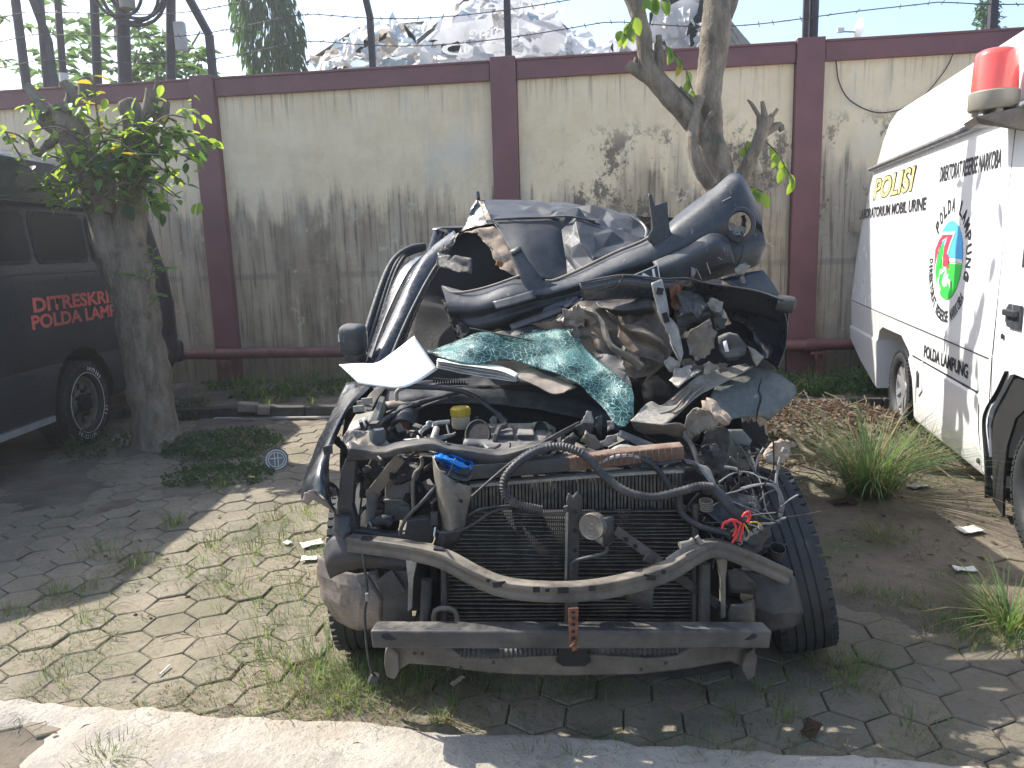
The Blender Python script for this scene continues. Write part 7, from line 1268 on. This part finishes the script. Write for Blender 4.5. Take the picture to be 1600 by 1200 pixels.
# ---- dark flap of bodywork over the crumple, with the concave arch liner
sh('bent_wing', 'black_paint', [[(906, 442, 3.06), (940, 436, 3.08), (974, 430, 3.09), (1010, 434, 3.10), (1041, 437, 3.10), (1074, 436, 3.09), (1107, 444, 3.07), (1179, 455, 3.01), (1226, 470, 2.94)], [(908, 452, 3.05), (940, 447, 3.07), (974, 443, 3.08), (1010, 446, 3.09), (1041, 448, 3.09), (1074, 450, 3.10), (1107, 458, 3.12), (1179, 468, 3.06), (1232, 486, 2.97)], [(910, 470, 3.07), (940, 470, 3.09), (974, 468, 3.12), (1010, 470, 3.13), (1041, 470, 3.13), (1074, 474, 3.15), (1107, 480, 3.16), (1180, 492, 3.14), (1230, 512, 3.02)]], 50, 12, amp=.004, freq=6, seed=2)
tb('wing_lip', 'core_metal', [(906, 442, 3.055), (940, 435, 3.075), (974, 430, 3.085), (1010, 433, 3.095), (1041, 436, 3.095), (1074, 435, 3.085), (1107, 443, 3.065), (1179, 454, 3.005), (1222, 468, 2.94)], .0045); tb('wing_lip', 'core_metal', [(974, 430, 3.08), (968, 442, 3.08), (955, 452, 3.08), (920, 456, 3.07), (908, 470, 3.07)], .004)
sh('arch_liner', 'black_paint', [[(1120, 462, 3.16), (1170, 470, 3.10), (1212, 478, 3.0), (1226, 490, 2.96)], [(1134, 490, 3.22), (1176, 498, 3.18), (1214, 505, 3.06), (1228, 512, 2.98)], [(1150, 515, 3.22), (1184, 530, 3.18), (1212, 540, 3.08), (1224, 545, 3.0)], [(1168, 530, 3.16), (1190, 556, 3.12), (1204, 568, 3.06), (1214, 578, 3.0)]], 26, 22, amp=.006, freq=5, seed=9)
pa('wing_back', 'black_paint', [(1126, 436, 3.3), (1160, 426, 3.3), (1192, 421, 3.28), (1208, 442, 3.24), (1220, 462, 3.2), (1170, 456, 3.24)], None, 2, .006); mb = MB(); T = Matrix.Translation(W(1234, 476, 2.96)) @ Vector((1, -.25, -.15)).to_track_quat('Z', 'Y').to_matrix().to_4x4(); mb.lathe([(.030, -.05), (.034, -.01), (.031, .012), (.02, .022), (.001, .024)], T, 20); mb.build('wing_knob', M['core_metal'], wreck, WO)
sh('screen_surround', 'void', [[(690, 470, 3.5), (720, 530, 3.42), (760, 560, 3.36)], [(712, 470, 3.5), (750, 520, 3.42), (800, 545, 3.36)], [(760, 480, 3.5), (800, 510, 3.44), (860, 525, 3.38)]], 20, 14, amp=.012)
pa('shredded_trim', 'grime_and_shade', [(690, 470, 3.40), (706, 480, 3.36), (722, 500, 3.32), (735, 515, 3.28), (722, 528, 3.26), (708, 520, 3.30), (697, 498, 3.36)], None, 3, .016, 15, 3, .012)

# ================================================================ LOOSE THINGS ON THE WRECK
# front bumper cover thrown over the cab
BO = W(960, 420, 3.3); bc = thing('bumper_cover', BO, 'torn black plastic bumper cover with empty fog lamp hole lying across the crushed cab', 'bumper')
cols = [((690, 446), (713, 530)), ((740, 456), (762, 518)), ((800, 438), (818, 500)), ((850, 440), (870, 482)), ((900, 425), (925, 468)), ((960, 396), (985, 452)), ((1014, 373), (1040, 444)), ((1060, 335), (1095, 442)), ((1112, 296), (1146, 426)), ((1152, 270), (1184, 414)), ((1186, 322), (1197, 392))]
rows = []
for t, dY in ((0, .16), (.07, .05), (.22, .0), (.45, -.025), (.62, .012), (.80, .0), (.93, .03), (1, .11)):
    rows.append([(lerp(a[0], b[0], t), lerp(a[1], b[1], t), 3.30 + dY + .05 * smooth(1100, 1200, a[0]) + .06 * smooth(760, 690, a[0])) for a, b in cols])
cov = sh('cover_shell', 'bumper_plastic', rows, 90, 34, amp=.003, freq=5, parent=bc, org=BO, solid=.006, smooth=40)
fd = ray(1156, 351).normalized(); fc = W(1156, 351, 3.31)
mb = MB(); mb.lathe([(.0005, -.16), (.046, -.16), (.046, .2), (.0005, .2)], Matrix.Translation(fc) @ fd.to_track_quat('Z', 'Y').to_matrix().to_4x4() @ Matrix.Diagonal((1, 1.15, 1, 1)), 28); cu_ = mb.build('cutter', M['seam'], None, None, 0)
md = cov.modifiers.new('hole', 'BOOLEAN'); md.operation = 'DIFFERENCE'; md.object = cu_; md.solver = 'EXACT'; bpy.context.view_layer.update(); apply_mods(cov); bpy.data.objects.remove(cu_); cov.data.shade_smooth(); cov.data.set_sharp_from_angle(angle=R_(40))
T = Matrix.Translation(fc - fd * .02) @ fd.to_track_quat('Z', 'Y').to_matrix().to_4x4() @ Matrix.Diagonal((1, 1.15, 1, 1)); mb = MB(); mb.lathe([(.046, .10), (.045, .0), (.050, -.014), (.062, -.012), (.064, .01)], T, 32); mb.build('lamp_ring', M['bumper_plastic'], bc, BO, 40)
for k, pts in enumerate(([(1142, 346), (1152, 352), (1164, 350), (1166, 362), (1150, 368), (1142, 358)], [(1158, 336), (1166, 340), (1164, 354), (1158, 350)], [(1140, 360), (1156, 362), (1160, 370), (1146, 370)])): pa('lamp_remnant', ('litter_paper', 'grey_wire', 'splash')[k], pts, 3.36, 2, .012, 20, k, .006, parent=bc, org=BO)
pa('cover_tab', 'bumper_plastic', [(797, 393, 3.36), (813, 385, 3.36), (826, 408, 3.33), (850, 440, 3.31), (872, 445, 3.31), (850, 468, 3.29), (828, 460, 3.29), (814, 436, 3.31)], None, 2, .003, 5, 1, 0, .012, 40, bc, BO); pa('cover_tab', 'bumper_plastic', [(797, 393, 3.355), (813, 385, 3.355), (815, 391, 3.34), (800, 399, 3.34)], None, 1, .001, 5, 1, 0, .014, 40, bc, BO)
pa('cover_tab', 'bumper_plastic', [(1013, 302), (1018, 304), (1023, 322), (1034, 318), (1042, 315), (1046, 357), (1052, 372), (1030, 392), (1010, 374), (1020, 356), (1017, 330)], 3.31, 2, .003, 5, 2, 0, .01, 40, bc, BO)
tb('cover_lip_highlight', 'tan_metal', [(852, 439, 3.36), (866, 438, 3.36), (900, 424, 3.36), (960, 395, 3.36), (1012, 372, 3.36), (1020, 350, 3.34), (1015, 304, 3.32)], .007, parent=bc, org=BO); tb('cover_lip_highlight', 'tan_metal', [(694, 449, 3.42), (708, 457, 3.38), (735, 455, 3.36), (770, 446, 3.35), (815, 430, 3.34)], .006, parent=bc, org=BO)  # pale tubes paint the highlight along the lit lip edges
sh('cover_moulding', 'bumper_plastic', [[(1020, 410, 3.27), (1070, 388, 3.26), (1110, 366, 3.25), (1135, 372, 3.26)], [(1026, 424, 3.24), (1076, 404, 3.22), (1118, 384, 3.21), (1142, 390, 3.23)], [(1034, 444, 3.26), (1084, 432, 3.25), (1124, 416, 3.24), (1148, 412, 3.25)]], 24, 14, parent=bc, org=BO, solid=.01, smooth=50)
sh('cover_moulding', 'bumper_plastic', [[(770, 472, 3.26), (800, 464, 3.25), (832, 455, 3.26)], [(776, 484, 3.235), (806, 476, 3.225), (838, 466, 3.235)]], 12, 6, parent=bc, org=BO, solid=.01, smooth=50); sh('cover_moulding', 'bumper_plastic', [[(796, 508, 3.27), (840, 492, 3.26), (880, 478, 3.27)], [(800, 516, 3.24), (846, 500, 3.23), (884, 486, 3.24)]], 12, 6, parent=bc, org=BO, solid=.01, smooth=50)
for k, pts in enumerate(([(1104, 410, 3.2), (1110, 428, 3.2)], [(1088, 420, 3.2), (1096, 436, 3.2)], [(1122, 402, 3.2), (1128, 406, 3.2)], [(1128, 315, 3.31), (1142, 308, 3.31)], [(1104, 338, 3.3), (1128, 330, 3.3), (1150, 320, 3.3)])): tb('scratch', 'pale_metal', pts, .0022, parent=bc, org=BO)
tb('lamp_wire', 'hose', [(1158, 362, 3.28), (1162, 380, 3.27), (1158, 402, 3.27), (1152, 416, 3.27)], .004, parent=bc, org=BO)
for k, pts in enumerate(([(1080, 417), (1088, 420), (1084, 436), (1080, 432)], [(1100, 440), (1114, 436), (1130, 440), (1120, 446)], [(1148, 420), (1160, 412), (1174, 416), (1166, 426), (1152, 432)], [(1156, 432), (1162, 430), (1166, 442), (1160, 444)])): pa('broken_clip', ('pale_metal', 'tan_metal')[k % 2], pts, 3.22, 1, .006, 15, k, .004, parent=bc, org=BO)
# name plate on the cover, mostly hidden by the bent wing
u = (W(1028.5, 416.5, 3.20) - W(1003, 427.5, 3.212)).normalized(); vv = (W(1028.5, 416.5, 3.20) - W(1034, 447, 3.20)).normalized(); nn = u.cross(vv); ph = .075; pw = .30; o_ = W(1028.5, 416.5, 3.20) - u * pw - vv * ph
o_ = o_ + vv * .010
def fr(a, b, out=0): return o_ + u * a + vv * b + nn * out
mb = MB(); mb.plate([fr(0, 0), fr(pw, 0), fr(pw, ph), fr(0, ph)], nn * .004); X = mb.build('name_plate', M['letter_black'], bc, BO, 0)
mb = MB()
for a0, b0, a1, b1 in ((0, 0, pw, .004), (0, ph - .004, pw, ph), (0, 0, .004, ph), (pw - .004, 0, pw, ph)): mb.plate([fr(a0, b0, .0045), fr(a1, b0, .0045), fr(a1, b1, .0045), fr(a0, b1, .0045)], nn * .001)
mb.build('plate_border', M['letter_white'], X, BO, 0)
Mx = Matrix(((u.x, vv.x, nn.x, 0), (u.y, vv.y, nn.y, 0), (u.z, vv.z, nn.z, 0), (0, 0, 0, 1))); Mx.translation = fr(.020, .009, .006) - BO; text_mesh('NISSAN', pw - .038, ph - .018, 'plate_lettering', M['letter_white'], X, Mx, .02, 0)
# shattered windscreen
mb = MB(); GO = W(850, 570, 3.05)
mb.sheet([[(667, 547, 3.12), (705, 535, 3.15), (747, 519, 3.15), (800, 524, 3.18), (850, 516, 3.18), (895, 515, 3.12), (918, 546, 3.02), (948, 574, 2.92), (986, 605, 2.82), (992, 648, 2.72)], [(669, 550, 3.10), (706, 546, 3.06), (747, 542, 3.04), (798, 540, 3.07), (846, 542, 3.05), (888, 556, 2.98), (918, 576, 2.92), (950, 606, 2.84), (978, 634, 2.75), (985, 656, 2.69)], [(671, 553, 3.10), (710, 562, 3.0), (747, 568, 2.98), (790, 558, 3.0), (833, 570, 2.95), (870, 582, 2.9), (906, 600, 2.84), (940, 634, 2.76), (960, 660, 2.68), (976, 666, 2.66)]], 80, 24, .007, 7, 3)
o = mb.build('shattered_windscreen', M['shattered'], None, GO, 40, 0, .004); tag(o, 'sheet of shattered greenish windscreen glass draped over the engine bay', 'windscreen')
pa('glass_backing', 'black_plastic', [(906, 552, 3.06), (930, 548, 3.08), (960, 556, 3.0), (974, 566, 2.96), (988, 606, 2.86), (960, 596, 2.88), (938, 580, 2.94)], None, 2, .01, 9, 2, .006); pa('glass_frame', 'core_metal', [(764, 522, 3.22), (800, 512, 3.24), (834, 506, 3.24), (862, 512, 3.22), (856, 538, 3.14), (820, 528, 3.18), (790, 526, 3.2)], None, 3, .010, 14, 1, .006); pa('glass_frame', 'black_paint', [(830, 504, 3.24), (852, 480, 3.26), (880, 468, 3.28), (905, 462, 3.28), (906, 470, 3.26), (880, 482, 3.24), (862, 500, 3.22)], None, 2, .008, 9, 2, .005)
tb('glass_rim', 'core_metal', [(733, 513, 3.17), (770, 520, 3.16), (820, 530, 3.12), (855, 537, 3.1)], .004)
# white board on the cowl
mb = MB(); PO = W(605, 575, 3.05); mb.sheet([[(530, 570, 3.02), (560, 568, 3.05), (588, 567, 3.07), (612, 552, 3.12), (647, 525, 3.22)], [(545, 584, 2.98), (580, 586, 3.0), (610, 584, 3.02), (632, 574, 3.06), (664, 550, 3.15)], [(560, 599, 2.95), (596, 604, 2.95), (627, 606, 2.95), (652, 597, 2.99), (684, 577, 3.08)]], 30, 14); tag(mb.build('white_card', M['paper'], None, PO, 60, 0, .003), 'bent blank white card lying on the left of the windscreen cowl', 'card')
# paper stack and torn cardboard
so = W(745, 577, 3.0); st = thing('magazine', so, 'crumpled open magazine with grey pages under the shattered glass', 'magazine')
for k in range(7): sh('page', 'pages' if k % 2 else 'litter_paper', [[(684, 560 + k * 1.2, 3.05), (735, 566 + k * 1.6, 3.04), (785, 572 + k * 1.8, 3.0), (812, 584 + k * 1.2, 2.96)], [(682, 563 + k * 1.8, 2.99), (730, 571 + k * 2.2, 2.97), (780, 579 + k * 2.2, 2.94), (806, 590 + k * 1, 2.92)]], 24, 6, amp=.002, freq=11, seed=k, solid=.0008, parent=st, org=so)
mb = MB(); co = W(850, 590, 2.95); mb.sheet([[(790, 572, 3.02), (833, 578, 3.0), (870, 588, 2.94), (902, 602, 2.88)], [(800, 582, 2.95), (836, 592, 2.92), (862, 602, 2.88), (890, 606, 2.85)], [(808, 590, 2.93), (836, 602, 2.89), (866, 613, 2.84), (880, 610, 2.84)]], 24, 14, .01, 8, 5); tag(mb.build('torn_card', M['splash'], None, co, 30, 0, .004), 'torn brown card curling out beneath the shattered glass', 'card')
# blue plastic bag
mb = MB(); bo = W(706, 722, 2.52)
for s in (-1, 1): mb.sheet([[(678, 709, 2.51), (692, 709, 2.51), (712, 715, 2.50), (734, 725, 2.50), (740, 727, 2.5)], [(678, 714, 2.51 + .025 * s), (690, 716, 2.51 + .035 * s), (710, 723, 2.50 + .035 * s), (733, 730, 2.50 + .025 * s), (741, 728, 2.5)], [(681, 719, 2.51), (690, 722, 2.51), (706, 729, 2.50), (730, 737, 2.50), (740, 729, 2.5)]], 40, 16, .008, 22, 4)
tag(mb.build('blue_bag', M['blue_bag'], None, bo, 25), 'crumpled bright blue plastic bag tucked above the radiator', 'plastic bag')
sh('bag_tray', 'black_plastic', [[(680, 722, 2.52), (700, 734, 2.50), (728, 742, 2.49), (738, 732, 2.5)], [(684, 732, 2.49), (704, 744, 2.46), (730, 750, 2.46), (740, 742, 2.48)]], 18, 6, amp=.002)
# ================================================================ THIN HAZE ADDED TO STAND IN FOR LENS GLARE
mb = MB(); mb.box((0, 150, 5.1), (520, 420, 12.8)); hz = mb.build('glare_haze', M['seam'], None, None, 0)
hm = bpy.data.materials.new('glare_haze_air'); hm.use_nodes = True; hm.node_tree.nodes.clear()
hv = hm.node_tree.nodes.new('ShaderNodeVolumePrincipled'); ho = hm.node_tree.nodes.new('ShaderNodeOutputMaterial')
hv.inputs['Color'].default_value = (.93, .96, 1, 1); hv.inputs['Density'].default_value = .0032; hv.inputs['Anisotropy'].default_value = .6
hm.node_tree.links.new(hv.outputs[0], ho.inputs['Volume']); hz.data.materials.clear(); hz.data.materials.append(hm); hz['kind'] = 'stuff'; hz.display_type = 'WIRE'
